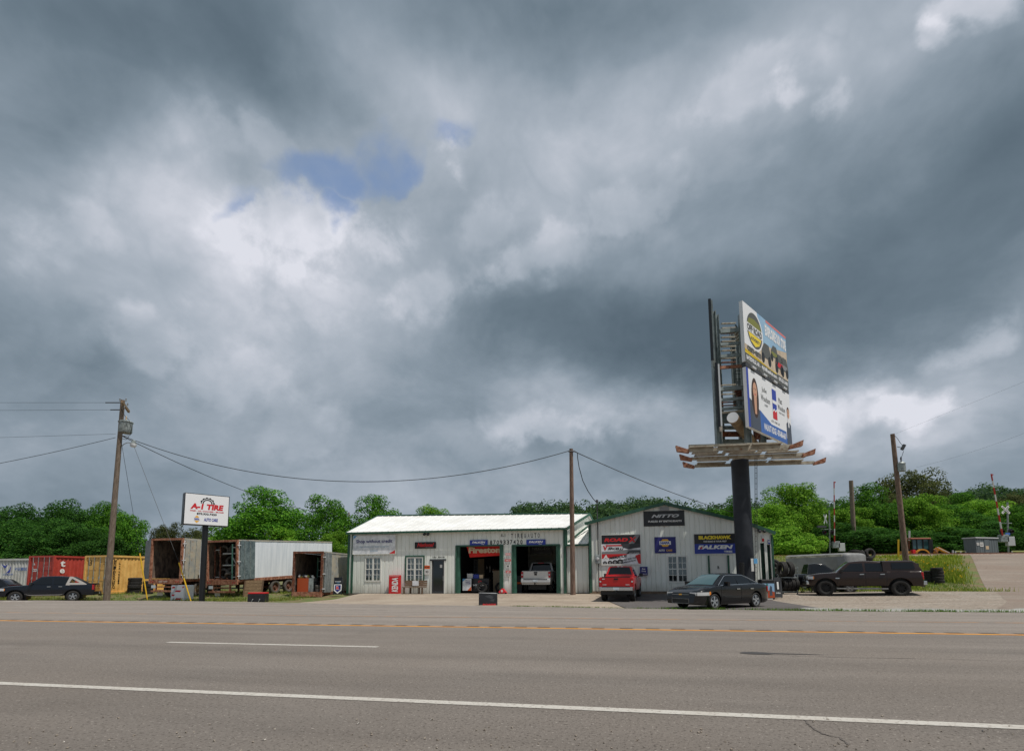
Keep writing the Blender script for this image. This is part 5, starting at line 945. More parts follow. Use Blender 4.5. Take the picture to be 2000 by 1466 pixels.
text(W_,sw_,'中远集团',10.45,.55,1.1,.27,'vinyl_blue',n0=.012,bold=.01); mb=MB(); mb.poly(sw_,[(9.1,.2),(9.5,.3),(9.55,.9),(9.4,.5)],.012); mb.poly(sw_,[(8.6,.95),(9.0,.6),(9.25,.98),(9.0,.8)],.012); mb.build('emblem','vinyl_royal',W_); text(W_,sw_,'COSCON',9.3,.12,.9,.14,'vinyl_blue',n0=.012)
Cb=AT(250,1090,46); container('brown container whose rusty roof shows above the yellow one',Cb,R_(60),6.06,3.1,'cont_brown',.15)
def trailer(label,C,az,L,Wd,H,zf,side_m,door,frame_m='rust',wheels=True,rim='rim_cream',rise=0.,wx=(1.3,2.6),ld=None):
    d,l=yard_frame(C,az); d=(d+z0*rise).normalized(); o=thing('semi_trailer',label,'trailer',(C.x,C.y,gz(C.x,C.y))); C0=Vector((C.x,C.y,zf)); up=d.cross(l).normalized(); up=up if up.z>0 else -up
    loc=lambda x,y,z: C0+d*x+l*y+up*z
    def bx(mb,x0,x1,y0,y1,z0_,z1_): mb.hexa([loc(x0,y0,z0_),loc(x1,y0,z0_),loc(x1,y1,z0_),loc(x0,y1,z0_),loc(x0,y0,z1_),loc(x1,y0,z1_),loc(x1,y1,z1_),loc(x0,y1,z1_)])
    n=int(L/.6)
    rs=lambda x:loc(x,0,0)
    for i in range(n):
        mb=MB(); a,b=.12+(L-.12)*i/n,.12+(L-.12)*(i+1)/n; bx(mb,a,b-.006,-.004-.003*(i%2),.03,.06,H-.1); mb.build('side_panel',side_m,o)
    for k in range(2*n):  # rivet rail posts
        pass
    mb=MB(); bx(mb,0.1,L,Wd-.03,Wd,.05,H-.08); mb.build('left_wall','ply',o); mb=MB(); bx(mb,L-.04,L,.03,Wd-.03,0,H-.05); mb.build('front_wall','ply',o)
    mb=MB(); bx(mb,.1,L-.04,.031,.05,.05,H-.08); mb.build('lining','ply',o); mb=MB(); bx(mb,0.02,L,0.0,Wd,-.14,.02); mb.build('floor','rust_dark',o); mb=MB(); bx(mb,.02,L,0.0,Wd,H-.07,H-.02); mb.build('roof','trailer_grey',o)
    mb=MB(); bx(mb,0.08,L,-.03,.035,H-.1,H); mb.build('top_rail','trailer_tan',o); mb=MB(); bx(mb,.08,L,-.035,.04,-.16,.055)
    mb.build('bottom_rail',frame_m,o)
    fr_=MB(); bx(fr_,-.04,.1,-.03,.09,-.3,H); bx(fr_,-.04,.1,Wd-.09,Wd+.03,-.3,H); bx(fr_,-.04,.1,.09,Wd-.09,H-.14,H-.005); bx(fr_,-.05,.1,.09,Wd-.09,-.32,-.01); fr=fr_.build('rear_frame',frame_m,o)
    if wheels:
        mb=MB()
        for y in (.55,Wd-.6): bx(mb,-.02,.08,y,y+.1,-.8,-.3)
        bx(mb,-.04,.07,.2,Wd-.2,-.86,-.74); bx(mb,-.02,.06,.6,Wd-.6,-.55,-.48); mb.build('bumper_guard',frame_m,o)
        mb=MB(); bx(mb,-.06,-.045,Wd-.6,Wd-.25,-.6,-.4); mb.build('plate','plate',o); mb=MB(); bx(mb,.2,.22,Wd-.95,Wd-.5,-1.1,-.72); mb.build('mud_flap','paper',o)
        for y in (.12,.3,Wd-.35,Wd-.17): mb=MB(); mb.disc(lambda u,v,n_=0.:loc(-.055-n_,u,v),y,-.17,.05,0,10); mb.build('tail_light','lens_red',fr)
        mb=MB(); bx(mb,.3,L-.6,.8,.95,-.4,-.16); bx(mb,.3,L-.6,Wd-.95,Wd-.8,-.4,-.16)
        for x in wx: mb.bar(loc(x,.3,-.72),loc(x,Wd-.3,-.72),.07)
        mb.build('chassis','rust_dark',o)
        for x in wx:
            for y in (.14,Wd-.14):
                ctr=loc(x,y,-.72); w=MB(); w.lathe(tyre_prof(.5,.26,.3),ctr,l,n=28,close=True); wo=w.build('tyre','rubber_old',o,smooth=True); w=MB(); s_=-1 if y<1 else 1; w.lathe([(.31,.1*s_),(.27,.1*s_),(.24,.02*s_),(.12,.03*s_),(.1,.1*s_),(0,.1*s_)],ctr,l,n=22); w.build('rim',rim,wo,smooth=True)
        mb=MB()
        for y in (.4,Wd-.4): mb.beam(loc(L-2.2,y,-1.15),loc(L-2.2,y,-.16),.1,.1)
        mb.build('landing_leg','rust_dark',o)
    if door:
        mb=MB(); bx(mb,.16,.16+Wd/2-.02,-.12,-.07,.02,H-.08); q=mb.build('door',door,o); mb=MB()
        for z in (.25,H*.45,H-.4): mb.bar(loc(-.04,-.06,z),loc(.18,-.13,z),.03)
        mb.build('hinge','lightgrey',q); mb=MB()
        for x in (.5,1.0): mb.bar(loc(x,-.14,.05),loc(x,-.14,H-.12),.018,n=6)
        mb.build('lock_rod','galv',q)
    if ld:
        mb=MB(); u=(l*ld[1]-d*ld[0]).normalized(); p=loc(0,Wd+.03,0); mb.hexa([p+up*.02,p+u*1.2+up*.02,p+u*1.2+d*.05+up*.02,p+d*.05+up*.02]+[p+up*(H-.08),p+u*1.2+up*(H-.08),p+u*1.2+d*.05+up*(H-.08),p+d*.05+up*(H-.08)]); mb.build('door','trailer_grey',o)
    return o,loc,fr
T1C=AT(355,1090,34.6); T1,l1,_=trailer('empty open white trailer with brown plywood lining, leftmost of the trailers',T1C,R_(2),8.,2.55,2.78,1.2,'trailer_white','trailer_tan',ld=(-.43,.9),wx=(1.6,3.0))
text(T1,lambda u,v,n=0.:l1(-.052-n,2.55-u,v),'EZE TOW',1.2,-.16,.7,.08,'paper')
T2C=AT(465,1090,34.6); T2,l2,f2=trailer('long white trailer packed with scrap tyres, middle of the trailers',T2C,R_(6),10.2,2.6,2.72,1.12,'trailer_white','galv_old',rise=.05,rim='rim_rust',wx=(3.6,5.0))
T3C=AT(629,1120,34.3); T3,l3,f3=trailer('small rusty open trailer box sitting on the ground beside the shop',T3C,R_(-5),5.,2.05,2.78,.24,'trailer_tan','trailer_grey',wheels=False,frame_m='rust_dark')
mb=MB(); p=[l3(-.1,-.05,-.2),l3(-.1,2.0,-.2),l3(-.1,2.0,.02),l3(-.1,-.05,.02)]; mb.beam(l3(-.08,-.05,-.1),l3(-.08,2.0,-.1),.12,.34); mb.bar(l3(-.18,.3,-.22),l3(-.18,1.6,-.22),.05); mb.build('bumper_guard','rust',T3)
# racks and load inside the trailers
def rack(label,loc,x,y0,y1,z0_,z1_,m,diag=True):
    o=thing('rack_upright',label,'rack',loc(x,(y0+y1)/2,z0_)); 
    for y in (y0,y1): mb=MB(); mb.beam(loc(x,y,z0_),loc(x,y,z1_),.08,.07); mb.build('upright',m,o)
    for z in (z0_+.15,z1_-.25): mb=MB(); mb.beam(loc(x,y0,z),loc(x,y1,z),.05,.06); mb.build('rung','rackgrey',o)
    if diag: mb=MB(); mb.beam(loc(x,y1,z1_-.9),loc(x,y0,z0_+.6),.04,.05); mb.build('brace','rackgrey',o)
rack('pale green rack upright standing in the tyre trailer',l2,.35,.12,.75,.03,2.45,'rackgreen'); rack('rusty rack frame at the left of the tyre trailer',l2,.5,1.95,2.42,.03,2.3,'rust_dark',False); rack('pale green rack frame inside the small rusty trailer',l3,2.6,1.1,1.62,.95,2.45,'rackgreen')
for k,(z,) in enumerate(((1.75,),(.95,))):
    mb=MB(); mb.hexa([l2(.5,.7,z),l2(.6,.7,z),l2(.6,1.75,z),l2(.5,1.75,z),l2(.5,.7,z+.08),l2(.6,.7,z+.08),l2(.6,1.75,z+.08),l2(.5,1.75,z+.08)]); o=mb.build('shelf_beam','rackgrey',origin=l2(.55,1.2,z)); tag(o,('upper','lower')[k]+' grey shelf beam across the tyre trailer','shelf beam')
    mb=MB(); mb.hexa([l2(.62,.5,z),l2(3,.5,z),l2(3,2.2,z),l2(.62,2.2,z),l2(.62,.5,z+.04),l2(3,.5,z+.04),l2(3,2.2,z+.04),l2(.62,2.2,z+.04)]); mb.build('shelf_deck','ply',o)
ax=Vector((math.sin(R_(6)),math.cos(R_(6)),0)); lx=Vector((-ax.y,ax.x,0))
TT=[((.75,1.9,2.0),ax+lx*.5,'upright tyre at the top left of the tyre trailer'),((.7,1.82,.42),ax+lx*.2,'upright tyre at the lower left of the tyre trailer'),((1.0,1.2,2.1),ax+lx*1.2,'tyre leaning on the upper shelf of the tyre trailer'),((.5,1.05,.3),ax*.5+z0*.9+lx*.2,'tilted tyre lying in the doorway of the tyre trailer'),((.9,1.3,.5),ax+lx*.8+z0*.3,'tyre behind the tilted one in the tyre trailer'),
 ((.8,.95,.75),ax+z0*.5-lx*.3,'tyre leaning on the heap in the middle of the tyre trailer'),((.9,.5,.8),ax-lx*.3+z0*.2,'tyre behind the green upright, low in the tyre trailer'),((.9,.45,1.4),ax-lx*.5,'tyre behind the green upright, high in the tyre trailer'),((1.1,1.6,1.25),ax+lx*.9,'tyre between the two shelves of the tyre trailer'),((1.3,1.5,.4),ax+z0*.2,'tyre deep in the dark of the tyre trailer')]
for (x,y,z),a_,lb in TT: tyre(l2(x,y,z),a_,lb,.37,.23,.21,'scrap tyres in the trailer','rubber_old')
d3=Vector((math.sin(R_(-5)),math.cos(R_(-5)),0)); 
o=thing('freezer','dented orange and grey chest freezer inside the small rusty trailer','freezer',l3(.5,1.3,.0)); mb=MB(); mb.hexa([l3(.25,1.05,.05),l3(1.1,1.05,.05),l3(1.1,1.85,.05),l3(.25,1.85,.05),l3(.25,1.05,.98),l3(1.1,1.05,.98),l3(1.1,1.85,.98),l3(.25,1.85,.98)]); mb.build('body','rack_orange',o); mb=MB(); mb.hexa([l3(.24,.75,.05),l3(.9,.75,.05),l3(.9,1.045,.05),l3(.24,1.045,.05),l3(.24,.75,.98),l3(.9,.75,.98),l3(.9,1.045,.98),l3(.24,1.045,.98)]); mb.build('end_panel','galv',o)
for k in range(7): mb=MB(); mb.cbox(l3(.4+.1*random.random(),.85+.15*k,1.05+.06*random.random()),(.24,.2,.12),Euler((random.random(),random.random(),random.random()*3))); o=mb.build('scrap_item',('paper','darkgrey','olive_print')[k%3],origin=l3(.5,.85+.15*k,1.05)); tag(o,('pale paper scrap','dark scrap','olive scrap')[k%3]+' heaped on the orange freezer, number %s from the front'%('one','two','three','four','five','six','seven')[k],'scrap',group='scrap on the freezer')
for k in range(3): tyre(l3(.7+.25*k,.62-.08*k,.42),d3*.3+Vector((.7,-.3,.1)),('leftmost','middle','rightmost')[k]+' upright tyre leaning inside the small rusty trailer',.38,.22,.21,'tyres in the small trailer')
for k in range(2): tyre(l3(.4,.3,.14+.25*k),(0,0,1),('lower','upper')[k]+' tyre of the pair lying by the small trailer door',.33,.24,.19,'tyre pair in the small trailer','rubber_old')
# wooden panel, wrapped stack, red topped display, lid
p0=GG(474,1165); p1=GG(511.5,1164); hh=(1165-1133)*(p0-CC).dot(CF)/1000; uu=(p1-p0).normalized(); t=thing('wooden_crate_panel','brown slatted wooden panel leaning under the long white trailer','wooden panel',(p0+p1)/2); Lw=(p1-p0).length; fr=frame(p0,uu,(0,0.12,1),(uu.y,-uu.x,0))
for k in range(5): mb=MB(); mb.fbox(fr,.06,Lw-.06,hh*k/5+.01,hh*(k+1)/5-.008,-.03,0); mb.build('plank','plank',t)
for a,b in ((0,.08),(Lw-.08,Lw)): mb=MB(); mb.fbox(fr,a,b,0,hh,-.04,.025); mb.build('post','wood',t)
p=GG(344,1172.5); dd=(p-CC).dot(CF); w=28*dd/1000; h_=30*dd/1000; mb=MB(); R3=Matrix.Rotation(CA-.1,3,'Z'); mb.cbox(p+Vector((0,w/2,h_/2)),(w,w,h_),R3); o=mb.build('wrapped_stack','vinyl_white',origin=p+Vector((0,w/2,0)),bevel=.05); tag(o,'square stack wrapped in white banner with red marks beside the sign post','wrapped stack')
fr=frame(p+Vector((0,w/2,h_/2)),R3@Vector((1,0,0)),(0,0,1),R3@Vector((0,-1,0))); s=(o,lambda u,v,n=0.:fr(u,v,n+w/2),w,h_)
for x,y,sz in ((.05,.12,.5),(-.3,-.14,.25),(-.3,.36,.25),(.1,-.38,.5),(.42,.38,.12)): patch(s,[(x-sz/2,y-.05),(x-sz*.3,y+.06),(x+sz/2,y+.05),(x+sz*.3,y-.06)],'sign_red',.004); 
patch(s,[(-.5,-.2),(-.1,.1),(.0,.5),(-.15,.5),(-.3,.1),(-.5,0)],'lightgrey',.003)
p=GG(497,1175.5); dd=(p-CC).dot(CF); w=34*dd/1000; h_=19*dd/1000; mb=MB(); mb.cbox(p+Vector((0,.3,h_*.42)),(w,.55,h_*.84),Matrix.Rotation(CA,3,'Z')); o=mb.build('tyre_display','blackvinyl',origin=p+Vector((0,.3,0)),bevel=.05); tag(o,'low black display box with red top at the road edge','display'); mb=MB(); mb.cbox(p+Vector((0,.3,h_*.92)),(w*.98,.52,h_*.14),Matrix.Rotation(CA,3,'Z')); mb.build('lid','red',o,bevel=.02)
for k in (-.2,.25): mb=MB(); mb.bar(p+Vector((w*k,.0,0.02)),p+Vector((w*k+.1,-.02,.18)),.02); mb.build('stake','lightgrey',o)
p=GG(235,1169.5); mb=MB(); mb.lathe([(0,.12),(.15,.12),(.16,.1),(.16,0)],p,n=18); o=mb.build('bucket_lid','green_jamb',origin=p,smooth=True); tag(o,'small green lid lying on the verge right of the pole','lid')
# ---------------------------------------------------------------- vehicles
def lerp_prof(pr,x):
    if x<=pr[0][0]: return pr[0][1]
    for (a,b),(c,d) in zip(pr,pr[1:]):
        if x<=c: t=(x-a)/(c-a); return b+(d-b)*t
    return pr[-1][1]
class Car:
    def __init__(s,name,label,cat,loc,yaw,sc,L,W,wx,R,tw,top,sill,paint,cab=None,arch=.0,tf=.10,df=.55,tr=.05,dr=.3,rim='alloy',spokes=5,z_mid=.75,low_ends=.0,pitch=0.,rin=.62,group=None):
        s.t=thing(name,label,cat,loc,group=group,rot=(0,pitch,yaw)); s.t.scale=(sc,)*3; s.L,s.W,s.top,s.sill,s.wx,s.R=L,W,top,sill,wx,R; s.ar=arch or R+.07; s.tf,s.df,s.tr,s.dr=tf,df,tr,dr; s.zm=z_mid; s.le=low_ends
        s.x0,s.x1=top[0][0],top[-1][0]; s.paint=paint
        xs=set(frange(s.x0,s.x1,.11))|{p[0] for p in top}
        for w in wx: xs|={w+s.ar*math.cos(math.pi*k/14) for k in range(15)}
        xs=sorted(x for x in xs if s.x0<=x<=s.x1); xs=[x for i,x in enumerate(xs) if i==0 or x-xs[i-1]>.004]; mb=MB(); n=None
        for x in xs:
            zl,zh=s.low(x),s.high(x); r=[]
            for f in (0,.04,.2,.4,.6,.8,.93): z=zl+(zh-zl)*f; r.append((s.y(x,z)-(.03 if f==0 else 0),z))
            yt=s.y(x,zh); r+=[(yt-.02,zh-.02),(yt-.06,zh),(yt*.6,zh+.022),(0,zh+.03)]
            ring=[(x,-y,z) for y,z in r]+[(x,y,z) for y,z in r[-2::-1]]; n=len(ring); mb.v+=[Vector(q) for q in ring]
        for i in range(len(xs)-1):
            for k in range(n): k2=(k+1)%n; mb.f.append((i*n+k,(i+1)*n+k,(i+1)*n+k2,i*n+k2))
        mb.f.append(tuple(range(n))); mb.f.append(tuple(range((len(xs)-1)*n,len(xs)*n)))
        s.body=mb.build('body',paint,s.t,local=True,smooth=True)
        for w in wx:
            for sd in (-1,1): s.wheel(w,sd*(W/2-tw/2-.02),tw,rim,spokes,sd,rin)
        mb=MB(); mb.box((s.x0+.5,-W*.28,sill-.02),(s.x1-.9,W*.28,sill+.15))
        for w in wx: mb.bar((w,-W*.4,R),(w,W*.4,R),.06)
        mb.build('underbody','black',s.t,local=True)
        for w in wx: mb=MB(); mb.box((w-s.ar,-W/2+tw+.12,R*.55),(w+s.ar,W/2-tw-.12,R+s.ar)); mb.build('wheel_well','black',s.t,local=True)
        s.cab=cab
        if cab: s.cabin(*cab)
    def low(s,x):
        z=s.sill+s.le*max(0,(abs(x-(s.x0+s.x1)/2)/((s.x1-s.x0)/2)-.8)/.2)
        for w in s.wx:
            if abs(x-w)<s.ar: z=max(z,s.R+math.sqrt(max(0,s.ar**2-(x-w)**2)))
        return min(z,s.high(x)-.1)
    def high(s,x): return lerp_prof(s.top,x)
    def y(s,x,z):
        k=1.
        if x>s.x1-s.df: k-=s.tf*((x-(s.x1-s.df))/s.df)**2.2
        if x<s.x0+s.dr: k-=s.tr*((s.x0+s.dr-x)/s.dr)**2.2
        d=z-s.zm; return s.W/2*k*(1-(.16*d*d if d>0 else .22*d*d))
    def wheel(s,x,y,tw,rim,spokes,sd,rin=.62):
        R=s.R; mb=MB(); mb.lathe([(0,-.02),(R*.45,-.02),(R*.5,.02),(0,.02)],(x,y,R),(0,1,0),n=20); w=mb.build('wheel','black',s.t,local=True)
        mb=MB(); mb.lathe(tyre_prof(R,tw,R*rin),(x,y,R),(0,1,0),n=32,close=True); mb.build('tyre','rubber',w,local=True,smooth=True)
        ri=R*rin; f=sd*(tw*.36); mb=MB(); mb.lathe([(ri+.006,-f),(ri+.006,f),(ri-.02,f+sd*.01),(ri-.035,f-sd*.02),(ri-.05,-f)],(x,y,R),(0,1,0),n=28); mb.lathe([(0,f+sd*.005),(.05,f),(.065,f-sd*.03)],(x,y,R),(0,1,0),n=14)
        for k in range(spokes):
            t=2*math.pi*k/spokes+.3
            for dt in ((-.14,.14) if spokes==5 else (0,)):
                c,sn=math.cos(t+dt),math.sin(t+dt); c2,s2=math.cos(t+dt*.6),math.sin(t+dt*.6); mb.beam((x+.04*c,y+f-sd*.015,R+.04*sn),(x+(ri-.015)*c2,y+f-sd*.02,R+(ri-.015)*s2),.05 if spokes==5 else .04,.05)
        mb.build('rim',rim,w,local=True,smooth=True)
    def side(s,name,x0,x1,z0,z1,m,off=.008,sides=(-1,1),parent=None,nx=8,nz=5,sl=0.):
        out=[]
        for sd in sides:
            mb=MB()
            for j in range(nz+1):
                for i in range(nx+1): z=z0+(z1-z0)*j/nz; x=x0+(x1-x0)*i/nx+sl*(z-z0); z=max(z,s.low(x)+.02); mb.v.append(Vector((x,sd*(s.y(x,z)+off),z)))
            mb.f=[(j*(nx+1)+i,j*(nx+1)+i+1,(j+1)*(nx+1)+i+1,(j+1)*(nx+1)+i) for j in range(nz) for i in range(nx)]
            out.append(mb.build(name,m,parent or s.t,local=True,smooth=True,normals=False))
        return out
    def door(s,x0,x1,z0,z1,handle='chrome',hx=None):
        s.side('door_gap',x0-.014,x1+.014,z0-.014,z1,'black',.002); ds=s.side('door',x0,x1,z0,z1,s.paint,.007)
        for sd,d in zip((-1,1),ds):
            x=hx if hx is not None else x0+.16; z=z1-.12; mb=MB(); yy=s.y(x,z)+.03; mb.box((x-.11,sd*yy-.015,z-.025),(x+.11,sd*yy+.015,z+.025)); mb.build('handle',handle,d,local=True,bevel=.008)
    def box(s,name,m,lo,hi,bev=.01,parent=None):
        mb=MB(); mb.box(lo,hi); return mb.build(name,m,parent or s.t,local=True,bevel=bev)
    def cabin(s,xA,xB,xC,xD,zb,zr,wb,wr,glass,sidewins,ws=True,rw=True,paint=None):
        s.cy=lambda z:wb+(wr-wb)*(z-zb)/(zr-zb)
        def zt(x):
            if x>=xB: t=(x-xB)/(xA-xB); return zr+(zb-zr)*(t**1.15)
            if x<=xC: t=(xC-x)/(xC-xD); return zr+(zb-zr)*(t**1.2)
            t=(x-xC)/(xB-xC); return zr+.05*math.sin(math.pi*t)
        s.zt=zt; xs=sorted(set(frange(xD,xC,.09)+frange(xC,xB,.15)+frange(xB,xA,.09))); mb=MB()
        for x in xs:
            z=zt(x); y=s.cy(min(z,zr)); e=min(1,(z-zb)/.15); r=[(wb,zb-.06),(s.cy(zb+(min(z,zr)-zb)*.5),zb+(min(z,zr)-zb)*.5),(y,z-.035*e),(y-.02*e-.001,z-.01*e),(y-.07,z+.004),(y*.5,z+.02),(0,z+.026)]
            ring=[(x,-a,b) for a,b in r]+[(x,a,b) for a,b in r[-2::-1]]; n=len(ring); mb.v+=[Vector(q) for q in ring]
        for i in range(len(xs)-1):
            for k in range(n-1): mb.f.append((i*n+k,(i+1)*n+k,(i+1)*n+k+1,i*n+k+1))
        s.cabo=mb.build('cabin',paint or s.paint,s.t,local=True,smooth=True)
        def slope(name,xa,xb,marg):
            mb=MB(); nx,ny=6,8
            for i in range(nx+1):
                x=xa+(xb-xa)*i/nx; z=zt(x); hy=s.cy(min(z,zr))-marg
                for k in range(ny+1): u=k/ny*2-1; y=hy*u; mb.v.append(Vector((x,y,z+.026*(1-min(1,abs(y)/(hy+marg))**1.5)+.012)))
            mb.f=[(i*(ny+1)+k,i*(ny+1)+k+1,(i+1)*(ny+1)+k+1,(i+1)*(ny+1)+k) for i in range(nx) for k in range(ny)]
            mb.build(name,glass if name=='windshield' else 'car_glass',s.t,local=True,smooth=True,normals=False)
        if ws: slope('windshield',xB+.04,xA-.05,.1)
        if rw: slope('rear_window',xC-.04 if xC-xD>.25 else xC-(xC-xD)*.10,xD+.07 if xC-xD>.25 else xD+(xC-xD)*.16,.13)
        for pl in sidewins:
            for sd in (-1,1): mb=MB(); mb.add([(x,sd*(s.cy(z)+.006),z) for x,z in pl],[tuple(range(len(pl)))]); mb.build('side_window','car_glass',s.t,local=True,normals=False)
    def mirror(s,x,z,m='car_plastic'):
        for sd in (-1,1):
            y=s.y(x,z-.1); mb=MB(); mb.cbox((x,sd*(y+.13),z),(.14,.22,.2),Euler((0,0,sd*-.15))); mb.bar((x+.03,sd*(y-.04),z-.07),(x,sd*(y+.1),z-.05),.03); mb.build('mirror',m,s.t,local=True,bevel=.03)
    def end(s,name,x,y0,y1,z0,z1,m,th=.02,bev=.006,parent=None,out=1):
        return s.box(name,m,(min(x,x+th*out),y0,z0),(max(x,x+th*out),y1,z1),bev,parent)
    def finish(s): pass
mat('car_glass_tint',(20,26,28),.05,spec=.9,coat=.5)
# black sedan at the road edge
fw_,rw_=GG(1398,1189.5),GG(1470,1185.5); hd=(fw_-rw_).normalized(); hd.z=0; hd.normalize(); cen=(fw_+rw_)/2+Vector((hd.y,-hd.x,0))*.76; sc=.96
c=Car('sedan','black four door sedan with chrome trim facing left at the road edge','car',(cen.x,cen.y,gz(cen.x,cen.y)),math.atan2(hd.y,hd.x),sc,5.1,1.86,(1.42,-1.40),.335,.22,
 [(-2.48,.62),(-2.46,.86),(-2.38,1.0),(-2.1,1.05),(-1.7,1.07),(1.0,1.0),(1.3,.985),(1.9,.90),(2.25,.80),(2.44,.70),(2.5,.55)],.2,'car_black',
 (1.32,.42,-.95,-2.02,.99,1.47,.80,.58,'car_glass_blue',[[(1.0,1.03),(.42,1.38),(.28,1.42),(-.18,1.43),(-.26,1.05)],[(-.34,1.05),(-.26,1.43),(-.85,1.42),(-1.12,1.30),(-1.22,1.07)],[(-1.28,1.08),(-1.19,1.28),(-1.45,1.2),(-1.72,1.09)]]),tf=.20,df=.75,tr=.16,dr=.6,low_ends=.06,rin=.72)
c.door(-.30,1.0,.34,.97,hx=-.1); c.door(-1.22,-.33,.34,.97,hx=-1.05); c.mirror(.78,1.08,'car_black')
for sd in (-1,1):
    mb=MB(); P_=[]
    for k in range(7):
        t=k/6; x=1.72+.72*t; y=(.86-.30*t**1.6); P_+= [(x,sd*(y+.02),.60+.07*(1-t)),(x-.04,sd*(y-.02-.02*t),.80-.06*t)]
    mb.v=[Vector(q) for q in P_]; mb.f=[(2*k,2*k+2,2*k+3,2*k+1) for k in range(6)]; 
mb=None
c.side('headlight',1.78,2.40,.60,.74,'lens_clear',.012,nx=8,nz=3); c.side('turn_signal',1.70,1.80,.62,.76,'amber',.014,nx=2,nz=2); c.side('tail_light',-2.45,-2.22,.70,.94,'lens_red',.012,nx=3,nz=3); c.side('side_moulding',-1.2,1.0,.52,.56,'chrome' if False else 'car_plastic',.014,nz=1)
for y0,y1 in ((-.78,-.46),(.46,.78)): c.end('headlight',2.40,y0,y1,.60,.73,'lens_clear',.05)
g=c.end('grille',2.455,-.46,.46,.60,.68,'car_plastic',.03); c.end('grille_bar',2.48,-.45,.45,.635,.65,'chrome',.02,parent=g); c.end('emblem',2.49,-.07,.07,.615,.665,'gold',.02,parent=g)
g=c.end('air_intake',2.47,-.44,.44,.28,.46,'black',.035); 
for z in (.265,.455): c.end('intake_trim',2.475,-.46,.46,z,z+.02,'steel',.04,parent=g)
for y in (-.46,.44): c.end('intake_trim',2.475,y,y+.02,.285,.455,'steel',.04,parent=g)
for sd in (-1,1): mb=MB(); mb.path([(1.06,sd*(c.cy(1.0)+.015),1.01),(.42,sd*(c.cy(1.4)+.012),1.405),(.25,sd*(c.cy(1.45)+.012),1.44),(-.86,sd*(c.cy(1.44)+.012),1.44),(-1.2,sd*(c.cy(1.31)+.014),1.31),(-1.75,sd*(c.cy(1.08)+.015),1.075),(1.06,sd*(c.cy(1.02)+.015),1.015)],.013,5); mb.build('window_trim','chrome',c.t,local=True)
c.box('sunroof','car_glass',(-.55,-.38,1.505),(.15,.38,1.535))
def pickup(label,loc,yaw,sc,paint,L=5.6,W=1.98,wb=3.6,R=.40,lift=0.,crew=True,glass='car_glass',rim='alloy',spokes=5,tw=.27,handle='chrome',name='pickup_truck',bumper='chrome',bedz=1.30,pitch=0.,rin=.6,cabl=None,zr_=1.9,group=None,rt=None):
    h=lift; xf=wb/2+.05; xr=-wb/2+.05; x1=xf+.95; x0=x1-L; be=bedz+h; zr=zr_+h
    cA=xf-.62; cB=cA-.72; cD=cB-(1.75 if crew else 1.0); cC=cD+.16
    if cabl: cC,cD=cabl
    zb=1.22+h
    top=[(x0,be-.45),(x0+.015,be-.01),(x0+.04,be),(cD,be),(cD+.05,be-.03),(cA-.25,1.24+h),(cA,1.22+h),(x1-.6,1.15+h),(x1-.15,1.06+h),(x1-.03,.98+h),(x1,.78+h)]
    wins=[[(cA-.28,zb+.06),(cB-.02,zr-.1),(cB-.62 if crew else cC+.1,zr-.08),(cB-.64 if crew else cC+.06,zb+.06)]]
    if crew: wins.append([(cB-.76,zb+.06),(cB-.74,zr-.08),(cC-.02,zr-.1),(cC-.04,zb+.06)])
    c=Car(name,label,'pickup truck',loc,yaw,sc,L,W,(xf,xr),R,tw,top,.42+h,paint,(cA,cB,cC,cD,zb,zr,W/2-.11,W/2-.3,glass,wins),arch=R+.13,rim=rim,spokes=spokes,z_mid=.85+h,tf=.12,df=.6,tr=.02,dr=.2,pitch=pitch,rin=rin,group=group)
    d0=cB-.68 if crew else cC+.0
    c.door(d0,cA+.0,.50+h,zb-.0,handle,hx=d0+.16)
    if crew: c.door(max(cD+.06,xr+R+.2),d0-.03,.50+h,zb,handle,hx=max(cD+.06,xr+R+.2)+.16)
    c.mirror(cA-.22,zb+.1); c.h=h; c.be=be; c.lims=(x0,x1,cA,cB,cC,cD,xf,xr,zb,zr)
    c.side('bed_gap',cD-.012,cD+.012,.5+h,be-.02,'black',.003,nx=1)
    # rear: tailgate, lamps, bumper
    g=c.end('tailgate',x0-.025,-W/2+.17,W/2-.17,be-.52,be-.02,paint,.03,.015); c.end('handle',x0-.045,-.12,.12,be-.16,be-.07,'black',.03,parent=g); c.end('tailgate_cap',x0-.03,-W/2+.18,W/2-.18,be-.018,be+.02,'car_plastic',.05,parent=g)
    for sd in (-1,1):
        q=c.end('tail_light',x0-.025,min(sd*(W/2-.16),sd*(W/2-.015)),max(sd*(W/2-.16),sd*(W/2-.015)),be-.46,be-.06,'lens_red',.12,.02); c.end('reverse_lamp',x0-.03,min(sd*(W/2-.14),sd*(W/2-.04)),max(sd*(W/2-.14),sd*(W/2-.04)),be-.30,be-.22,'lens_clear',.02,parent=q)
    b=c.box('rear_bumper',bumper,(x0-.16,-W/2+.03,be-.78),(x0+.02,W/2-.03,be-.56),.03); c.end('plate',x0-.175,-.16,.16,be-.74,be-.60,'plate',.02,parent=b); c.end('step_pad',x0-.17,-W/2+.2,W/2-.2,be-.575,be-.55,'car_plastic',.12,parent=b)
    mb=MB(); mb.bar((x0-.1,0,be-.85),(x0-.32,0,be-.87),.035); mb.lathe([(0,.1),(.03,.09),(.03,0)],(x0-.31,0,be-.86),n=8); mb.build('hitch','black',c.t,local=True)
    # front: bumper, grille, lamps
    c.box('front_bumper',bumper,(x1-.12,-W/2+.1,.50+h),(x1+.06,W/2-.1,.74+h),.04); g=c.end('grille',x1-.03,-.55,.55,.80+h,1.0+h,'car_plastic',.05,.01)
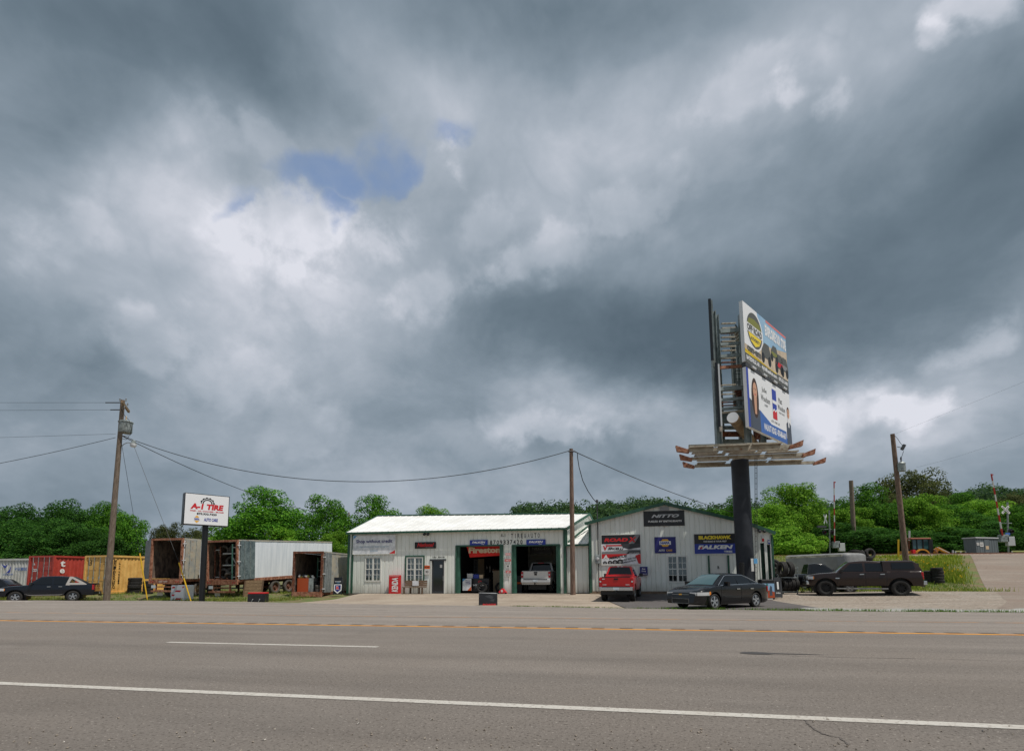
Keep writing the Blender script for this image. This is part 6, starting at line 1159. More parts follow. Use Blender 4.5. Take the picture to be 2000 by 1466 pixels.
    for z in (.84,.9,.96): c.end('grille_bar',x1+.0,-.54,.54,z+h,z+.02+h,'chrome',.03,parent=g)
    c.side('headlight',x1-.32,x1-.04,.82+h,1.0+h,'lens_clear',.012,nx=4,nz=2); 
    for sd in (-1,1): c.end('headlight',x1-.04,min(sd*.56,sd*.82),max(sd*.56,sd*.82),.82+h,1.0+h,'lens_clear',.05)
    c.side('turn_signal',x1-.36,x1-.31,.84+h,.99+h,'amber',.014,nx=1,nz=1)
    for xw in (xf,xr): c.side  # arches are part of the body
    return c
# brown pickup with canopy
bz=GG(1690,1163); pos=AT(1686,1150,28.9); bc=pickup('lifted brown crew cab pickup with matching bed canopy on the gravel','',0,1) if False else None
bw_=GG(1616,1163.5); br_=GG(1763,1163.5); wbpx=(br_-bw_).length; hd=(bw_-br_); hd.z=0; hd.normalize(); cen=(bw_+br_)/2+Vector((hd.y,-hd.x,0))*.85
SCB=wbpx/3.72; bc=pickup('lifted brown crew cab pickup with matching bed canopy on the gravel',(cen.x,cen.y,(bw_.z+br_.z)/2),math.atan2(hd.y,hd.x),SCB,'car_brown',L=5.75,wb=3.72,R=.46,lift=.17,rim='rim_black',spokes=8,tw=.30,bumper='chrome',glass='car_glass',rin=.56,bedz=1.27,zr_=1.84)
x0,x1,cA,cB,cC,cD,xf,xr,zb,zr=bc.lims
mb=MB()
xs=frange(x0+.02,cC+.0,.2)
for x in xs:
    t=(x-x0-.02)/.28; zt=zr+.03 if t>1 else bc.be+(zr+.03-bc.be)*min(1,max(.12,t)); zt=min(zt,zr+.03); y0=bc.y(x,bc.be)-.03
    r=[(y0,bc.be-.02),(y0-.10*(zt-bc.be)/.6,zt-.05),(y0-.16*(zt-bc.be)/.6,zt),(0,zt+.03)]; ring=[(x,-a,b) for a,b in r]+[(x,a,b) for a,b in r[-2::-1]]; mb.v+=[Vector(q) for q in ring]
n=7; mb.f=[(i*n+k,(i+1)*n+k,(i+1)*n+k+1,i*n+k+1) for i in range(len(xs)-1) for k in range(n-1)]+[tuple(range(n)),tuple(range((len(xs)-1)*n,len(xs)*n))]
cn=mb.build('canopy','car_brown',bc.t,local=True,smooth=True); bc.box('canopy_gap','black',(cC+.0,-.80,bc.be-.3),(cC+.035,.80,zr+.035),.02)
for sd in (-1,1):
    mb=MB(); yb=bc.y(cD-.5,bc.be)-.03; f=lambda x,v:(x,sd*(yb-.10*v-.0+.012),bc.be+.6*v*(zr+.03-bc.be)/.6); hgt=(zr+.03-bc.be)
    pts=[(cD-.28,.22),(cD-.25,.80),(x0+.42,.80),(x0+.34,.22)]; mb.add([(x,sd*(yb-.10*v*hgt/.6*1.0+.02),bc.be+v*hgt) for x,v in pts],[(0,1,2,3)]); q=mb.build('canopy_window','car_glass',cn,local=True,normals=False)
bc.end('canopy_rear_glass',x0+.06,-.6,.6,bc.be+.1,zr-.12,'car_glass',.03,parent=cn)
bc.side('cladding',xr+.55,xf-.55,.50,.60,'car_plastic',.012,nz=1); 
for sd in (-1,1): mb=MB(); mb.box((xr+.62,min(sd*.86,sd*1.04),.40),(xf-.55,max(sd*.86,sd*1.04),.46)); mb.build('side_step','steel',bc.t,local=True,bevel=.02)
bc.side('badge',xf-.72,xf-.52,1.02,1.08,'chrome',.016,nx=1,nz=1)
# red pickup seen from behind
az=R_(8); hd=Vector((math.sin(az),math.cos(az),0)); rb=AT(1204,1150,27.3); SC=.93; L_=5.25; p=rb+hd*(L_*SC*.5-.1)
rc=pickup('bright red extended cab pickup parked nose to the gabled shop','' if False else (p.x,p.y,gz(rb.x,rb.y+1.2)+.02),math.atan2(hd.y,hd.x),SC,'car_red',L=L_,wb=3.35,W=1.98,R=.46,lift=.20,crew=False,tw=.30,bedz=1.20,zr_=1.80,cabl=(-.66,-.84))
x0=rc.lims[0]
for y in (-.75,.55): rc.end('badge',x0-.03,y,y+.22,rc.be-.46,rc.be-.42,'lens_clear',.012)
rc.end('badge',x0-.03,-.80+1.45,-.80+1.6,rc.be-.14,rc.be-.09,'lens_clear',.012)
for y in (-.12,.1): mb=MB(); mb.cbox((rc.lims[4]-.0,y,rc.lims[9]+.03),(.06,.12,.05)); mb.build('roof_lamp','lens_clear',rc.t,local=True)
mb=MB(); mb.box((x0+.0,-.9,rc.be-1.0),(x0+.12,.9,rc.be-.8)); mb.build('valance','black',rc.t,local=True)
# white pickup in the right bay
az=R_(5); hd=Vector((math.sin(az),math.cos(az),0)); rb=WY(1047,1150,34.15); p=rb+hd*2.75
wc=pickup('white crew cab pickup backed half into the right garage bay','' if False else (p.x,p.y,GZ+.015),math.atan2(hd.y,hd.x),1.0,'car_white',L=5.7,wb=3.75,W=2.04,R=.42,lift=.16,tw=.28,bedz=1.33,zr_=1.9,bumper='lightgrey')
x0=wc.lims[0]; wc.end('emblem',x0-.04,-.09,.09,wc.be-.30,wc.be-.18,'black',.02); wc.end('third_brake_light',wc.lims[5]-.02,-.22,.22,wc.lims[9]-.04,wc.lims[9]+.02,'lens_red',.06)
# dark pickup behind the brown one, facing right
pr=AT(1596,1130,32.6); p=Vector((pr.x,pr.y+.6,gz(pr.x,pr.y+.6)))
dc=pickup('black single cab pickup half hidden behind the brown pickup',p,R_(-6),.98,'car_black',L=5.5,wb=3.5,R=.36,crew=False,glass='car_glass_blue',bedz=1.2,zr_=1.85)
# navy sport truck at the left
ra,fa=AT(171,1150,34.4),AT(-6,1150,32.6); hd=fa-ra; hd.z=0; LL=hd.length; hd.normalize(); cen=(ra+fa)/2+Vector((hd.y,-hd.x,0))*.9; SCN=LL/5.35
nc=pickup('dark navy sport pickup with grey sail panel, parked at the left road edge',(cen.x,cen.y,gz(cen.x,cen.y)+.12),math.atan2(hd.y,hd.x)+R_(7),SCN,'car_navy',L=5.55,wb=3.3,R=.41,lift=.06,bedz=1.24,zr_=1.84,glass='car_glass_blue',rim='alloy',bumper='car_plastic')
x0,x1,cA,cB,cC,cD,xf,xr,zb,zr=nc.lims
for sd in (-1,1):
    y=nc.y(cD,zb)-.05; mb=MB(); o=[(cD+.28,zb-.02),(cD+.10,zr+.02),(cD-.05,zr+.02),(cD-.95,nc.be+.06),(cD-1.0,nc.be-.02)]; i_=[(cD+.08,zb+.16),(cD-.04,zr-.16),(cD-.10,zr-.16),(cD-.55,zb+.16)]
    yy=lambda z:sd*(y-.2*(z-zb)/.6)
    for a,b in ((0,1),(1,2),(2,3),(3,4),(4,0)):
        pass
    O=[Vector((a,yy(b),b)) for a,b in o]; I=[Vector((a,yy(b),b)) for a,b in i_]; mb.add(O+I,[(0,1,6,5),(1,2,7,6),(2,3,8,7),(3,4,0,8),(0,5,8)]); mb.add([v+Vector((0,-sd*.1,0)) for v in O+I],[(0,1,6,5),(1,2,7,6),(2,3,8,7),(3,4,0,8),(0,5,8)]); mb.build('sail_panel','cladding',nc.t,local=True,normals=False)
nc.side('side_moulding',xr+.5,xf-.5,.52,.57,'cladding',.012,nz=1); nc.box('bed_cover','car_plastic',(x0+.05,-.8,nc.be+.02),(cD-.9,.8,nc.be+.09)); nc.side('tail_light',x0,x0+.16,nc.be-.4,nc.be+.0,'lens_red',.012,nx=2,nz=2)
# dark car cut off by the left edge
p=AT(-26,1150,37.8); c=Car('hatchback','dark car cut off by the left edge behind the navy pickup','car',(p.x,p.y,gz(p.x,p.y)),R_(200),1.,4.3,1.8,(1.3,-1.3),.33,.21,[(-2.1,.7),(-2.05,1.0),(-1.9,1.08),(1.0,1.02),(1.8,.85),(2.1,.7),(2.15,.5)],.22,'car_black',(1.2,.3,-1.2,-2.0,1.0,1.6,.78,.58,'car_glass',[[(.9,1.06),(.3,1.5),(-.35,1.54),(-.4,1.06)],[(-.48,1.06),(-.43,1.54),(-1.2,1.5),(-1.6,1.1)]]))
# ---------------------------------------------------------------- right-hand yard
# grey cargo trailer
a=AT(1645,1100,34.6); b=AT(1535,1100,38.6); uu=b-a; uu.z=0; Lc=uu.length; uu.normalize(); nn=Vector((-uu.y,uu.x,0)); nn=nn if nn.y<0 else -nn; zt=AT(1642,1079,34.6).z; za=gz(a.x,a.y); ct=thing('cargo_trailer','grey enclosed cargo trailer with rounded roof behind the black pickup','trailer',(a.x,a.y,za))
fr=frame(Vector((a.x,a.y,0)),uu,(0,0,1),nn); Wc=2.1; zb_=za+.55
prof=[(0,zb_),(0,zt-.22),(-.04,zt-.1),(-.14,zt-.03),(-.35,zt),(-Wc+.35,zt),(-Wc+.14,zt-.03),(-Wc+.04,zt-.1),(-Wc,zt-.22),(-Wc,zb_)]
mb=MB(); st=[(-.42,.62),(-.36,.82),(-.22,.94),(0,1.)]+[(Lc*k/6,1.) for k in range(1,7)]
for u,k in st: mb.v+=[fr(u,(zt-.0)-(zt-v)*(1.0)-( .0 if k==1 else (1-k)*.35*(1 if v>zt-.3 else 0)),-Wc/2+(n+Wc/2)*k) for n,v in prof]
m=len(prof); mb.f=[(i*m+k,(i+1)*m+k,(i+1)*m+k+1,i*m+k+1) for i in range(len(st)-1) for k in range(m-1)]+[tuple(range(m)),tuple(range((len(st)-1)*m,len(st)*m))]; mb.build('body','cargo_grey',ct,smooth=True)
mb=MB(); mb.fbox(fr,-.02,Lc,zt-.24,zt-.10,-.06,.012); mb.build('roof_rail','cargo_roof',ct); mb=MB(); mb.hexa([fr(0,zt+.004,-.3),fr(Lc,zt+.004,-.3),fr(Lc,zt+.004,-Wc+.3),fr(0,zt+.004,-Wc+.3),fr(0,zt+.02,-.3),fr(Lc,zt+.02,-.3),fr(Lc,zt+.02,-Wc+.3),fr(0,zt+.02,-Wc+.3)]); mb.build('roof','cargo_roof',ct)
mb=MB(); mb.fbox(fr,.35,1.15,zb_+.05,zt-.3,0,.015); mb.build('side_door','cargo_grey',ct); mb=MB(); mb.fbox(fr,-.1,Lc,zb_-.05,zb_+.05,-.05,.02); mb.build('sill','galv',ct)
for u in (Lc*.5,Lc*.5+.8): 
    c_=fr(u,za+.33,-.1); mb=MB(); mb.lathe(tyre_prof(.33,.2,.2),c_,nn,n=26,close=True); w=mb.build('wheel','rubber',ct,smooth=True); mb=MB(); mb.lathe([(.2,.06),(.1,.09),(0,.09)],c_,nn,n=18); mb.build('rim','alloy',w,smooth=True)
mb=MB(); mb.fbox(fr,Lc*.5-.4,Lc*.5+1.2,za+.66,za+.72,-.1,.1); mb.build('fender','galv',ct); text(ct,fr,'CARGO',Lc*.82,zt-.95,.5,.12,'lightgrey',n0=.006)
# scrap tyres heaped in a slatted wagon
wg=AT(1684,1100,38.5); wz=gz(wg.x,wg.y); t=thing('farm_wagon','slatted wagon under the heap of scrap tyres behind the brown pickup','wagon',(wg.x,wg.y,wz)); dz=AT(1684,1094,38.5).z
for k in range(5): z=wz+.7+(dz-wz-.75)*k/5; mb=MB(); mb.box((wg.x-1.5,wg.y-.9,z),(wg.x+1.5,wg.y-.86,z+.2)); mb.build('slat','wood',t); mb=MB(); mb.box((wg.x-1.5,wg.y+.86,z),(wg.x+1.5,wg.y+.9,z+.2)); mb.build('slat','wood',t)
mb=MB(); mb.box((wg.x-1.55,wg.y-.95,wz+.55),(wg.x+1.55,wg.y+.95,wz+.68)); mb.box((wg.x-1.5,wg.y-.85,dz-.5),(wg.x+1.5,wg.y+.85,dz-.4)); mb.build('deck','wood',t)
for sx in (-1,1):
    for sy in (-1,1): mb=MB(); mb.lathe(tyre_prof(.35,.2,.2),(wg.x+sx*.9,wg.y+sy*.85,wz+.35),(0,1,0),n=22,close=True); mb.build('wheel','rubber_old',t,smooth=True)
for (px,py,ax_,lb) in ((1669,1079,(.1,.3,1),'tyre lying flat on top of the left side of the heap'),(1699,1080.5,(.35,-1,.15),'large upright tyre at the right end of the heap'),(1676,1088.5,(.2,-1,.3),'upright tyre at the front centre of the heap'),(1663,1089,(.6,-.5,.6),'tilted tyre at the left end of the heap'),(1686,1084,(.9,-.3,.3),'tyre wedged edge on in the middle of the heap'),(1693,1091,(0,.1,1),'flat tyre under the large upright one on the heap'),(1666,1085,(.3,-.2,1),'second flat tyre under the top left one of the heap')):
    p=AT(px,py,38.3+.3*random.random()); tyre(p,ax_,lb,.40,.25,.23,'scrap tyres heaped on the wagon')
# tyre rack beside the billboard column
rk=GG(1537,1163); dk=(rk-CC).dot(CF)+1.3; rk=Vector((rk.x+.5,rk.y+1.2,gz(rk.x,rk.y))); rx=lambda px,py,dd=0.:AT(px,py,dk+dd)
t=thing('tyre_rack','steel rack of new tyres standing right of the billboard column','rack',rk)
mb=MB(); mb.bar(rx(1557.5,1106),Vector((rx(1557.5,1160).x,rx(1557.5,1160).y,rk.z)),.035); mb.build('post','galv',t); mb=MB(); mb.bar(Vector((rx(1530,1160,.6).x,rx(1530,1160,.6).y,rk.z)),rx(1530,1100,.6),.03); mb.build('post','galv',t)
for y in (1127,1155): mb=MB(); mb.beam(rx(1526,y),rx(1557,y),.05,.05); mb.beam(rx(1526,y,.5),rx(1557,y,.5),.05,.05); mb.build('shelf_bar','galv',t)
mb=MB(); mb.beam(rx(1549,1110),rx(1553,1127),.04,.04); mb.build('brace','lightgrey',t)
for k in range(2): tyre(rx(1528+13*k,1111,.25),(1,.19,.0),('left','right')[k]+' tyre standing edge on along the top of the rack',.47,.30,.28,'tyres on the rack')
for k in range(4): tyre(rx(1530+7.6*k,1141,.25),(1,.19,0),('first','second','third','fourth')[k]+' tyre from the left on the lower shelf of the rack',.40,.21,.24,'tyres on the rack')
bt=rx(1506,1110,1.2); tyre(bt+Vector((.25,.45,.12)),(.25,-1,.1),'big tyre leaning behind the wheel display',.5,.3,.3); tyre(bt,(.12,-1,.08),'big tyre with bare hub on the blue-grey wheel display stand',.46,.28,.30)
ws_=Vector((bt.x,bt.y,gz(bt.x,bt.y))); t=thing('wheel_display_stand','blue-grey steel stand holding a big tyre beside the billboard column','stand',ws_)
for s_ in (-.52,.52): mb=MB(); mb.beam(ws_+Vector((s_,-.25,0)),Vector((bt.x+s_,bt.y-.25,bt.z+.1)),.07,.07); mb.build('post','bill_green',t)
mb=MB(); mb.beam(Vector((bt.x-.5,bt.y-.25,bt.z+.05)),Vector((bt.x+.5,bt.y-.25,bt.z+.05)),.04,.04); mb.build('cross_bar','galv',t); mb=MB(); mb.beam(ws_+Vector((.0,-.25,.4)),Vector((bt.x+.48,bt.y-.25,bt.z-.1)),.05,.05); mb.build('brace','bill_green',t)
mb=MB(); mb.lathe([(.29,-.1),(.2,-.12),(.08,-.05),(0,-.04)],bt,(.12,-1,.08),n=20); mb.build('hub_plate','rim_black',t,smooth=True)
s=aframe('sidewalk_sign','tall grey sidewalk sign with a white number one beside the tyre rack',1513.5,1529,1127,1167,.02,'darkgrey',.06); rect(s,-.3,.3,-.12,.32,'black',.004); tx(s,'1',0,.1,.22,.36,'white',bold=.06,n0=.01); tx(s,'SHELL',0,-.26,.6,.06,'white',bold=.04); 
p=GG(1501,1171); dd=(p-CC).dot(CF); w=26*dd/1000; h_=40*dd/1000; R3=Matrix.Rotation(CA,3,'Z'); mb=MB(); mb.cbox(p+Vector((0,.3,h_/2)),(w,.45,h_),R3); o=mb.build('poster_cabinet','black',origin=p+Vector((0,.3,0)),bevel=.06); tag(o,'black cabinet with a colourful outdoor poster behind the sedan','cabinet')
fr=frame(p+Vector((0,.3,h_/2)),R3@Vector((1,0,0)),(0,0,1),R3@Vector((0,-1,0))); s=(o,lambda u,v,n=0.:fr(u,v,n+.225),w,h_); rect(s,-.46,.46,-.4,.3,'vinyl_sky',.004); patch(s,[(-.46,-.4),(.46,-.4),(.46,-.12),(.1,-.02),(-.2,-.1),(-.46,-.02)],'rack_orange',.006); patch(s,[(.1,-.3),(.3,-.28),(.28,.14),(.16,.2),(.08,.0)],'suit',.008); patch(s,[(-.25,.1),(-.05,.05),(.0,.28),(-.12,.3)],'teal',.0085); patch(s,[(-.4,-.3),(.0,-.32),(.0,-.2),(-.36,-.15)],'sign_red',.0075); rect(s,-.44,.3,-.47,-.43,'paper',.004)
# ---------------------------------------------------------------- railway crossing
def crossing(px_m,y_base,y_top,dep,label,gate_top,gate_base,face,xb):
    base=AT(px_m,y_base,dep); o=thing('crossing_signal',label,'crossing signal',base); mb=MB(); mb.bar(base-z0*.3,AT(px_m-1.5,y_top,dep),.09,n=10); mb.build('mast','galv',o,smooth=True)
    c=AT(*xb,dep-.15); rgt=CR.copy(); k=face; 
    for ang in (45,-45): 
        a_=R_(ang); u=(rgt*math.cos(a_)*k+z0*math.sin(a_)).normalized(); v=(rgt*-math.sin(a_)*k+z0*math.cos(a_)).normalized(); fr=frame(c+CF*(.02 if ang>0 else -.0),u,v,-h0); L=.62; mb=MB(); mb.hexa([c+u*-L*(1 if k==1 else 1)+v*-.12,c+u*L+v*-.12,c+u*L+v*-.12+h0*.03,c+u*-L+v*-.12+h0*.03,c+u*-L+v*.12,c+u*L+v*.12,c+u*L+v*.12+h0*.03,c+u*-L+v*.12+h0*.03]) ; 
        if ang<0: mb.v=[q-h0*.035 for q in mb.v]
        q=mb.build('crossbuck_blade','white',o)
        if k==1: text(q,frame(c-h0*(.036 if ang<0 else .0),u,v,-h0),'CROSSING' if ang>0 else 'RAIL ROAD',0,0,1.0,.14,'black',n0=.005,bold=.03)
    for sx in (-1,1):
        lc=AT(xb[0]+(9 if k==1 else 8)*sx+(1 if k==1 else 6),y_base-(y_base-xb[1])*.52 if k==1 else 1039,dep-.2); mb=MB(); mb.lathe([(0,.05),(.32,.05),(.32,0),(0,-.0)],lc,-h0,n=22); q=mb.build('light_backplate','black',o); mb=MB(); mb.lathe([(.15,.05),(.16,.3),(.14,.3),(.13,.06)],lc,-h0,n=16); mb.build('light_hood','black',q); mb=MB(); mb.lathe([(.13,.07),(0,.08)],lc,-h0,n=16); mb.build('lens','lens_red',q)
    mb=MB(); mb.beam(AT(xb[0]-9,(1021 if k==1 else 1033),dep),AT(xb[0]+12,(1021 if k==1 else 1033),dep),.08,.08); mb.build('light_arm','galv',o)
    gb=AT(*gate_base,dep-.6); gt_=AT(*gate_top,dep-.6); g=[]; n=9
    for i in range(n): a,b=gb.lerp(gt_,i/n),gb.lerp(gt_,(i+1)/n); mb=MB(); mb.beam(a,b,.1,.16-.006*i); mb.build('gate_stripe',('gate_red','paper')[i%2],o)
    mb=MB(); mb.cbox(gt_-z0*.1+CR*.1,(.2,.1,.12)); mb.build('gate_lamp','lens_red',o)
    mb=MB(); mb.cbox(gb+Vector((.25,.3,-.35)),(.9,.5,.9)); mb.build('gate_mechanism','galv',o,bevel=.04); mb=MB(); mb.cbox(gb+Vector((.9,.3,-.7)),(.75,.5,1.1)); mb.build('relay_box','lightgrey',o,bevel=.03)
    return o
dR=62.; CRX=crossing(1969,1083,980,dR,'crossing signal with white crossbuck and raised gate at the right edge',(1936,925),(1958,1045),1,(1964,995)); mb=MB(); a=AT(1968,1042,dR-.4); mb.cbox(a,(.55,.05,.3),Matrix.Rotation(CA,3,'Z')); mb.build('emergency_plate','vinyl_blue',CRX)
CLX=crossing(1621,1090,996,70.,'crossing signal with raised gate left of the plain grey pole',(1629,940),(1630,1058),.35,(1612,1013)); mb=MB(); a=AT(1606,1028,69.8); mb.beam(a-CR*.7,a+CR*.5,.25,.3); mb.build('bell_arm','darkgrey',CLX)
# equipment shed
p0,p1=AT(1908,1083,59),AT(1951,1083,60); uu=p1-p0; uu.z=0; Lw=uu.length; uu.normalize(); nn=Vector((uu.y,-uu.x,0)); zb_=p0.z-.25; zt=AT(1910,1050,59).z; sh_=thing('equipment_shed','grey flat roofed metal equipment shed beside the railway','shed',(p0+p1)/2); fr=frame(Vector((p0.x,p0.y,0)),uu,(0,0,1),nn)
n=18
for i in range(n):
    mb=MB(); a,b=Lw*i/n,Lw*(i+1)/n; mb.fbox(fr,a+.01,b-.01,zb_,zt-.02*(i%2),-.1,.015*(i%2)); mb.build('wall_panel','shed_grey',sh_)
mb=MB(); mb.fbox(fr,0,.1,zb_,zt,-1.15,-.1); mb.fbox(fr,Lw-.1,Lw,zb_,zt,-1.15,-.1); mb.fbox(fr,0,Lw,zb_,zt,-1.25,-1.15); mb.build('rear_wall','shed_grey',sh_); mb=MB(); mb.fbox(fr,-.08,Lw+.08,zt,zt+.12,-1.35,.1); mb.build('roof','lightgrey',sh_)
mb=MB(); mb.fbox(fr,1.35,2.15,zb_,zt-.15,.012,.04); mb.build('door','shed_grey',sh_); 
for u0,v0,w,h_ in ((.1,.62,.4,.3),(.62,.55,.55,.5)): mb=MB(); mb.fbox(fr,u0,u0+w,zb_+(zt-zb_)*v0,zb_+(zt-zb_)*v0+h_,.02,.045); q=mb.build('warning_notice','paper',sh_); text(q,fr,'NO\nTRESPASSING' if False else 'NOTICE',u0+w/2,zb_+(zt-zb_)*v0+h_*.7,w*.8,h_*.2,'black',n0=.05); text(q,fr,'KEEP OUT',u0+w/2,zb_+(zt-zb_)*v0+h_*.35,w*.8,h_*.2,'black',n0=.05)
mb=MB(); mb.fbox(fr,1.5,2.0,zb_+.9,zb_+1.3,.042,.06); mb.build('door_louvre','tan',sh_)
# barrier rails and marker posts
for (xa,xb,dp,lb) in ((1866,1886,60,'low pale barrier left of the grey shed'),(1976,2030,61,'low pale barrier at the right edge beyond the crossing')):
    a,b=AT(xa,1076,dp),AT(xb,1076,dp); t=thing('barrier_rail',lb,'barrier',((a+b)/2)); mb=MB(); mb.beam(a,b,.06,.16); mb.build('rail','olive_print' if False else 'weedrail',t) if 'weedrail' in MATS else mb.build('rail',mat('weedrail',(170,176,110),.6),t)
    for k in (0,.5,1): v=a.lerp(b,k); mb=MB(); mb.beam((v.x,v.y,v.z-.7),v,.1,.1); mb.build('post','lightgrey',t)
def post(px,y0,y1,dep,r,m,label): a=AT(px,y1,dep); b=AT(px,y0,dep); a.z=min(a.z,gz(a.x,a.y)); mb=MB(); mb.bar(a,b,r,n=8); o=mb.build('marker_post',m,origin=a); tag(o,label,'marker post')
post(1754.5,1053,1092,50,.075,'yellow_guard','slim yellow marker post left of the leaning utility pole'); post(1861,1074,1084,58,.09,'lightgrey','short white post right of the backhoe')
# ballast, rails
mb=MB()
for x,y,zz in ((-1,0,0),):
    pass
def bank(name,y0,y1,zt,m):
    mb=MB(); xs=frange(13,120,1.5)
    for x in xs: mb.v+=[Vector((x,y0,gz(x,y0)+.02)),Vector((x,y0+.8,zt)),Vector((x,y1-.8,zt)),Vector((x,y1,gz(x,y1)+.02))]
    mb.f=[(4*i+k,4*i+4+k,4*i+5+k,4*i+1+k) for i in range(len(xs)-1) for k in range(3)]; return tag(mb.build(name,m,normals=False),kind='structure')
mat('ballast',(140,122,108),.95,c2=(104,88,78),nscale=6,bump=.6)
bank('track_bed',64,68.5,3.5,'ballast')
for y in (65.6,67.0): mb=MB(); mb.box((13,y,3.48),(120,y+.07,3.64)); tag(mb.build('rail','rust_dark'),kind='structure')
# backhoe
bd=63.; P=lambda px,py,dd=0.:AT(px,py,bd+dd); bb=P(1812,1084); t=thing('backhoe','yellow backhoe loader with glazed cab parked by the track','backhoe',(bb.x,bb.y,gz(bb.x,bb.y))); RZ=Matrix.Rotation(CA,3,'Z')
def slab(name,m,px0,py0,px1,py1,dep,th,dd=0.,bev=.03,parent=None): a,b=P(px0,py0,dd),P(px1,py1,dd); mb=MB(); mb.cbox((a+b)/2+h0*th/2,(abs((px1-px0))*bd/1000,th,abs(py1-py0)*bd/1000),RZ); return mb.build(name,m,parent or t,bevel=bev)
slab('cab_roof','cab_red',1779,1049.5,1819,1052.5,0,1.7,-.1,.06); cab=slab('cab','car_plastic',1782,1072,1818,1085,0,1.5)
for a,b in ((1781.5,1783),(1790.5,1792),(1802,1804.5),(1814,1817)): slab('cab_post','black',a,1052,b,1073,0,.1,0,.0,cab)
slab('cab_glass','car_glass_blue',1783,1052.5,1815,1071.5,0,.03,.06,0,cab); slab('cab_back','black',1783,1052.5,1815,1073,0,.05,1.3,0,cab); slab('rear_frame','black',1817,1053,1823,1083,0,.5,.2)
mb=MB(); c=P(1803,1083.5,-.3); n=14
for i in range(n):
    t0,t1=math.pi*i/n,math.pi*(i+1)/n; rr,ri=.9,.72
    q=[c+CR*(r_*math.cos(tt))+z0*(r_*.85*math.sin(tt)) for r_,tt in ((ri,t0),(rr,t0),(rr,t1),(ri,t1))]; mb.hexa([q[0],q[1],q[2],q[3]]+[v+h0*.45 for v in q])
mb.build('fender','backhoe_yellow',t); mb=MB(); mb.lathe(tyre_prof(.68,.45,.36),c+h0*.3-z0*.05,-h0,n=26,close=True); w=mb.build('wheel','rubber',t,smooth=True); mb=MB(); mb.lathe([(.36,.05),(.2,.1),(0,.1)],c+h0*.3-z0*.05,-h0,n=18); mb.build('rim','backhoe_yellow',w)
slab('hood','backhoe_yellow',1768,1075,1790,1086,0,1.0,.1,.1); mb=MB(); mb.bar(P(1776,1072,.3),P(1775.5,1055,.3),.1,n=10); mb.build('exhaust_stack','rust_dark',t); mb=MB(); mb.bar(P(1776,1056,.3),P(1776,1036,.3),.1,n=10); mb.build('exhaust_pipe','pinkish' if False else 'lightgrey',t)
mb=MB(); mb.beam(P(1823,1080,.2),P(1832,1070,.2),.35,.35); q=mb.build('boom','backhoe_yellow',t); mb=MB(); mb.beam(P(1831,1069.5,.2),P(1853,1081,.2),.3,.3); mb.build('dipper','backhoe_yellow',q); mb=MB(); mb.beam(P(1830,1068,.1),P(1854,1079,.1),.1,.08); mb.build('hydraulic_ram','lightgrey',q); mb=MB(); mb.beam(P(1825,1072,.1),P(1832,1083,.1),.2,.2); mb.build('stabiliser','rust',t); slab('counterweight','sign_red',1783,1073,1789,1081,0,.4,-.15)
# ---------------------------------------------------------------- inside the left bay
q=WY(937,1157,34.4); bx0,bx1=WY(920,1150,34.4).x,WY(955,1150,34.4).x; zt=WY(937,1129,34.4).z; o=None
mb=MB(); mb.box((bx0,34.4,GZ+.1),(bx1,35.0,zt)); o=mb.build('counter','blackvinyl',origin=((bx0+bx1)/2,34.7,GZ),bevel=.02); tag(o,'black draped counter with white lettering in the left bay','counter'); fr=frame(((bx0+bx1)/2,34.4,(GZ+.1+zt)/2),(1,0,0),(0,0,1),(0,-1,0)); s=(o,fr,bx1-bx0,zt-GZ-.1); tx(s,'VISION',0,.0,.82,.14,'white',bold=.06,shear=.15,n0=.008); tx(s,'WHEEL',-.1,-.19,.3,.07,'white',bold=.04); patch(s,ell(0,.26,.11,.09),'sign_red',.005,'emblem'); patch(s,ell(0,.26,.05,.04),'blackvinyl',.008,'emblem')
q=WY(941,1145,34.1); tyre(Vector((q.x,34.15,GZ+.40)),(.1,-1,.05),'black tyre standing in front of the draped counter',.38,.24,.22)
s=sign('poster_board','white promotion board with orange corner in the left bay','poster',903.5,1129.5,920.5,1152.5,34.1,'banner_white'); patch(s,[(-.5,.5),(-.5,.25),(-.1,.5)],'skyblue'); patch(s,[(.5,-.5),(.5,-.15),(.05,-.5)],'orange',.004); 
for k,w_ in enumerate(('Shop','without','credit')): tx(s,w_,.12,.33-.12*k,.6,.09,'navy',bold=.03,n0=.008)
s=sign('poster','pale poster on the dark wall inside the left bay','poster',900.5,1092,911.5,1110,38.9,'paper'); s=sign('poster','tall narrow white strip poster by the left jamb of the left bay','poster',894.8,1098,898.3,1127,34.3,'paper',thick=.02); rect(s,-.5,.5,.28,.5,'sign_red')
for x0,x1,y0,y1,m,lb in ((912,923,1119.5,1129,'paper','white carton on the counter in the left bay'),(924.5,935,1121,1129,'blue','blue carton on the counter in the left bay'),(936,943,1122,1129,'tan','small tan carton on the counter in the left bay')):
    a=WY(x0,1125,34.5).x; b=WY(x1,1125,34.5).x; z1=WY(930,y0,34.5).z; mb=MB(); mb.box((a,34.5,zt+.002),(b,34.85,z1)); o=mb.build('carton',m,origin=((a+b)/2,34.6,zt),bevel=.01); tag(o,lb,'carton')
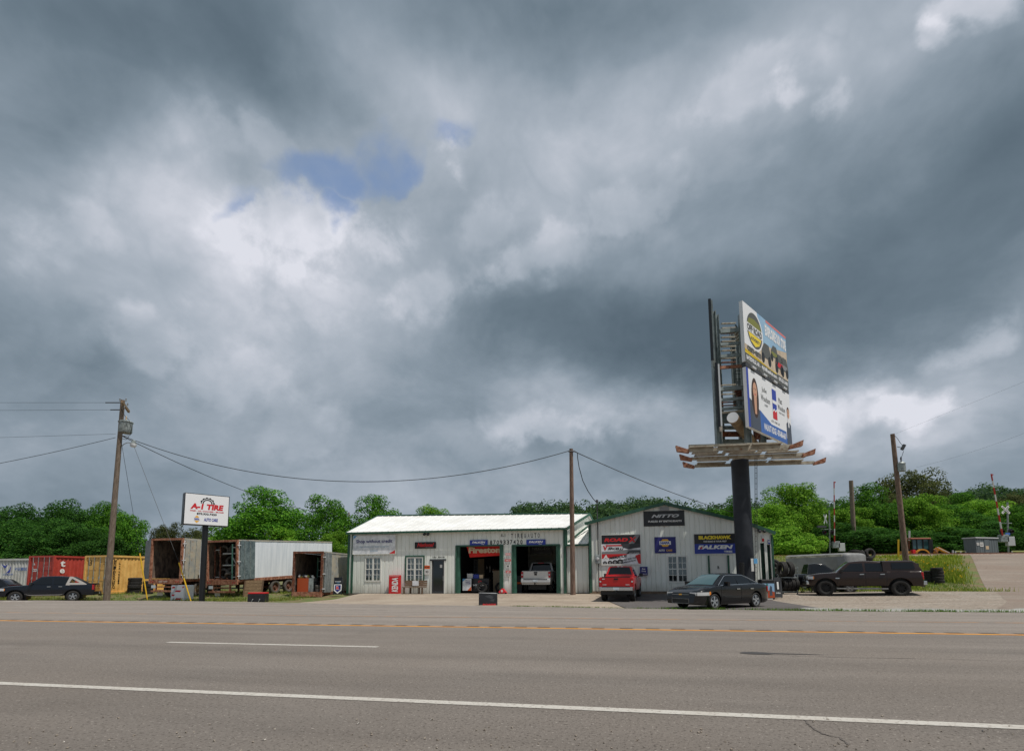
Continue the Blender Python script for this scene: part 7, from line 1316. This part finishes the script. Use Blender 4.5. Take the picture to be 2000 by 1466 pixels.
a=WY(963,1150,36.5).x; b=WY(983,1150,36.5).x; mb=MB(); mb.box((a,36.5,GZ+.02),(b,37.2,WY(970,1114,36.5).z)); o=mb.build('workbench','tan',origin=((a+b)/2,36.8,GZ)); tag(o,'tan workbench at the back right of the left bay','workbench'); mb=MB(); mb.box((a-.05,36.45,WY(970,1114,36.5).z+.002),(b,37.25,WY(970,1113,36.5).z+.05)); mb.build('bench_top','wood',o)
q=WY(975,1154,34.8); tyre(Vector((q.x,35.2,GZ+.38)),(.3,-1,.1),'tyre leaning by the right jamb inside the left bay',.38,.24,.22)
for k in range(4): q=WY(951+4*(k%3)+2*k,1108+6*(k//2),38.9); mb=MB(); mb.lathe([(0,-.12),(.06,-.12),(.06,.06),(.025,.1),(.025,.16),(0,.16)],q,n=10); o=mb.build('bottle','paper',origin=q); tag(o,('leftmost','second','third','rightmost')[k]+' pale bottle on the back wall of the left bay','bottle')
p=WY(982,1162,33.4); p.z=gz(p.x,33.4); t=thing('floor_jack','orange red trolley jack at the foot of the pillar between the bays','jack',(p.x,33.3,p.z)); mb=MB(); mb.hexa([(p.x-.32,33.2,p.z+.05),(p.x+.32,33.2,p.z+.05),(p.x+.32,33.5,p.z+.05),(p.x-.32,33.5,p.z+.05),(p.x-.05,33.25,p.z+.36),(p.x+.08,33.25,p.z+.36),(p.x+.08,33.45,p.z+.36),(p.x-.05,33.45,p.z+.36)]); mb.build('frame','orange' if False else 'sign_red',t,bevel=.02)
for sx in (-.25,.25): mb=MB(); mb.lathe([(0,-.03),(.06,-.03),(.06,.03),(0,.03)],(p.x+sx,33.18,p.z+.06),(0,1,0),n=10); mb.build('wheel','black',t)
mb=MB(); mb.cbox((p.x-.02,33.2,p.z+.2),(.12,.03,.14)); mb.build('plate','paper',t)
q=WY(1012,1140,34.8); mb=MB(); mb.box((q.x-.2,34.8,GZ),(q.x+.25,35.3,GZ+1.2)); o=mb.build('tool_cart','darkgrey',origin=(q.x,35,GZ),bevel=.03); tag(o,'dark tool cart left of the white pickup in the right bay','tool cart'); mb=MB(); mb.box((q.x-.22,34.76,GZ+.62),(q.x+.3,34.798,GZ+.76)); mb.build('drawer','orange',o)
s=sign('banner','dark banner with dim lettering hung high inside the right bay','banner',1035,1064,1078,1081,37.5,'blackvinyl'); tx(s,'NEEDED',.0,.1,.8,.3,'grey',bold=.02,n0=.01)
